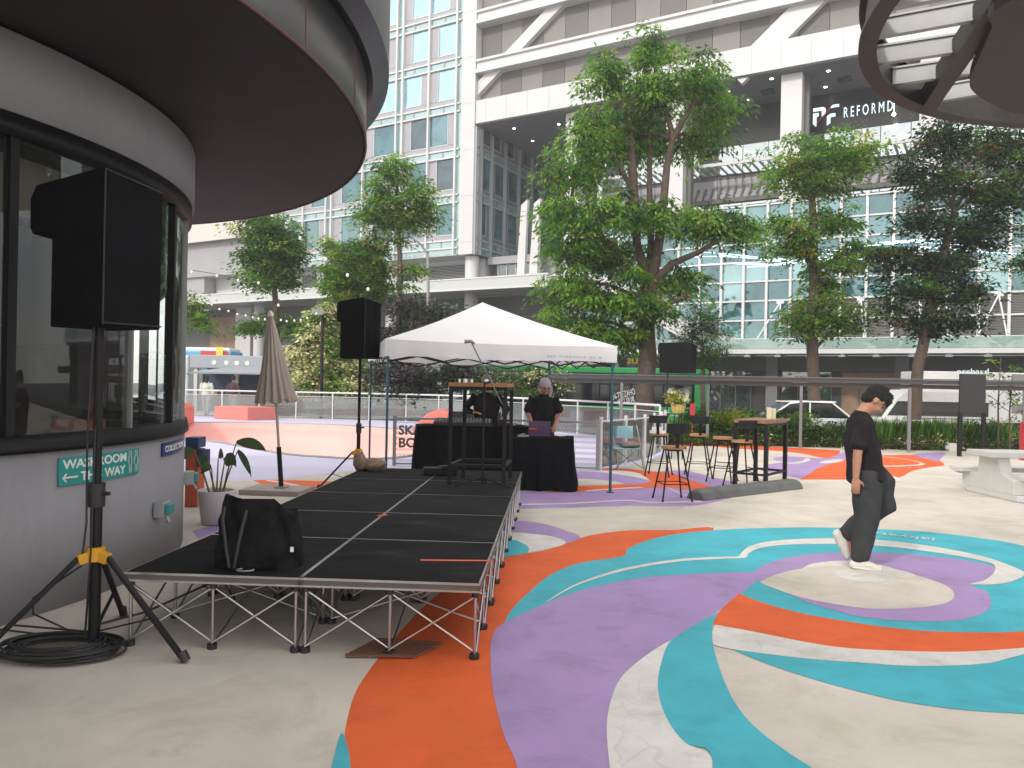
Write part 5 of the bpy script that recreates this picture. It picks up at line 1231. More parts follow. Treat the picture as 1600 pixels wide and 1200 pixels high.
# coral blocks and ramps by the bowl
def block(pxs, Y0, h, label, grp='coral painted blocks beside the skate bowl'):
    b = MB(); a, m_, c = (at(p, 640, y) for p, y in pxs); a.z = m_.z = c.z = .004; d = a+(c-m_)
    b.prism([a, m_, c, d], (0, 0, h)); tag(b.build('skate_block', m_coral, bevel=.02, fix=True), label, 'skate block', grp)
block(((335, 30.4), (387, 29.6), (432, 30.6)), 29, .50, 'long low coral block in front of the walking couple')
b = MB(); a = at(250, 655, 26); c = at(281, 655, 26); b.prism([Vector((a.x-.6, 26, .005)), Vector((c.x, 26, .005)), Vector((c.x, 26, .55)), Vector((c.x-.15, 26, .72)), Vector((a.x, 26, .75)), Vector((a.x-.6, 26, .6))], (0, 1.2, 0)); tag(b.build('skate_block', m_coral, fix=True, bevel=.03), 'rounded coral block seen past the edge of the pavilion glass', 'skate block', 'coral painted blocks beside the skate bowl')
b = MB(); vs = []; 
p1_ = [at(640, 662, 25), at(668, 646, 25), at(684, 640, 25), at(700, 645, 25), at(705, 663, 25)]
b.prism([Vector((p.x, 25, max(.005, p.z))) for p in p1_[1:4]]+[Vector((p1_[4].x, 25, .005)), Vector((p1_[0].x, 25, .005))], (0, 1.5, 0)); tag(b.build('skate_block', m_coral, fix=True, bevel=.03), 'coral ramp hump behind the mesh fence left of the performers', 'skate block', 'coral painted blocks beside the skate bowl')
b = MB(); q = at(742, 662, 24); b.box((q.x, 24, .25), (1.6, .5, .05)); b.box((q.x, 24.3, .5), (1.6, .06, .4)); [b.box((q.x+x, 24, .12), (.06, .5, .24)) for x in (-.7, .7)]; tag(b.build('park_bench', m_bkm), 'low dark bench by the bowl behind the long cloth table', 'bench')

# ------------------------------------------------------------------ pavement roof on posts
wp_ = [at(964, 640, 22.3), g(1105, 695), g(1250, 701), g(1418, 707), at(1640, 700, 19.3), at(1900, 700, 18.6)]
wp_ = [Vector((p.x, p.y, 0)) for p in wp_]; a, c = wp_[1], wp_[3]; dr = (c-a).normalized(); nr = Vector((dr.y, -dr.x, 0)); 
t = thing('walkway_shelter', 'long flat dark grey walkway roof on thin posts before the planting', 'shelter', wp_[2])
st_, en_ = a-dr*4.6, a+dr*16
b = MB(); b.para(st_+Vector((0, 0, 1.80))+nr*-.3, en_-st_, -nr*1.5+Vector((0, 0, .02)), (0, 0, .11)); b.build('roof', mat('shelter_roof', (.05, .052, .055), .6, .1), t)
b = MB(); b.para(st_+Vector((0, 0, 1.915))+nr*-.27, en_-st_, -nr*.05, (0, 0, .03)); b.para(st_+Vector((0, 0, 1.68))+nr*-.5, en_-st_, -nr*.12, (0, 0, .115)); b.build('gutter', m_dkgrey, t)
for s in (0, 2.42, 4.87, 7.55, 10.2, 13): p = a+dr*(s-2.42 if s else -2.42); p = a+dr*(s-2.42)-nr*.56*-1*0; b = MB(); b.box(p+Vector((0, 0, .85)), (.075, .075, 1.7), math.atan2(dr.y, dr.x)); b.build('post', m_soff, t)
# black board on two legs
q0, q1 = at(1499, 700, 19.2), at(1536, 700, 19.2); t = thing('black_board', 'blank black notice board on two legs at the right of the walkway', 'notice board', (q0.x, 19.2, 0))
b = MB(); b.box(((q0.x+q1.x)/2, 19.2, 1.58), (q1.x-q0.x+.06, .06, .98)); b.build('panel', m_bkp, t, .01)
for q in (q0, q1): b = MB(); b.box((q.x, 19.2, .56), (.09, .06, 1.1)); b.build('leg', m_bkm, t)
b = MB(); p = g(1487, 705); b.box(p+Vector((0, 0, .11)), (.20, .14, .22)); b.box(p+Vector((-.13, 0, .1)), (.06, .1, .1)); tag(b.build('service_box', mat('box_grey', (.5, .5, .48), .5), bevel=.01), 'small pale service box on the ground left of the black board', 'box')

# ------------------------------------------------------------------ road vehicles
def wheel(b_t, c, r, parent):
    b = MB(); b.tube([c+Vector((0, -.11, 0)), c+Vector((0, .11, 0))], r, 20, 0); wo = b.build('wheel', m_bkp, parent); b = MB(); b.tube([c+Vector((0, -.125, 0)), c+Vector((0, -.10, 0))], r*.6, 16); b.build('rim', m_grm, wo)
def sideprism(t, pts, x0, y, z0, wid, m, name, bev=.05, sc=1): b = MB(); b.prism([Vector((x0+x*sc, y, z0+z)) for x, z in pts], (0, wid, 0)); return b.build(name, m, t, bev, fix=True)
GZ = -.45
m_vw = mat('vehicle_white', (.86, .86, .85), .3, noise=.05); m_vg = mat('vehicle_glass', (.012, .015, .018), .06, spec=.8)
x0 = at(1160, 650, 28).x; t = thing('parked_car', 'silver white car half hidden by the hedge behind the walkway posts', 'car', (x0+2.2, 28.9, GZ))
sideprism(t, [(0, .35), (.02, .75), (.25, .88), (1.0, .98), (4.15, 1.02), (4.4, .9), (4.42, .4), (3.9, .28), (.5, .28)], x0, 28, GZ, 1.75, mat('car_silver', (.60, .62, .64), .25, .4), 'body', .07)
sideprism(t, [(.95, .97), (1.75, 1.5), (2.3, 1.58), (3.3, 1.56), (4.0, 1.02)], x0, 28.12, GZ, 1.5, m_vg, 'windows', .04)
b = MB(); b.tube([(x0+.95, 28.1, GZ+.99), (x0+1.75, 28.1, GZ+1.53), (x0+2.3, 28.1, GZ+1.61), (x0+3.3, 28.1, GZ+1.59), (x0+4.05, 28.1, GZ+1.02)], .035, 6); b.tube([(x0+2.5, 28.1, GZ+1.6), (x0+2.5, 28.1, GZ+1.0)], .03, 6); b.para((x0+1.75, 28.1, GZ+1.57), (1.7, 0, .02), (0, 1.5, 0), (0, 0, .05)); b.build('roof_frame', m_vw, t)
for wx in (.85, 3.5): wheel(None, Vector((x0+wx, 28.05, GZ+.33)), .33, t)
for wx in (.05,): b = MB(); b.box((x0+wx+.05, 28.1, GZ+.72), (.12, .3, .14)); b.build('headlight', m_sign_white, t)
x0 = at(1366, 650, 31).x; t = thing('white_van', 'white high roofed van facing left behind the walking man', 'van', (x0+2.4, 31.9, GZ))
sideprism(t, [(0, .35), (0, .8), (.35, 1.02), (.85, 1.75), (1.3, 2.12), (4.75, 2.16), (4.85, 2.0), (4.88, .4), (4.6, .28), (.3, .28)], x0, 31, GZ, 1.85, m_vw, 'body', .08)
b = MB(); b.prism([Vector((x0+x, 30.985, GZ+z)) for x, z in ((.52, 1.08), (.92, 1.66), (1.45, 1.66), (1.45, 1.08))], (0, .03, 0)); b.prism([Vector((x0+x, 30.985, GZ+z)) for x, z in ((1.53, 1.08), (1.53, 1.66), (4.6, 1.66), (4.6, 1.08))], (0, .03, 0)); b.build('side_window', m_vg, t, fix=True)
b = MB(); b.para((x0+.30, 31.1, GZ+1.03), (.50, 0, .72), (0, 1.6, 0), (-.03, 0, .02)); b.build('windscreen', m_vg, t)
b = MB(); b.box((x0+2.9, 30.985, GZ+.98), (3.6, .02, .04)); b.build('trim_strip', m_grm, t)
for wx in (.95, 3.9): wheel(None, Vector((x0+wx, 31.05, GZ+.34)), .34, t)
x0 = at(1443, 650, 36).x; t = thing('box_truck', 'white box truck behind the black board at the right edge', 'truck', (x0+3, 37, GZ))
b = MB(); b.box((x0+3.4, 37.1, GZ+1.88), (6.8, 2.2, 2.3)); b.build('cargo_box', m_vw, t, .03)
b = MB(); b.box((x0+3.4, 37.1, GZ+.66), (6.7, 1.9, .16)); b.box((x0+4.4, 36.1, GZ+.5), (1.3, .1, .35)); b.build('chassis', m_bkm, t)
b = MB(); b.prism([Vector((x0+6.95+x, 36.1, GZ+z)) for x, z in ((0, .5), (0, 2.3), (.7, 2.35), (1.5, 1.5), (1.7, .5))], (0, 2.0, 0)); b.build('cab', m_vw, t, .05, fix=True)
for z in (1.35, 2.75): b = MB(); b.box((x0+4.4, 35.98, GZ+z), (.55, .03, .42)); b.build('side_vent', mat('vent_grey', (.3, .3, .3), .6), t)
for wx in (3.05, 7.4): wheel(None, Vector((x0+wx, 36.15, GZ+.46)), .46, t)
# green bus
x1 = at(1106, 650, 36).x; x0 = x1-11.2; t = thing('green_bus', 'green bus with dark windows passing behind the big tree trunk', 'bus', (x0+5.6, 37, GZ))
m_bg = mat('bus_green', (.03, .30, .09), .3)
b = MB(); b.box((x0+5.6, 37.2, GZ+.68), (11.2, 2.4, .85)); b.box((x0+5.6, 37.2, GZ+2.78), (11.2, 2.42, .28)); b.box((x1-.32, 37.2, GZ+1.7), (.62, 2.38, 1.75)); b.box((x0+.2, 37.2, GZ+1.7), (.4, 2.38, 1.75)); b.build('body', m_bg, t, .05)
b = MB(); b.box((x0+5.35, 37.2, GZ+1.78), (10.2, 2.30, 1.36)); b.build('windows', m_vg, t)
for k in range(6): b = MB(); b.box((x0+1.6+k*1.5, 36.03, GZ+1.78), (.07, .03, 1.36)); b.build('window_bar', m_bkm, t)
m_lime = mat('bus_lime', (.32, .65, .03), .4)
for px, w in ((1068, .95), (883, .8)): b = MB(); q = at(px, 578, 37); b.box((q.x, 37.2, GZ+3.02), (w, 1.6, .30)); b.build('roof_unit', m_lime, t, .08)
for wx in (2.4, 8.6): wheel(None, Vector((x0+wx, 36.1, GZ+.48)), .48, t)
p = at(955, 626, 35.9); xd = (at(993, 616, 35.9)-p)
text_mesh('lettering', 'AN-TREZAHO', m_sign_white, t, p, xd, Vector((-xd.z, 0, xd.x)), .30, .01, width=xd.length*1.0)
p = at(966, 634, 35.9); text_mesh('lettering', '香江烧烤', m_sign_white, t, p, xd, Vector((-xd.z, 0, xd.x)), .24, .01, width=xd.length*.68)
# blue bus and grey kiosk far left
x0 = at(150, 600, 56).x; x1 = at(362, 600, 56).x; t = thing('blue_bus', 'pale blue and white bus roof showing above the grey kiosk at far left', 'bus', (x0+5, 57, GZ))
b = MB(); b.box(((x0+x1)/2, 57, GZ+2.15), (x1-x0, 2.5, 3.8)); b.build('body', mat('bus_blue', (.12, .38, .60), .4), t, .1)
b = MB(); b.box(((x0+x1)/2, 57, GZ+4.15), (x1-x0-.3, 2.3, .25)); b.build('roof', m_vw, t, .08)
b = MB(); b.box((x1-1.2, 55.73, GZ+3.85), (2.0, .03, .35)); b.build('red_flash', mat('bus_red', (.6, .05, .06), .4), t)
b = MB(); b.box(((x0+x1)/2, 55.73, GZ+1.9), (x1-x0-1, .03, .9)); b.build('windows', m_vg, t)
b = MB(); q = at(343, 553, 55.6); b.box(q+Vector((0, 0, .1)), (.5, .03, .8)); b.build('yellow_panel', mat('bus_yellow', (.7, .6, .08), .5), t)
k0, k1 = at(296, 600, 44).x, at(440, 600, 44).x
t = thing('grey_kiosk', 'grey roofed kiosk with awning behind the walking couple', 'kiosk', (k0, 44, 0))
b = MB(); b.box(((k0+k1)/2, 45.5, 2.55), (k1-k0, 3, .75)); b.build('roof_fascia', mat('kiosk_grey', (.33, .36, .41), .5), t, .03)
b = MB(); b.prism([Vector(v) for v in ((k0+.5, 42.8, 1.85), (k1, 42.8, 1.85), (k1, 44.0, 2.35), (k0+2.4, 44.0, 2.2))], (0, 0, .08)); b.build('awning', mat('kiosk_awning', (.26, .28, .31), .6), t, fix=True)
b = MB(); b.box(((k0+k1)/2, 46.6, .9), (k1-k0, .2, 2.6)); [b.box((k0+x, 46.4, .8), (1.5, .1, 1.3)) for x in (1.2, 3.4)]; b.build('counter_wall', mat('kiosk_navy', (.02, .03, .08), .6), t)
for x in (k0+.3, (k0+k1)/2, k1-.3): b = MB(); b.box((x, 44.2, .9), (.2, .2, 2.6)); b.build('post', m_clad, t)
b = MB(); [b.lathe([(0, 0), (.16, 0)], (k0+1.2+x, 43.98, 2.42), 12) for x in (0,)]; b = MB()
for x in (1.4, 2.1, 2.7, 3.3): b.tube([(k0+x, 43.99, 2.5), (k0+x, 43.97, 2.5)], .13, 12)
b.build('round_sign', m_sign_white, t)
t = thing('pale_bus', 'low white and grey coach seen through the edge of the pavilion glass', 'coach', (at(250, 600, 50).x, 50, GZ))
a_, c_ = at(190, 600, 50).x, at(296, 600, 50).x; b = MB(); b.box(((a_+c_)/2, 51, 1.5), (c_-a_, 2.4, 3.1)); b.build('body', mat('coach_white', (.55, .58, .60), .4), t, .1)
b = MB(); b.box(((a_+c_)/2, 49.78, 2.0), (c_-a_-.4, .03, .9)); b.box(((a_+c_)/2, 49.78, .8), (c_-a_-.4, .03, .3)); b.build('windows', m_vg, t)

# ------------------------------------------------------------------ bar stools, tables, kerb and small things
m_seat = mat('stool_wood', (.38, .20, .085), .5, noise=.3, nscale=12)
def stool(p, rz, label, back=True):
    p = Vector(p); t = thing('bar_stool', label, 'stool', p, 'bar stools by the wooden bar table'); o = Vector((0, 0, 0)); 
    t.rotation_euler = (0, 0, rz); ORG[t.name] = Vector((0, 0, 0))
    b = MB(); b.tube([(0, 0, .725), (0, 0, .765)], .165, 24, 0); b.build('seat', m_seat, t, .008)
    b = MB(); b.tube([(0, 0, .70), (0, 0, .724)], .12, 16); b.build('seat_frame', m_bkm, t)
    for x, y in ((1, 1), (1, -1), (-1, 1), (-1, -1)): b = MB(); b.tube([(x*.10, y*.10, .71), (x*.215, y*.215, 0)], .0125, 8); b.tube([(x*.212, y*.212, .02), (x*.216, y*.216, 0)], .018, 8); b.build('leg', m_bkm, t)
    b = MB(); q = [(x*.176, y*.176, .24) for x, y in ((1, 1), (1, -1), (-1, -1), (-1, 1))]; b.tube(q, .008, 6, closed=True, smooth=False); q = [(x*.165, y*.165, .31) for x, y in ((1, 1), (1, -1), (-1, -1), (-1, 1))]; b.tube(q[:2], .008, 6); b.build('foot_ring', m_bkm, t)
    if back:
        b = MB(); b.bar((0, -.15, .70), (0, -.215, 1.02), .05, .008, up=(0, 1, 0)); b.build('back_post', m_bkm, t)
        b = MB(); n = 8
        for k in range(n):
            a0_, a1_ = -.52+1.04*k/n, -.52+1.04*(k+1)/n; r_ = .30; f = lambda a: Vector((r_*math.sin(a), .085-r_*math.cos(a), 0)); o_ = lambda a: Vector((math.sin(a), -math.cos(a), 0))*.018
            u = Vector((0, 0, .135)); A = f(a0_)+Vector((0, 0, .955)); B_ = f(a1_)+Vector((0, 0, .955)); b.add([A, B_, B_+u, A+u, A+o_(a0_), B_+o_(a1_), B_+o_(a1_)+u, A+o_(a0_)+u], [(0, 1, 2, 3), (7, 6, 5, 4), (0, 4, 5, 1), (3, 2, 6, 7)]+([(0, 3, 7, 4)] if k == 0 else [])+([(1, 5, 6, 2)] if k == n-1 else []))
        b.build('backrest', m_bkm, t, fix=True)
    return t
stool(g(1053, 783)+Vector((0, .12, 0)), R(8), 'nearest bar stool, on its own by the tent leg, back towards the camera')
stool(g(1029, 743)+Vector((0, 0, 0)), R(-20), 'far bar stool against the glass fence with white paper on its seat')
stool(g(1095, 746)+Vector((0, .2, 0)), R(-5), 'middle bar stool in front of the white walkway post')
stool(g(1128, 752), R(60), 'backless bar stool just left of the bar table', False)
stool(g(1158, 761), R(10), 'bar stool pulled partly under the bar table', True)
b = MB(); q = g(1029, 743)+Vector((-.05, -.05, .79)); b.box(q, (.22, .16, .05), .3); b.box(q+Vector((0, 0, .06)), (.2, .03, .06), .3); tag(b.build('paper_packet', m_sign_white), 'crumpled white packet left on the far bar stool', 'packet')
pq = [g(1165, 758), g(1228, 756), g(1225, 752), g(1172, 756)]
bt = [at(1148, 762, 12.55), at(1196, 762, 12.25), at(1226, 752, 13.0), at(1180, 752, 13.3)]
t = bartable([(p.x, p.y) for p in bt], 1.10, 0, 'wooden bar table on black legs behind the kerb block at right', None, [(0, 1, .22), (1, 2, .22), (2, 3, .22), (3, 0, .22)], thick=.06, lw=.06, topm=mat('old_wood', (.27, .14, .085), .6, noise=.5, nscale=10))
q = at(1202, 640, 12.7); b = MB(); b.box((q.x, 12.7, 1.20), (.012, .10, .19), .5); b.box((q.x+.07, 12.72, 1.19), (.10, .012, .18), .3); tag(b.build('table_card', mat('card_cream', (.6, .55, .40), .6)), 'pair of cream menu cards standing on the wooden bar table', 'menu card')
# kerb block
a, c = g(1100, 783), g(1256, 764); d = (c-a); L = d.length; d.normalize(); nn = Vector((-d.y, d.x, 0)); b = MB()
prof = [(0, 0), (.04, .115), (.11, .15), (.21, .15), (.28, .115), (.32, 0)]
rings = []
for (s, k) in ((0, .75), (.05, .95), (.12, 1), (L-.12, 1), (L-.05, .95), (L, .75)): rings.append([a+d*s+nn*(y)+Vector((0, 0, z*k)) for y, z in prof])
vs = [v for r_ in rings for v in r_]; m = len(prof); b.add(vs, [(i*m+j, (i+1)*m+j, (i+1)*m+(j+1) % m, i*m+(j+1) % m) for i in range(5) for j in range(m)]); b.add(rings[0], [tuple(range(m))]); b.add(rings[-1], [tuple(range(m))])
tag(b.build('wheel_stop', mat('rubber_grey', (.115, .12, .12), .7, noise=.25, nscale=6, bump=.2), bevel=.012, fix=True), 'long dark grey wheel stop block on the ground before the bar table', 'wheel stop')
# folding chair with a bag on it
fc = g(978, 733); t = thing('folding_chair', 'light blue folding camp chair by the glass fence behind the tent leg', 'chair', fc)
m_bl = mat('chair_blue', (.26, .47, .54), .7, noise=.1)
b = MB(); b.para(fc+Vector((-.27, -.2, .40)), (.5, 0, 0), (0, .4, .02), (0, 0, .015)); b.build('seat', m_bl, t)
b = MB(); b.para(fc+Vector((-.30, .22, .58)), (.46, 0, 0), (0, .04, .24), (0, .012, 0)); b.build('backrest', m_bl, t)
for x in (-.27, .23): b = MB(); b.tube([fc+Vector((x, -.2, .40)), fc+Vector((x+.15, .25, 0))], .011, 6); b.tube([fc+Vector((x+.1, -.25, 0)), fc+Vector((x, .24, .84))], .011, 6); b.build('leg_pair', m_grm, t)
b = MB(); b.tube([fc+Vector((-.25, -.2, .02)), fc+Vector((.30, .2, .40))], .009, 6); b.tube([fc+Vector((.33, -.2, .02)), fc+Vector((-.27, .2, .40))], .009, 6); b.build('cross_frame', m_grm, t)
b = lump(fc+Vector((.06, -.02, .475)), (.22, .15, .06), 9, None); tag(b.build('grey_cushion', mat('cushion_grey', (.22, .20, .19), .9, noise=.3)), 'crumpled grey brown bag lying on the blue folding chair', 'bag')
# bouquet
q = at(1060, 636, 17); t = thing('flower_bouquet', 'wrapped flower bouquet in a gold basket standing behind the bar stools', 'bouquet', (q.x, 17, 0))
b = MB(); [b.tube([(q.x+.14*math.cos(a), 17+.14*math.sin(a), 0), (q.x+.08*math.cos(a), 17+.08*math.sin(a), 1.0)], .012, 6) for a in (.5, 2.6, 4.7)]; b.build('stand', m_bkm, t)
b = MB(); b.lathe([(.13, 1.03), (.17, 1.22), (.16, 1.22), (.12, 1.05), (0, 1.05)], (q.x, 17, 0), 20); b.build('basket', mat('basket_gold', (.42, .30, .08), .5, noise=.5, nscale=20), t)
data = clumps([((q.x-.03, 17, 1.42), (.22, .15, .15))], 26, 22, .06, .07, .6, 4, [.3, .25, .25, .2]); crown(t, data, [G_YL, G_BR, G_LT, G_CR], 'flowers')
b = MB(); b.lathe([(.15, 1.20), (.22, 1.34), (.25, 1.50), (.21, 1.57)], (q.x, 17.02, 0), 14, a0=.0, a1=math.pi); b.build('wrapping', glass('cellophane', (.85, .85, .85), .045, .8, .35), t)
b = MB(); q = at(1082, 638, 16.9); b.tube([(q.x, 16.9, .0), (q.x, 16.9, 1.0)], .01, 6); b.box((q.x, 16.9, 1.12), (.11, .02, .26)); tag(b.build('red_tag_stand', mat('tag_red', (.42, .03, .05), .5)), 'thin stand with a dark red card beside the bouquet', 'card stand')
# white concrete picnic set
bx = g(1536, 783)+Vector((.45, 0, 0)); t = thing('concrete_table', 'white concrete picnic table and bench cut by the right edge', 'picnic table', bx); m_pt = mat('white_concrete', (.56, .56, .54), .7, noise=.08, nscale=3)
yb = bx.y
b = MB(); b.box((bx.x+1.6, yb+.62, .66), (3.5, .66, .085)); b.build('tabletop', m_pt, t, .012)
b = MB(); b.box((bx.x+1.7, yb+.08, .34), (3.2, .36, .075)); b.build('bench_seat', m_pt, t, .012)
b = MB(); b.box((bx.x+1.6, yb+1.25, .36), (3.5, .36, .075)); b.build('bench_seat', m_pt, t, .012)
b = MB(); b.box((bx.x+1.7, yb+.55, .045), (3.4, 1.3, .09)); b.build('base', m_pt, t, .012)
b = MB(); b.prism([Vector((bx.x, yb+y, z)) for y, z in ((.0, .09), (1.3, .09), (1.3, .3), (.9, .35), (.85, .617), (.38, .617), (.30, .38), (.0, .30))], (.18, 0, 0)); b.build('end_panel', m_pt, t, .01, fix=True)
b = MB(); b.prism([Vector((bx.x+3.0, yb+y, z)) for y, z in ((.0, .09), (1.3, .09), (1.3, .3), (.9, .35), (.85, .617), (.38, .617), (.30, .38), (.0, .30))], (.18, 0, 0)); b.build('end_panel', m_pt, t, .01, fix=True)
b = MB(); q = at(1609, 680, 18.5); b.box((q.x, 18.5, .45), (.3, .3, .9)); b.box((q.x, 18.34, .55), (.16, .01, .12), mi=1); tag(b.build('fire_box', [mat('fire_red', (.42, .04, .05), .4), m_yel], bevel=.01), 'red cabinet with yellow mark at the right edge by the planting', 'cabinet')

# ------------------------------------------------------------------ planter and bollard by the pavilion
pp = g(330, 822)+Vector((0, .15, 0)); t = thing('potted_plant', 'white round planter with drooping broad leaves beside the pavilion wall', 'plant', pp)
b = MB(); b.lathe([(0, .0), (.135, .0), (.16, .02), (.205, .36), (.20, .375), (.185, .36), (.17, .30), (0, .30)], pp, 36); b.build('pot', mat('pot_white', (.52, .50, .50), .4), t)
b = MB(); b.lathe([(0, .33), (.18, .33)], pp, 24); b.build('soil', m_soil, t)
stems = [(-.30, -.02, .80, -.42, .66), (-.16, .05, .70, -.25, .60), (.02, -.03, .72, .1, .74), (.10, .0, .74, .22, .62), (.22, .03, .88, .52, .80), (.26, -.02, .80, .40, .52), (.12, .08, .66, .05, .60), (-.05, -.06, .62, -.12, .56)]
for i, (x, y, z, x2, z2) in enumerate(stems):
    b = MB(); b.tube([pp+Vector((x*.25, y, .33)), pp+Vector((x*.45, y, z*.65)), pp+Vector((x*.85, y, z))], [.012, .009, .006], 6); b.build('stem', mat('plant_stem', (.12, .13, .04), .6), t)
    b = MB(); n = 8; A = pp+Vector((x*.85, y, z)); D = pp+Vector((x2, y*2-.04, z2)); vs = []; w = .062 if i not in (5,) else .045
    mid = A.lerp(D, .5)+Vector((0, 0, .06)); dv_ = D-A; sd_ = Vector((-dv_.z, .35*(-1)**i*dv_.length, dv_.x)); sd_.normalize()
    for k in range(n+1):
        u = k/n; c = A*(1-u)**2+mid*2*u*(1-u)+D*u*u; ww = w*math.sin(math.pi*min(1, u*.96+.04))**.7
        vs += [c-sd_*ww+Vector((0, 0, .02)), c, c+sd_*ww+Vector((0, 0, .02))]
    b.add(vs, [(k*3+j, (k+1)*3+j, (k+1)*3+j+1, k*3+j+1) for k in range(n) for j in range(2)], 0, True); b.build('leaf', leafmat('pot_leaf', (.060, .095, .045), .3), t)
q = Vector((-3.92, 9.5, 0)); t = thing('orange_bollard', 'orange box post with a blue cap behind the pavilion edge', 'bollard', q)
b = MB(); b.box(q+Vector((-.02, .1, .36)), (.16, .22, .72)); b.build('post', mat('bollard_orange', (.45, .10, .045), .6), t, .01)
b = MB(); b.box(q+Vector((-.02, .1, .80)), (.17, .23, .13)); b.tube([q+Vector((.12, .0, .52)), q+Vector((.12, .0, .72))], .08, 12); b.build('cap', mat('cap_blue', (.03, .05, .14), .5), t, .01)

# ------------------------------------------------------------------ string lights
def strings(pts, Y, label, r=.034):
    P_ = [at(x, y, Y) for x, y in pts]; t = thing('string_lights', label, 'string lights', P_[0], 'strings of bulbs across the trees'); b = MB()
    b.tube([p+Vector((0, 0, r*1.3)) for p in P_], .008, 4); b.build('cable', m_bkp, t)
    for p in P_: b = MB(); lump(p, (r, r, r*1.2), 1, None, b, 8, 6, 0); b.build('bulb', mat('bulb_white', (.8, .8, .78), .3), t)
strings([(320, 470), (331, 476), (343, 483), (357, 486), (371, 491), (384, 493), (395, 496), (404, 498), (414, 499), (426, 500), (439, 500), (448, 502), (460, 501), (470, 500), (480, 497), (494, 490)] , 25, 'string of small white bulbs sagging behind the parasol top')
strings([(300, 425), (339, 431), (372, 438), (404, 442), (435, 477)], 20, 'string of bulbs crossing in front of the boarded bay', .035)
strings([(425, 336), (469, 372), (509, 405), (543, 430), (575, 452)], 18, 'string of larger bulbs falling across the bushy tree', .038)

# ------------------------------------------------------------------ trees and planting
M4 = [G_DK, G_MD, G_LT, G_YL]
tree('shade_tree', 'tallest broad tree in the centre with a thick brown trunk and layered bright green crown', 'tree', 'trees along the plaza edge', 26,
     [(1006, 650, .34), (1010, 600, .31), (1010, 500, .28), (1013, 440, .29)],
     [(1025, 75, 45, 35, 0), (950, 120, 55, 32, .5), (1085, 120, 55, 38, -.5), (1010, 140, 70, 40, 0), (1120, 165, 42, 30, 0), (925, 200, 55, 35, 0), (1000, 215, 60, 40, 1), (1080, 215, 50, 35, 1), (900, 260, 60, 35, .5), (880, 330, 55, 30, -.5), (940, 330, 70, 35, -.8), (1020, 330, 60, 30, -1), (900, 385, 60, 32, 0), (1110, 340, 65, 25, -.5), (1150, 360, 50, 22, 0), (960, 400, 60, 35, .8), (890, 440, 50, 30, 0), (960, 470, 70, 32, 0), (1060, 440, 60, 25, .8), (1000, 462, 42, 20, -1.0), (1035, 478, 36, 16, -.9), (985, 425, 40, 16, -.8), (985, 535, 30, 16, .3), (870, 470, 26, 22, 0), (905, 500, 50, 22, .3), (965, 515, 50, 20, 0), (1100, 345, 55, 24, 1)],
     1000, 52, .30, .19, .34, M4, [.24, .42, .32, .02], r0=.24, flat=.28, droop=.7, limbs=[
      [(1013, 445, .18, 0), (995, 380, .14, .1), (990, 300, .17, .3), (985, 190, .12, .2), (960, 140, .07, .2)], [(1015, 440, .15, 0), (1017, 380, .12, .3), (1015, 300, .1, .5), (1015, 190, .07, .5), (1025, 100, .05, .3)], [(1018, 440, .2, 0), (1033, 360, .15, 0), (1042, 260, .12, 0), (1052, 215, .1, -.2), (1085, 160, .07, -.3)],
      [(1016, 445, .16, 0), (1050, 412, .12, -.3), (1090, 395, .09, -.4), (1140, 365, .06, -.4)], [(1008, 445, .15, 0), (975, 405, .12, .2), (930, 360, .1, .2), (890, 340, .05, 0)], [(1018, 495, .15, 0), (1040, 475, .11, -.2), (1075, 462, .05, -.2)], [(1052, 215, .1, -.2), (1040, 170, .08, 0), (1010, 110, .04, 0)]])
tree('broadleaf_tree', 'light green tiered tree with yellowing leaves right of the tall central tree', 'tree', 'trees along the plaza edge', 29,
     [(1273, 600, .25), (1270, 500, .2), (1272, 400, .17), (1268, 300, .12), (1275, 240, .07)],
     [(1290, 235, 85, 28, 0), (1240, 270, 45, 28, 0), (1340, 250, 42, 25, .5), (1285, 290, 60, 22, 0), (1235, 350, 45, 28, -.5), (1310, 345, 55, 24, 0), (1240, 385, 50, 22, 0), (1345, 390, 50, 20, .4), (1300, 415, 55, 22, 0), (1285, 485, 62, 28, 0), (1250, 505, 40, 22, 0), (1320, 505, 36, 22, 0), (1290, 450, 35, 15, .5)],
     470, 48, .30, .18, .42, M4, [.17, .42, .32, .09], r0=.2, flat=.38, droop=.4)
tree('dark_tree', 'dark leaved tree with bronze tips and leaning trunk at the right, below the ring canopy', 'tree', 'trees along the plaza edge', 27,
     [(1425, 640, .22), (1436, 570, .19), (1450, 490, .17), (1470, 420, .15), (1490, 330, .1)],
     [(1480, 215, 50, 30, 0), (1560, 225, 55, 38, .5), (1420, 265, 22, 20, 0), (1470, 280, 60, 35, 0), (1560, 300, 60, 40, 0), (1440, 340, 45, 28, -.5), (1520, 360, 60, 32, 0), (1400, 400, 40, 22, 0), (1470, 410, 60, 28, .3), (1430, 450, 50, 28, 0), (1500, 460, 42, 26, 0), (1450, 500, 52, 24, 0), (1390, 480, 28, 14, 0), (1620, 260, 50, 60, .5), (1520, 500, 25, 14, 0)],
     680, 50, .30, .16, .5, [G_BL, G_DK, G_BR, G_MD], [.40, .40, .06, .14], r0=.14, flat=.6, droop=.25)
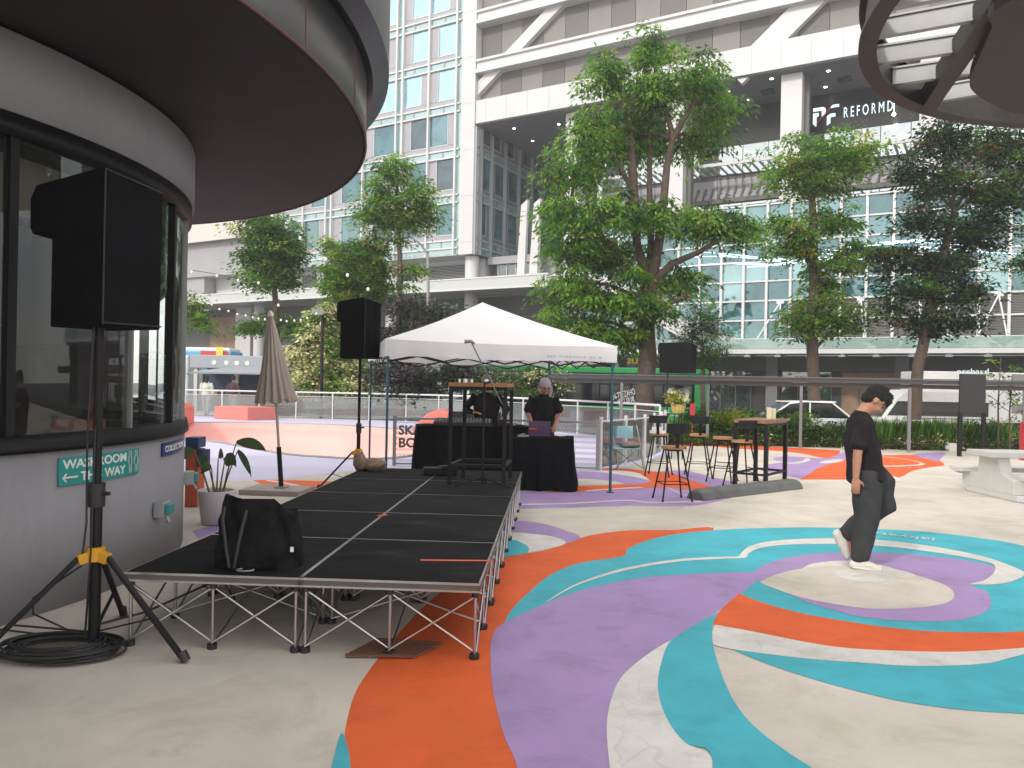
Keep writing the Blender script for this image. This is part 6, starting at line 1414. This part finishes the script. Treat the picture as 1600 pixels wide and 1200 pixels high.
tree('slim_tree', 'tall thin tree with airy crown in front of the office tower', 'tree', 'trees along the plaza edge', 34,
     [(622, 620, .16), (624, 500, .14), (625, 400, .11), (622, 320, .08), (620, 270, .05)],
     [(618, 262, 34, 22, 0), (600, 300, 36, 26, 0), (650, 305, 32, 30, 0), (585, 335, 36, 20, 0), (625, 335, 40, 24, 0), (665, 340, 20, 28, 0), (622, 375, 14, 14, 0), (645, 418, 22, 10, 0), (632, 445, 14, 10, 0)],
     270, 44, .30, .18, .42, M4, [.25, .48, .24, .03], r0=.12, flat=.45, droop=.4)
tree('rounded_tree', 'dense green tree with a straight trunk directly above the closed parasol', 'tree', 'trees along the plaza edge', 36,
     [(436, 620, .17), (433, 540, .15), (430, 460, .13), (425, 400, .1)],
     [(415, 350, 48, 22, 0), (430, 385, 50, 28, 0), (400, 400, 34, 26, 0), (455, 410, 26, 28, 0), (420, 435, 52, 22, 0), (450, 380, 30, 25, 0), (395, 510, 26, 12, 0), (425, 500, 20, 12, 0), (462, 515, 16, 20, 0)],
     340, 50, .30, .18, .5, M4, [.40, .46, .13, .01], r0=.15, flat=.5, droop=.3)
tree('bushy_tree', 'bushy yellow green tree between the parasol and the second speaker', 'tree', 'trees along the plaza edge', 35,
     [(555, 620, .08), (552, 540, .07), (553, 480, .06), (558, 430, .05)],
     [(580, 385, 30, 20, 0), (530, 395, 24, 16, 0), (560, 415, 52, 26, 0), (525, 435, 30, 24, 0), (590, 430, 30, 30, 0), (550, 455, 44, 24, 0), (590, 460, 26, 18, 0), (512, 380, 12, 8, 0)],
     420, 56, .22, .15, .5, [G_DK, G_MD, G_LT, G_YL], [.22, .40, .32, .06], r0=.07, flat=.6, droop=.2)
tree('variegated_shrub', 'cream and green variegated shrub behind the railing right of the parasol', 'shrub', 'shrubs behind the railing', 34,
     [(520, 640, .1), (520, 560, .06)],
     [(475, 550, 25, 20, 0), (500, 520, 30, 25, 0), (520, 560, 40, 32, 0), (480, 590, 30, 26, 0), (540, 600, 45, 24, 0), (510, 490, 26, 16, 0), (560, 580, 30, 30, 0), (540, 540, 30, 25, .4)],
     420, 50, .24, .2, .5, [G_DK, G_MD, G_CR, G_LT], [.10, .22, .52, .16], r0=.08, flat=.7, droop=.3)
tree('frangipani_tree', 'greyish purple leaved tree behind the tent left corner', 'tree', 'trees along the plaza edge', 33,
     [(640, 630, .12), (635, 560, .1), (645, 500, .07)],
     [(640, 480, 40, 20, 0), (690, 490, 40, 24, 0), (620, 520, 40, 30, 0), (680, 530, 45, 30, 0), (610, 580, 40, 30, 0), (660, 585, 50, 25, 0), (720, 580, 50, 25, 0), (645, 615, 60, 18, 0), (740, 505, 40, 20, .5)],
     330, 40, .24, .20, .5, [G_PU, G_BL, G_GY, G_DK], [.38, .30, .12, .20], r0=.12, flat=.7, droop=.3)
tree('variegated_shrub', 'variegated shrub right behind the performers under the tent', 'shrub', 'shrubs behind the railing', 32,
     [(820, 640, .1), (820, 590, .06)],
     [(790, 590, 45, 20, 0), (840, 585, 40, 22, 0), (870, 595, 28, 16, 0), (800, 612, 60, 14, 0), (845, 500, 10, 18, 0)],
     170, 36, .18, .14, .5, [G_DK, G_MD, G_CR, G_PU], [.35, .30, .22, .13], r0=.06, flat=.7)
tree('small_dark_tree', 'small dark fine leaved tree right of the thick central trunk', 'tree', 'trees along the plaza edge', 24.5,
     [(1100, 660, .09), (1098, 600, .07), (1098, 540, .05)],
     [(1095, 490, 36, 22, 0), (1110, 520, 36, 26, 0), (1080, 520, 28, 22, 0), (1105, 550, 38, 14, 0), (1090, 565, 30, 10, 0)],
     170, 60, .18, .07, .45, [G_BL, G_DK, G_MD, G_LT], [.38, .40, .16, .06], r0=.07, flat=.6, droop=.35, gz=0)
tree('edge_tree', 'leafy branch mass cut by the right edge above the truck', 'tree', 'trees along the plaza edge', 30,
     [(1650, 640, .2), (1650, 500, .15), (1640, 430, .1)], [(1605, 410, 40, 22, 0), (1650, 420, 50, 40, 0), (1660, 360, 60, 30, 0)], 130, 46, .25, .13, .5, M4, [.45, .40, .12, .03], r0=.15)
tree('side_tree', 'loose bright green branches hanging beside the pavilion corner', 'tree', 'trees along the plaza edge', 35,
     [(250, 640, .14), (255, 560, .12), (262, 500, .08)], [(312, 490, 28, 20, 0), (325, 510, 18, 14, 0), (285, 470, 30, 24, 0), (260, 500, 30, 40, .5), (235, 470, 30, 40, 0), (265, 580, 16, 20, 0)], 190, 40, .2, .14, .5, M4, [.22, .44, .28, .06], r0=.1, flat=.5)
# sapling at far right
def sapling(px, py, Y, h, label):
    p = at(px, py, Y); p.z = 0; t = thing('sapling', label, 'sapling', p, 'young trees in the planting bed'); b = MB()
    b.tube([p, p+Vector((-.03, 0, h*.5)), p+Vector((.02, 0, h))], [.025, .02, .008], 6)
    for k in range(7): a = k*2.4; z = h*(.45+.07*k); b.tube([p+Vector((0, 0, z)), p+Vector((.35*math.cos(a), .3*math.sin(a), z+.25))], [.009, .004], 4)
    b.build('trunk', m_bark, t)
    cc = [((p.x+.4*math.cos(k*2.4), p.y+.3*math.sin(k*2.4), h*(.45+.07*k)+.25), (.12, .1, .06)) for k in range(7)]
    crown(t, clumps(cc, 26, 9, .10, .12, .5, 4, [.2, .5, .25, .05]), M4)
sapling(1578, 702, 20.6, 2.1, 'thin bare sapling right of the black board'); sapling(1560, 700, 21.2, 2.6, 'taller thin sapling in front of the white truck')
# planting bed
bedp = [(4.6, 22.0), (9.6, 21.0), (14.2, 21.05), (40, 20), (40, 25.5), (4.6, 26.0)]
b = MB(); b.prism([Vector((x, y, -.44)) for x, y in bedp], (0, 0, .42)); tag(b.build('planting_bed', m_soil, fix=True), kind='structure')
def bush(boxes, label, name, cat, nper, leaf, asp, mats, w, group=None, kind=None, cs=.16, flat=.6, droop=.2, up=False):
    bl = [((x, y, z), (rx, ry, rz)) for x, y, z, rx, ry, rz in boxes]; d = clumps(bl, nper, 34, cs, leaf, asp, len(mats), w, droop=droop, flat=flat)
    Pp, N_, D_, L_, M_, CC, a = d
    if up: D_ = np.column_stack([RNG.normal(size=len(Pp))*.25, RNG.normal(size=len(Pp))*.25, np.ones(len(Pp))]); N_ = np.column_stack([RNG.normal(size=len(Pp)), RNG.normal(size=len(Pp)), np.zeros(len(Pp))]); Pp[:, 2] = np.maximum(0, Pp[:, 2]-.1)
    Pp[:, 2] = np.maximum(Pp[:, 2], .01)
    o = leafmesh(name, Pp, N_, D_, L_, L_*a, M_, mats, None); tag(o, label, cat, group, kind); return o
bush([(x, 21.6+.3*math.sin(x), .16, .5, .35, .14) for x in np.arange(5.2, 21, .8)], 'low brown and green ground cover along the plaza edge', 'ground_cover', 'ground cover', 420, .09, .5, [G_DK, G_BR, G_MD, G_CR], [.35, .3, .27, .08], kind='stuff')
bush([(x, 22.6+.3*math.sin(x*2), .38, .6, .4, .26) for x in np.arange(4.9, 10.9, .8)], 'dense dark green hedge under the walkway roof left of the walking man', 'hedge', 'hedge', 330, .10, .5, [G_BL, G_DK, G_MD, G_LT], [.2, .42, .3, .08])
bush([(x, 23.6, .62, .6, .35, .30) for x in np.arange(5.6, 9.6, .8)], 'taller bright green hedge in the middle of the planting bed', 'hedge', 'hedge', 200, .10, .5, [G_DK, G_MD, G_LT, G_YL], [.25, .4, .3, .05])
bush([(x, 22.3+.2*math.sin(x*3), .30, .5, .3, .16) for x in np.arange(10.2, 14.2, .6)], 'strappy upright grass plants between the man and the black board', 'grass_plants', 'grass', 200, .42, .07, [G_DK, G_MD, G_LT, G_MD], [.35, .4, .15, .1], kind='stuff', up=True)
bush([(x, 22.8, .5, .5, .3, .28) for x in np.arange(13.4, 15.4, .6)], 'scraggly flowering shrub behind the black board', 'shrub', 'shrub', 70, .10, .5, [G_DK, G_CR, G_MD, G_BR], [.3, .3, .3, .1], cs=.2)
bush([(at(1140, 660, 22.4).x, 22.4, .75, .4, .3, .25)], 'lime green clump beside the white walkway post', 'shrub', 'shrub', 40, .12, .35, [G_MD, G_LT, G_YL, G_DK], [.2, .45, .25, .1])
bush([(x, 34.3, .25, .8, .4, .35) for x in np.arange(-11.0, 2.0, 1.1)], 'long green hedge behind the far glass railing', 'hedge', 'hedge', 330, .13, .5, [G_DK, G_MD, G_LT, G_BR], [.35, .38, .2, .07], cs=.2)
bush([(x, 30.8, .25, .6, .4, .5) for x in np.arange(2.6, 6.0, .8)], 'leafy green bush by the road behind the curved railing end', 'shrub', 'shrub', 90, .13, .5, [G_DK, G_MD, G_LT, G_YL], [.35, .38, .22, .05], cs=.2)
b = MB(); [b.tube([(x, 26.3, GZ), (x, 26.3, .65)], .02, 6) for x in np.arange(5, 24, 2.2)]; b.tube([(5, 26.3, .62), (24, 26.0, .62)], .018, 6); b.tube([(5, 26.3, .25), (24, 26.0, .25)], .014, 6); tag(b.build('roadside_rail', m_whm), 'thin white guard rail along the road behind the planting', 'railing')

# ------------------------------------------------------------------ air
hm = bpy.data.materials.new('haze_air'); hm.use_nodes = True; hn = hm.node_tree; hn.nodes.clear(); ho = hn.nodes.new('ShaderNodeOutputMaterial'); hv = hn.nodes.new('ShaderNodeVolumePrincipled')
hv.inputs['Color'].default_value = (.93, .95, 1, 1); hv.inputs['Density'].default_value = .0016; hv.inputs['Anisotropy'].default_value = .3; hn.links.new(hv.outputs[0], ho.inputs['Volume'])
b = MB(); b.box((0, 0, 24), (404, 404, 51)); tag(b.build('haze', hm), kind='stuff')

# ------------------------------------------------------------------ people
def loft(b, pts, rad, side=(0, 1, 0), n=16):
    """closed tube with elliptical rings; rad = [(across side, along the other axis)]"""
    pts = [Vector(p) for p in pts]; N = len(pts); rings = []
    ext = []
    for i, p in enumerate(pts):
        t = (pts[min(i+1, N-1)]-pts[max(i-1, 0)]).normalized(); s = Vector(side); s = (s-t*s.dot(t)).normalized(); w = t.cross(s); a, c = rad[i]
        ext.append((p, t, s, w, a, c))
    p, t, s, w, a, c = ext[0]; m = min(a, c); rings.append((p-t*m*.5, s, w, a*.55, c*.55)); 
    for e in ext: rings.append((e[0], e[2], e[3], e[4], e[5]))
    p, t, s, w, a, c = ext[-1]; m = min(a, c); rings.append((p+t*m*.5, s, w, a*.55, c*.55))
    vs = []; 
    for p, s, w, a, c in rings:
        for k in range(n): q = 2*math.pi*k/n; vs.append(p+s*a*math.cos(q)+w*c*math.sin(q))
    fs = [(i*n+k, i*n+(k+1) % n, (i+1)*n+(k+1) % n, (i+1)*n+k) for i in range(len(rings)-1) for k in range(n)]
    b.add(vs, fs); b.add(vs[:n], [tuple(range(n))[::-1]]); b.add(vs[-n:], [tuple(range(n))])
def ell(b, c, r, M=None, n=16, m=10):
    vs = []; M = M or Matrix.Identity(3)
    for j in range(m+1):
        th = math.pi*j/m
        for k in range(n): a = 2*math.pi*k/n; vs.append(Vector(c)+M@Vector((r[0]*math.sin(th)*math.cos(a), r[1]*math.sin(th)*math.sin(a), -r[2]*math.cos(th))))
    b.add(vs, [(j*n+k, j*n+(k+1) % n, (j+1)*n+(k+1) % n, (j+1)*n+k) for j in range(m) for k in range(n)])
def fuse(b, name, m, parent, voxel, smooth=2, wr=None):
    """voxel-fuse overlapping volumes into one continuous skin"""
    import bmesh
    me = bpy.data.meshes.new(name); me.from_pydata([tuple(v) for v in b.v], [], b.f); bm = bmesh.new(); bm.from_mesh(me); bmesh.ops.remove_doubles(bm, verts=bm.verts, dist=1e-5); bmesh.ops.recalc_face_normals(bm, faces=bm.faces); bm.to_mesh(me); bm.free()
    o = bpy.data.objects.new(name, me); COL.objects.link(o)
    r = o.modifiers.new('r', 'REMESH'); r.mode = 'VOXEL'; r.voxel_size = voxel; r.use_smooth_shade = True
    if smooth: s = o.modifiers.new('s', 'SMOOTH'); s.iterations = smooth; s.factor = .6
    bpy.context.view_layer.update(); m2 = bpy.data.meshes.new_from_object(o.evaluated_get(bpy.context.evaluated_depsgraph_get())); bpy.data.objects.remove(o)
    if wr:
        for v in m2.vertices: v.co = wr(v.co)
    m2.materials.clear(); m2.materials.append(m); ob = bpy.data.objects.new(name, m2); COL.objects.link(ob); ob.parent = parent; ORG[ob.name] = Vector((0, 0, 0))
    for p in m2.polygons: p.use_smooth = True
    return ob
def hand(b, w, d, palm, s=1.0, curl=.5, thumb=None):
    """w wrist, d direction of the hand, palm = palm normal, thumb = direction of the thumb side"""
    w, d, palm = Vector(w), Vector(d).normalized(), Vector(palm).normalized(); palm = (palm-d*palm.dot(d)).normalized(); th = Vector(thumb) if thumb else d.cross(palm); th = (th-d*th.dot(d)); th = (th-palm*th.dot(palm)).normalized()
    loft(b, [w, w+d*.045*s, w+d*.09*s], [(.026*s, .017*s), (.038*s, .015*s), (.040*s, .013*s)], side=th)
    for k, (o_, L) in enumerate(((.029, .072), (.010, .082), (-.010, .076), (-.028, .060))):
        p0 = w+d*.085*s+th*o_*s; d1 = (d+palm*.25*curl*2+th*o_*2).normalized(); p1 = p0+d1*L*.42*s; d2 = (d1+palm*curl*1.1).normalized(); p2 = p1+d2*L*.32*s; d3 = (d2+palm*curl*1.1).normalized(); p3 = p2+d3*L*.26*s
        loft(b, [p0, p1, p2, p3], [(.0098*s,)*2, (.0092*s,)*2, (.0085*s,)*2, (.0072*s,)*2], side=palm, n=8)
    p0 = w+d*.025*s+th*.028*s; p1 = p0+(d*.6+th*.75+palm*.3).normalized()*.042*s; p2 = p1+(d*.9+th*.25+palm*.4).normalized()*.034*s
    loft(b, [p0, p1, p2], [(.014*s,)*2, (.011*s,)*2, (.009*s,)*2], side=palm, n=8)
def head(b, c, pitch, s=1.0, yaw=0.0):
    """head centred between the ears, facing +x before yaw; pitch > 0 looks down; returns its frame"""
    M = Matrix.Rotation(yaw, 3, 'Z')@Matrix.Rotation(pitch, 3, 'Y'); c = Vector(c); q = lambda x, y, z: c+M@Vector((x*s, y*s, z*s))
    ell(b, q(-.008, 0, .03), (.095*s, .075*s, .098*s), M, 20, 14); ell(b, q(.018, 0, -.035), (.070*s, .060*s, .078*s), M); ell(b, q(.052, 0, -.088), (.026*s, .030*s, .024*s), M)
    ell(b, q(.077, 0, .022), (.014*s, .050*s, .012*s), M); ell(b, q(.074, .0, -.062), (.016*s, .024*s, .013*s), M); loft(b, [q(.084, 0, .012), q(.100, 0, -.014), q(.106, 0, -.030)], [(.009*s, .010*s), (.011*s, .012*s), (.015*s, .012*s)], side=M@Vector((0, 1, 0)), n=10)
    for y in (.036, -.036): ell(b, q(.060, y, -.030), (.022*s, .018*s, .020*s), M)
    for y in (.075, -.075): ell(b, q(-.012, y, -.008), (.018*s, .010*s, .032*s), M)
    return q, M
def person(loc, face, label, J, cols, voxel=.012, sleeve=.5, hat=None, hair=1, group=None, hsc=1.0, beard=False, bagm=None, longhair=False):
    """J holds joints in a frame whose +x is the way the body faces and +y its left"""
    t = thing('person', label, 'person', loc, group); t.rotation_euler = (0, 0, face); ORG[t.name] = Vector((0, 0, 0)); V = Vector
    skin, shirt, pants, shoe, hairm = cols; b = MB()
    nk, ch, pv = V(J['neck']), V(J['chest']), V(J['pelvis']); hc = V(J['head']); tw_ = J.get('twist', 0); sd_ = V((-math.sin(tw_), math.cos(tw_), 0))
    q, M = head(b, hc, J.get('pitch', 0), hsc, J.get('yaw', 0))
    loft(b, [nk-V((0, 0, .03)), nk.lerp(hc, .45), hc.lerp(nk, .28)], [(.062, .058), (.054, .054), (.052, .052)])
    loft(b, [pv, pv.lerp(ch, .5), ch, nk-V((0, 0, .045))], [(.155, .105), (.135, .095), (.165, .11), (.10, .07)], side=sd_)
    for sgn, k in ((1, 'L'), (-1, 'R')):
        sh, el, wr_ = V(J['sh'+k]), V(J['el'+k]), V(J['wr'+k]); hp, kn, an = V(J['hip'+k]), V(J['kn'+k]), V(J['an'+k]); fd = V(J['foot'+k])
        loft(b, [ch.lerp(sh, .6), sh, sh.lerp(el, .5), el, el.lerp(wr_, .3), wr_], [(.055, .055), (.056, .056), (.047, .047), (.038, .038), (.040, .038), (.024, .028)])
        hd = V(J.get('hd'+k, (wr_-el))); pn = V(J.get('palm'+k, (0, -sgn, 0))); hand(b, wr_, hd, pn, 1.0, J.get('curl', .45), J.get('thumb'+k, (1, 0, 0)))
        loft(b, [hp, hp.lerp(kn, .4), kn, kn.lerp(an, .35), an], [(.085, .085), (.078, .078), (.055, .055), (.056, .056), (.038, .038)])
        loft(b, [an, an+fd*.06-V((0, 0, .05)), an+fd*.16-V((0, 0, .06))+V((0, 0, fd.z*.0))], [(.034, .034), (.038, .03), (.034, .022)], side=(0, 1, 0))
    fuse(b, 'body', skin, t, voxel, 2)
    # shirt
    b = MB(); hem = V(J.get('hem', pv-V((0, 0, .03)))); wid = J.get('swid', 1.0)
    loft(b, [hem, hem.lerp(ch, .35), ch.lerp(hem, .15), nk-V((0, 0, .07)), nk-V((0, 0, .015))], [(.195*wid, .150*wid), (.185*wid, .142*wid), (.200*wid, .138*wid), (.15, .095), (.078, .072)], side=sd_, n=24)
    for sgn, k in ((1, 'L'), (-1, 'R')):
        sh, el, wr_ = V(J['sh'+k]), V(J['el'+k]), V(J['wr'+k]); e = sh.lerp(el, min(1, sleeve)*.95) if sleeve <= 1 else el
        pts = [ch.lerp(sh, .45)+V((0, 0, .03)), sh-V((0, 0, .012)), sh.lerp(e, .55), e]; rd = [(.070, .072), (.070, .068), (.072, .072), (.078, .076)]
        if sleeve > 1: pts += [el.lerp(wr_, .5), el.lerp(wr_, .93)]; rd = [(.072, .075), (.074, .072), (.066, .066), (.058, .058), (.050, .050), (.042, .042)]
        loft(b, pts, rd, n=18)
    def wrk(co): 
        f = .007*math.sin(co.z*9+co.x*26+co.y*11+2*math.sin(co.z*5))+.005*math.sin(co.z*21-co.y*24+co.x*17)+.003*math.sin(co.x*60+co.z*14+co.y*30); c0 = pv.lerp(nk, max(0, min(1, (co.z-pv.z)/(nk.z-pv.z)))); d = V((co.x-c0.x, co.y-c0.y, 0)); return co+(d.normalized()*f if d.length > .02 else V())
    fuse(b, 'shirt', shirt, t, voxel, 3, wrk)
    b = MB(); pw = J.get('pwid', 1.0)
    loft(b, [pv-V((0, 0, .10)), pv, pv.lerp(ch, .32)], [(.165, .13), (.172, .125), (.155, .112)], side=sd_, n=20)
    for k in 'LR':
        hp, kn, an = V(J['hip'+k]), V(J['kn'+k]), V(J['an'+k]); kb = J.get('kb'+k, 1.0); loft(b, [hp+V((0, 0, .04)), hp.lerp(kn, .4)+V((.03*(kb-1)*5, 0, 0)), kn, kn.lerp(an, .5), an+V((0, 0, .0))], [(.10*pw, .105*pw), (.102*pw, .112*pw*kb*1.1), (.088*pw, .098*pw*kb), (.080*pw, .085*pw), (.064*pw, .068*pw)], n=18)
    def wrk2(co): return co+V((.007*math.sin(co.z*13+co.y*20+2*math.sin(co.z*6+co.x*8))+.003*math.sin(co.z*33+1+co.y*25+co.x*20), .007*math.sin(co.z*11+co.x*22+1.5*math.sin(co.z*9)), 0))
    fuse(b, 'trousers', pants, t, voxel, 3, wrk2)
    for k in 'LR':
        an, fd = V(J['an'+k]), V(J['foot'+k]); u = V(J.get('up'+k, (0, 0, 1))); b = MB(); hl = an-fd*.065-u*.055; loft(b, [hl, an-u*.04+fd*.02, an-u*.062+fd*.11, an-u*.07+fd*.175], [(.038, .036), (.044, .046), (.048, .032), (.040, .024)], side=(0, 1, 0)); loft(b, [hl-u*.022+fd*.005, an-u*.088+fd*.05, an-u*.088+fd*.185], [(.040, .016), (.044, .016), (.042, .015)], side=(0, 1, 0)); fuse(b, 'shoe', shoe, t, .008, 1)
    if hair:
        b = MB(); ell(b, q(-.022, 0, .052), (.100*hsc, .086*hsc, .090*hsc), M, 24, 16)
        if not longhair: ell(b, q(-.055, 0, -.015), (.055*hsc, .070*hsc, .06*hsc), M); rr = random.Random(3)
        if longhair: ell(b, q(-.06, 0, -.03), (.065, .085, .13), M); ell(b, q(-.08, 0, -.13), (.045, .075, .10), M)
        else:
            for k in range(60 if hair > 1 else 14):
                a = rr.uniform(-2.2, 2.2)*.9; r_ = .085; z = rr.uniform(.03, .13); x = .058*math.cos(a); y = .070*math.sin(a); p = q(x-.01, y, z); L = rr.uniform(.022, .05); loft(b, [q(x*.8-.01, y*.8, z), p, q(x*1.25+.012, y*1.12, z+rr.uniform(-.025, .02))], [(.018, .018), (.014, .014), (.006, .006)], n=6)
            if hair > 1:
                for k in range(16): y = -.06+.12*k/15; z = .045+rr.uniform(-.012, .008); loft(b, [q(.045, y*.9, .10), q(.082, y, .075), q(.103-abs(y)*.3, y*1.02, z)], [(.02, .02), (.017, .015), (.006, .006)], n=6)
        fuse(b, 'hair', hairm, t, .006 if hair > 1 else .009, 1, (lambda co: co+(co-q(0, 0, .03)).normalized()*(.003*math.sin(co.x*240+co.z*130)+.003*math.sin(co.y*260+co.z*90))) if hair > 1 else None)
    if hat: 
        b = MB(); ell(b, q(-.012, 0, .062), (.106*hsc, .092*hsc, .084*hsc), M, 20, 14)
        if hat[1] == 'scarf':
            loft(b, [q(-.08, -.02, .02), q(-.11, -.03, -.03), q(-.10, -.035, -.09)], [(.05, .03), (.05, .025), (.035, .018)]); sidev = J.get('tail', 1)
            loft(b, [q(.045, sidev*.082, .035), q(.06, sidev*.094, -.04), q(.075, sidev*.095, -.12), q(.08, sidev*.09, -.20)], [(.03, .02), (.028, .016), (.026, .015), (.014, .010)])
        fuse(b, 'headscarf' if hat[1] == 'scarf' else 'beanie', hat[0], t, .008, 2)
    eb_ = MB()
    for y in (.031, -.031): ell(eb_, q(.0775, y, .002), (.009, .013, .0055), M, 10, 6); ell(eb_, q(.080, y, .020), (.006, .018, .004), M, 8, 5)
    eb_.build('eyes', hairm, t)
    if bagm: b = MB(); bb = bagm[1]; lump(bb, (.09, .15, .16), 4, None, b); b.build('shoulder_bag', bagm[0], t)
    return t
def base(**k):
    J = dict(pelvis=(0, 0, .93), chest=(0, 0, 1.25), neck=(0, 0, 1.45), head=(.02, 0, 1.585), shL=(0, .185, 1.385), shR=(0, -.185, 1.385), elL=(-.02, .24, 1.10), elR=(-.02, -.24, 1.10), wrL=(.03, .25, .86), wrR=(.03, -.25, .86),
             hipL=(0, .09, .88), hipR=(0, -.09, .88), knL=(.02, .095, .48), knR=(.02, -.095, .48), anL=(0, .10, .09), anR=(0, -.10, .09), footL=Vector((1, .1, 0)).normalized(), footR=Vector((1, -.1, 0)).normalized()); J.update(k); return J
m_shb = mat('shirt_black', (.020, .018, .021), .95, noise=.15, bump=.2, bscale=120, spec=.15); m_tr = mat('trousers_charcoal', (.046, .048, .051), .95, noise=.2, bump=.2, bscale=120, spec=.15); m_shoe = mat('shoe_white', (.58, .56, .53), .6); m_shoed = mat('shoe_dark', (.03, .03, .03), .6)
# the walking man: standing leg is the near (right) one, the far leg swings with its knee forward
w0 = Vector((3.16, 6.95, 0))
Jw = base(pelvis=(.045, 0, .90), chest=(.00, 0, 1.20), neck=(-.005, 0, 1.405), head=(.120, 0, 1.508), pitch=R(48), shR=(-.045, -.175, 1.32), shL=(.01, .175, 1.32), elR=(-.10, -.215, 1.05), wrR=(-.115, -.225, .835), elL=(.03, .22, 1.05), wrL=(.10, .21, .83),
    hdR=(-.02, 0, -1), palmR=(.3, .9, 0), thumbR=(1, -.1, 0), hipR=(.03, -.085, .84), knR=(.035, -.09, .48), anR=(-.02, -.085, .10), kbL=1.22, hipL=(.10, .085, .86), knL=(.225, .085, .56), anL=(-.085, .09, .27), footR=Vector((1, -.1, 0)).normalized(), footL=Vector((.50, .0, -.87)).normalized(), upL=(.87, 0, .5), hem=(.055, 0, .80), swid=1.04, pwid=1.12, curl=.55)
person(w0, R(-4), 'young man in black t-shirt and dark trousers walking right with his head bowed', Jw, (m_skin, m_shb, m_tr, m_shoe, m_hair), .009, .80, hair=2, hsc=1.06)
m_beige = mat('scarf_grey', (.46, .42, .45), .8, bump=.2); m_cap = mat('beanie_grey', (.22, .19, .18), .9, bump=.4, bscale=80)
Jr = base(pelvis=(0, 0, .95), chest=(.05, 0, 1.26), neck=(.09, 0, 1.45), head=(.16, .01, 1.57), pitch=R(32), yaw=R(18), shL=(.07, .20, 1.38), shR=(.07, -.20, 1.38), elL=(.09, .265, 1.12), elR=(.09, -.265, 1.12), wrL=(.30, .17, .93), wrR=(.30, -.17, .93), hdL=(.8, -.1, -.4), hdR=(.8, .1, -.4), palmL=(0, 0, -1), palmR=(0, 0, -1), thumbL=(0, -1, 0), thumbR=(0, 1, 0), tail=-1*-1, swid=1.08)
person((.53, 12.75, 0), R(-90), 'performer in black t-shirt and pale headscarf bent over the purple laptop', Jr, (m_skin, m_shb, m_tr, m_shoed, m_hair), .010, .85, hat=(m_beige, 'scarf'), hair=0)
Jl = base(chest=(.03, 0, 1.27), neck=(.05, 0, 1.46), head=(.10, 0, 1.60), pitch=R(25), yaw=R(-10), shL=(.03, .20, 1.40), shR=(.03, -.20, 1.40), elL=(-.02, .33, 1.18), elR=(.0, -.36, 1.15), wrL=(.22, .28, 1.03), wrR=(.25, -.20, 1.12), hdR=(.5, .7, 0), hdL=(.8, -.1, -.4), palmR=(0, 0, -1), palmL=(0, 0, -1), thumbR=(0, .3, 1), thumbL=(0, -1, 0), swid=1.1)
person((-.42, 12.9, 0), R(-90), 'performer in black long sleeves and grey beanie behind the high stage table', Jl, (m_skin, m_shb, m_tr, m_shoed, m_hair), .010, 1.5, hat=(m_cap, 'beanie'), hair=0)
wk1 = base(elL=(-.05, .23, 1.12), wrL=(.05, .25, .90), knL=(.10, .09, .48), anL=(.18, .09, .10), knR=(-.03, -.09, .47), anR=(-.20, -.09, .13)); 
m_cream = mat('jacket_cream', (.52, .55, .48), .8); m_ptan = mat('trousers_tan', (.34, .27, .22), .8)
q = at(322, 650, 33.0); person((q.x, 33.0, 0), R(100), 'woman in a loose cream jacket and pale trousers walking away left of the coral block', wk1, (m_skin, m_cream, mat('trousers_pale', (.45, .42, .38), .8), m_shoe, m_hair), .016, 1.5, hair=1, longhair=True, group='couple walking beyond the railing', bagm=(mat('bag_tan', (.40, .36, .28), .8), (0, -.28, .95)))
wk2 = base(elL=(-.08, .27, 1.13), wrL=(.02, .30, .90), elR=(-.02, -.28, 1.12), wrR=(.10, -.26, .92), knL=(.06, .09, .48), anL=(-.12, .09, .16), knR=(.09, -.09, .48), anR=(.12, -.09, .10))
q = at(364, 650, 34.2); person((q.x, 34.2, 0), R(80), 'man in dark t-shirt and tan trousers walking away behind the long coral block', wk2, (m_skin, mat('shirt_maroon', (.06, .03, .045), .85), m_ptan, m_shoed, m_hair), .016, .9, group='couple walking beyond the railing')
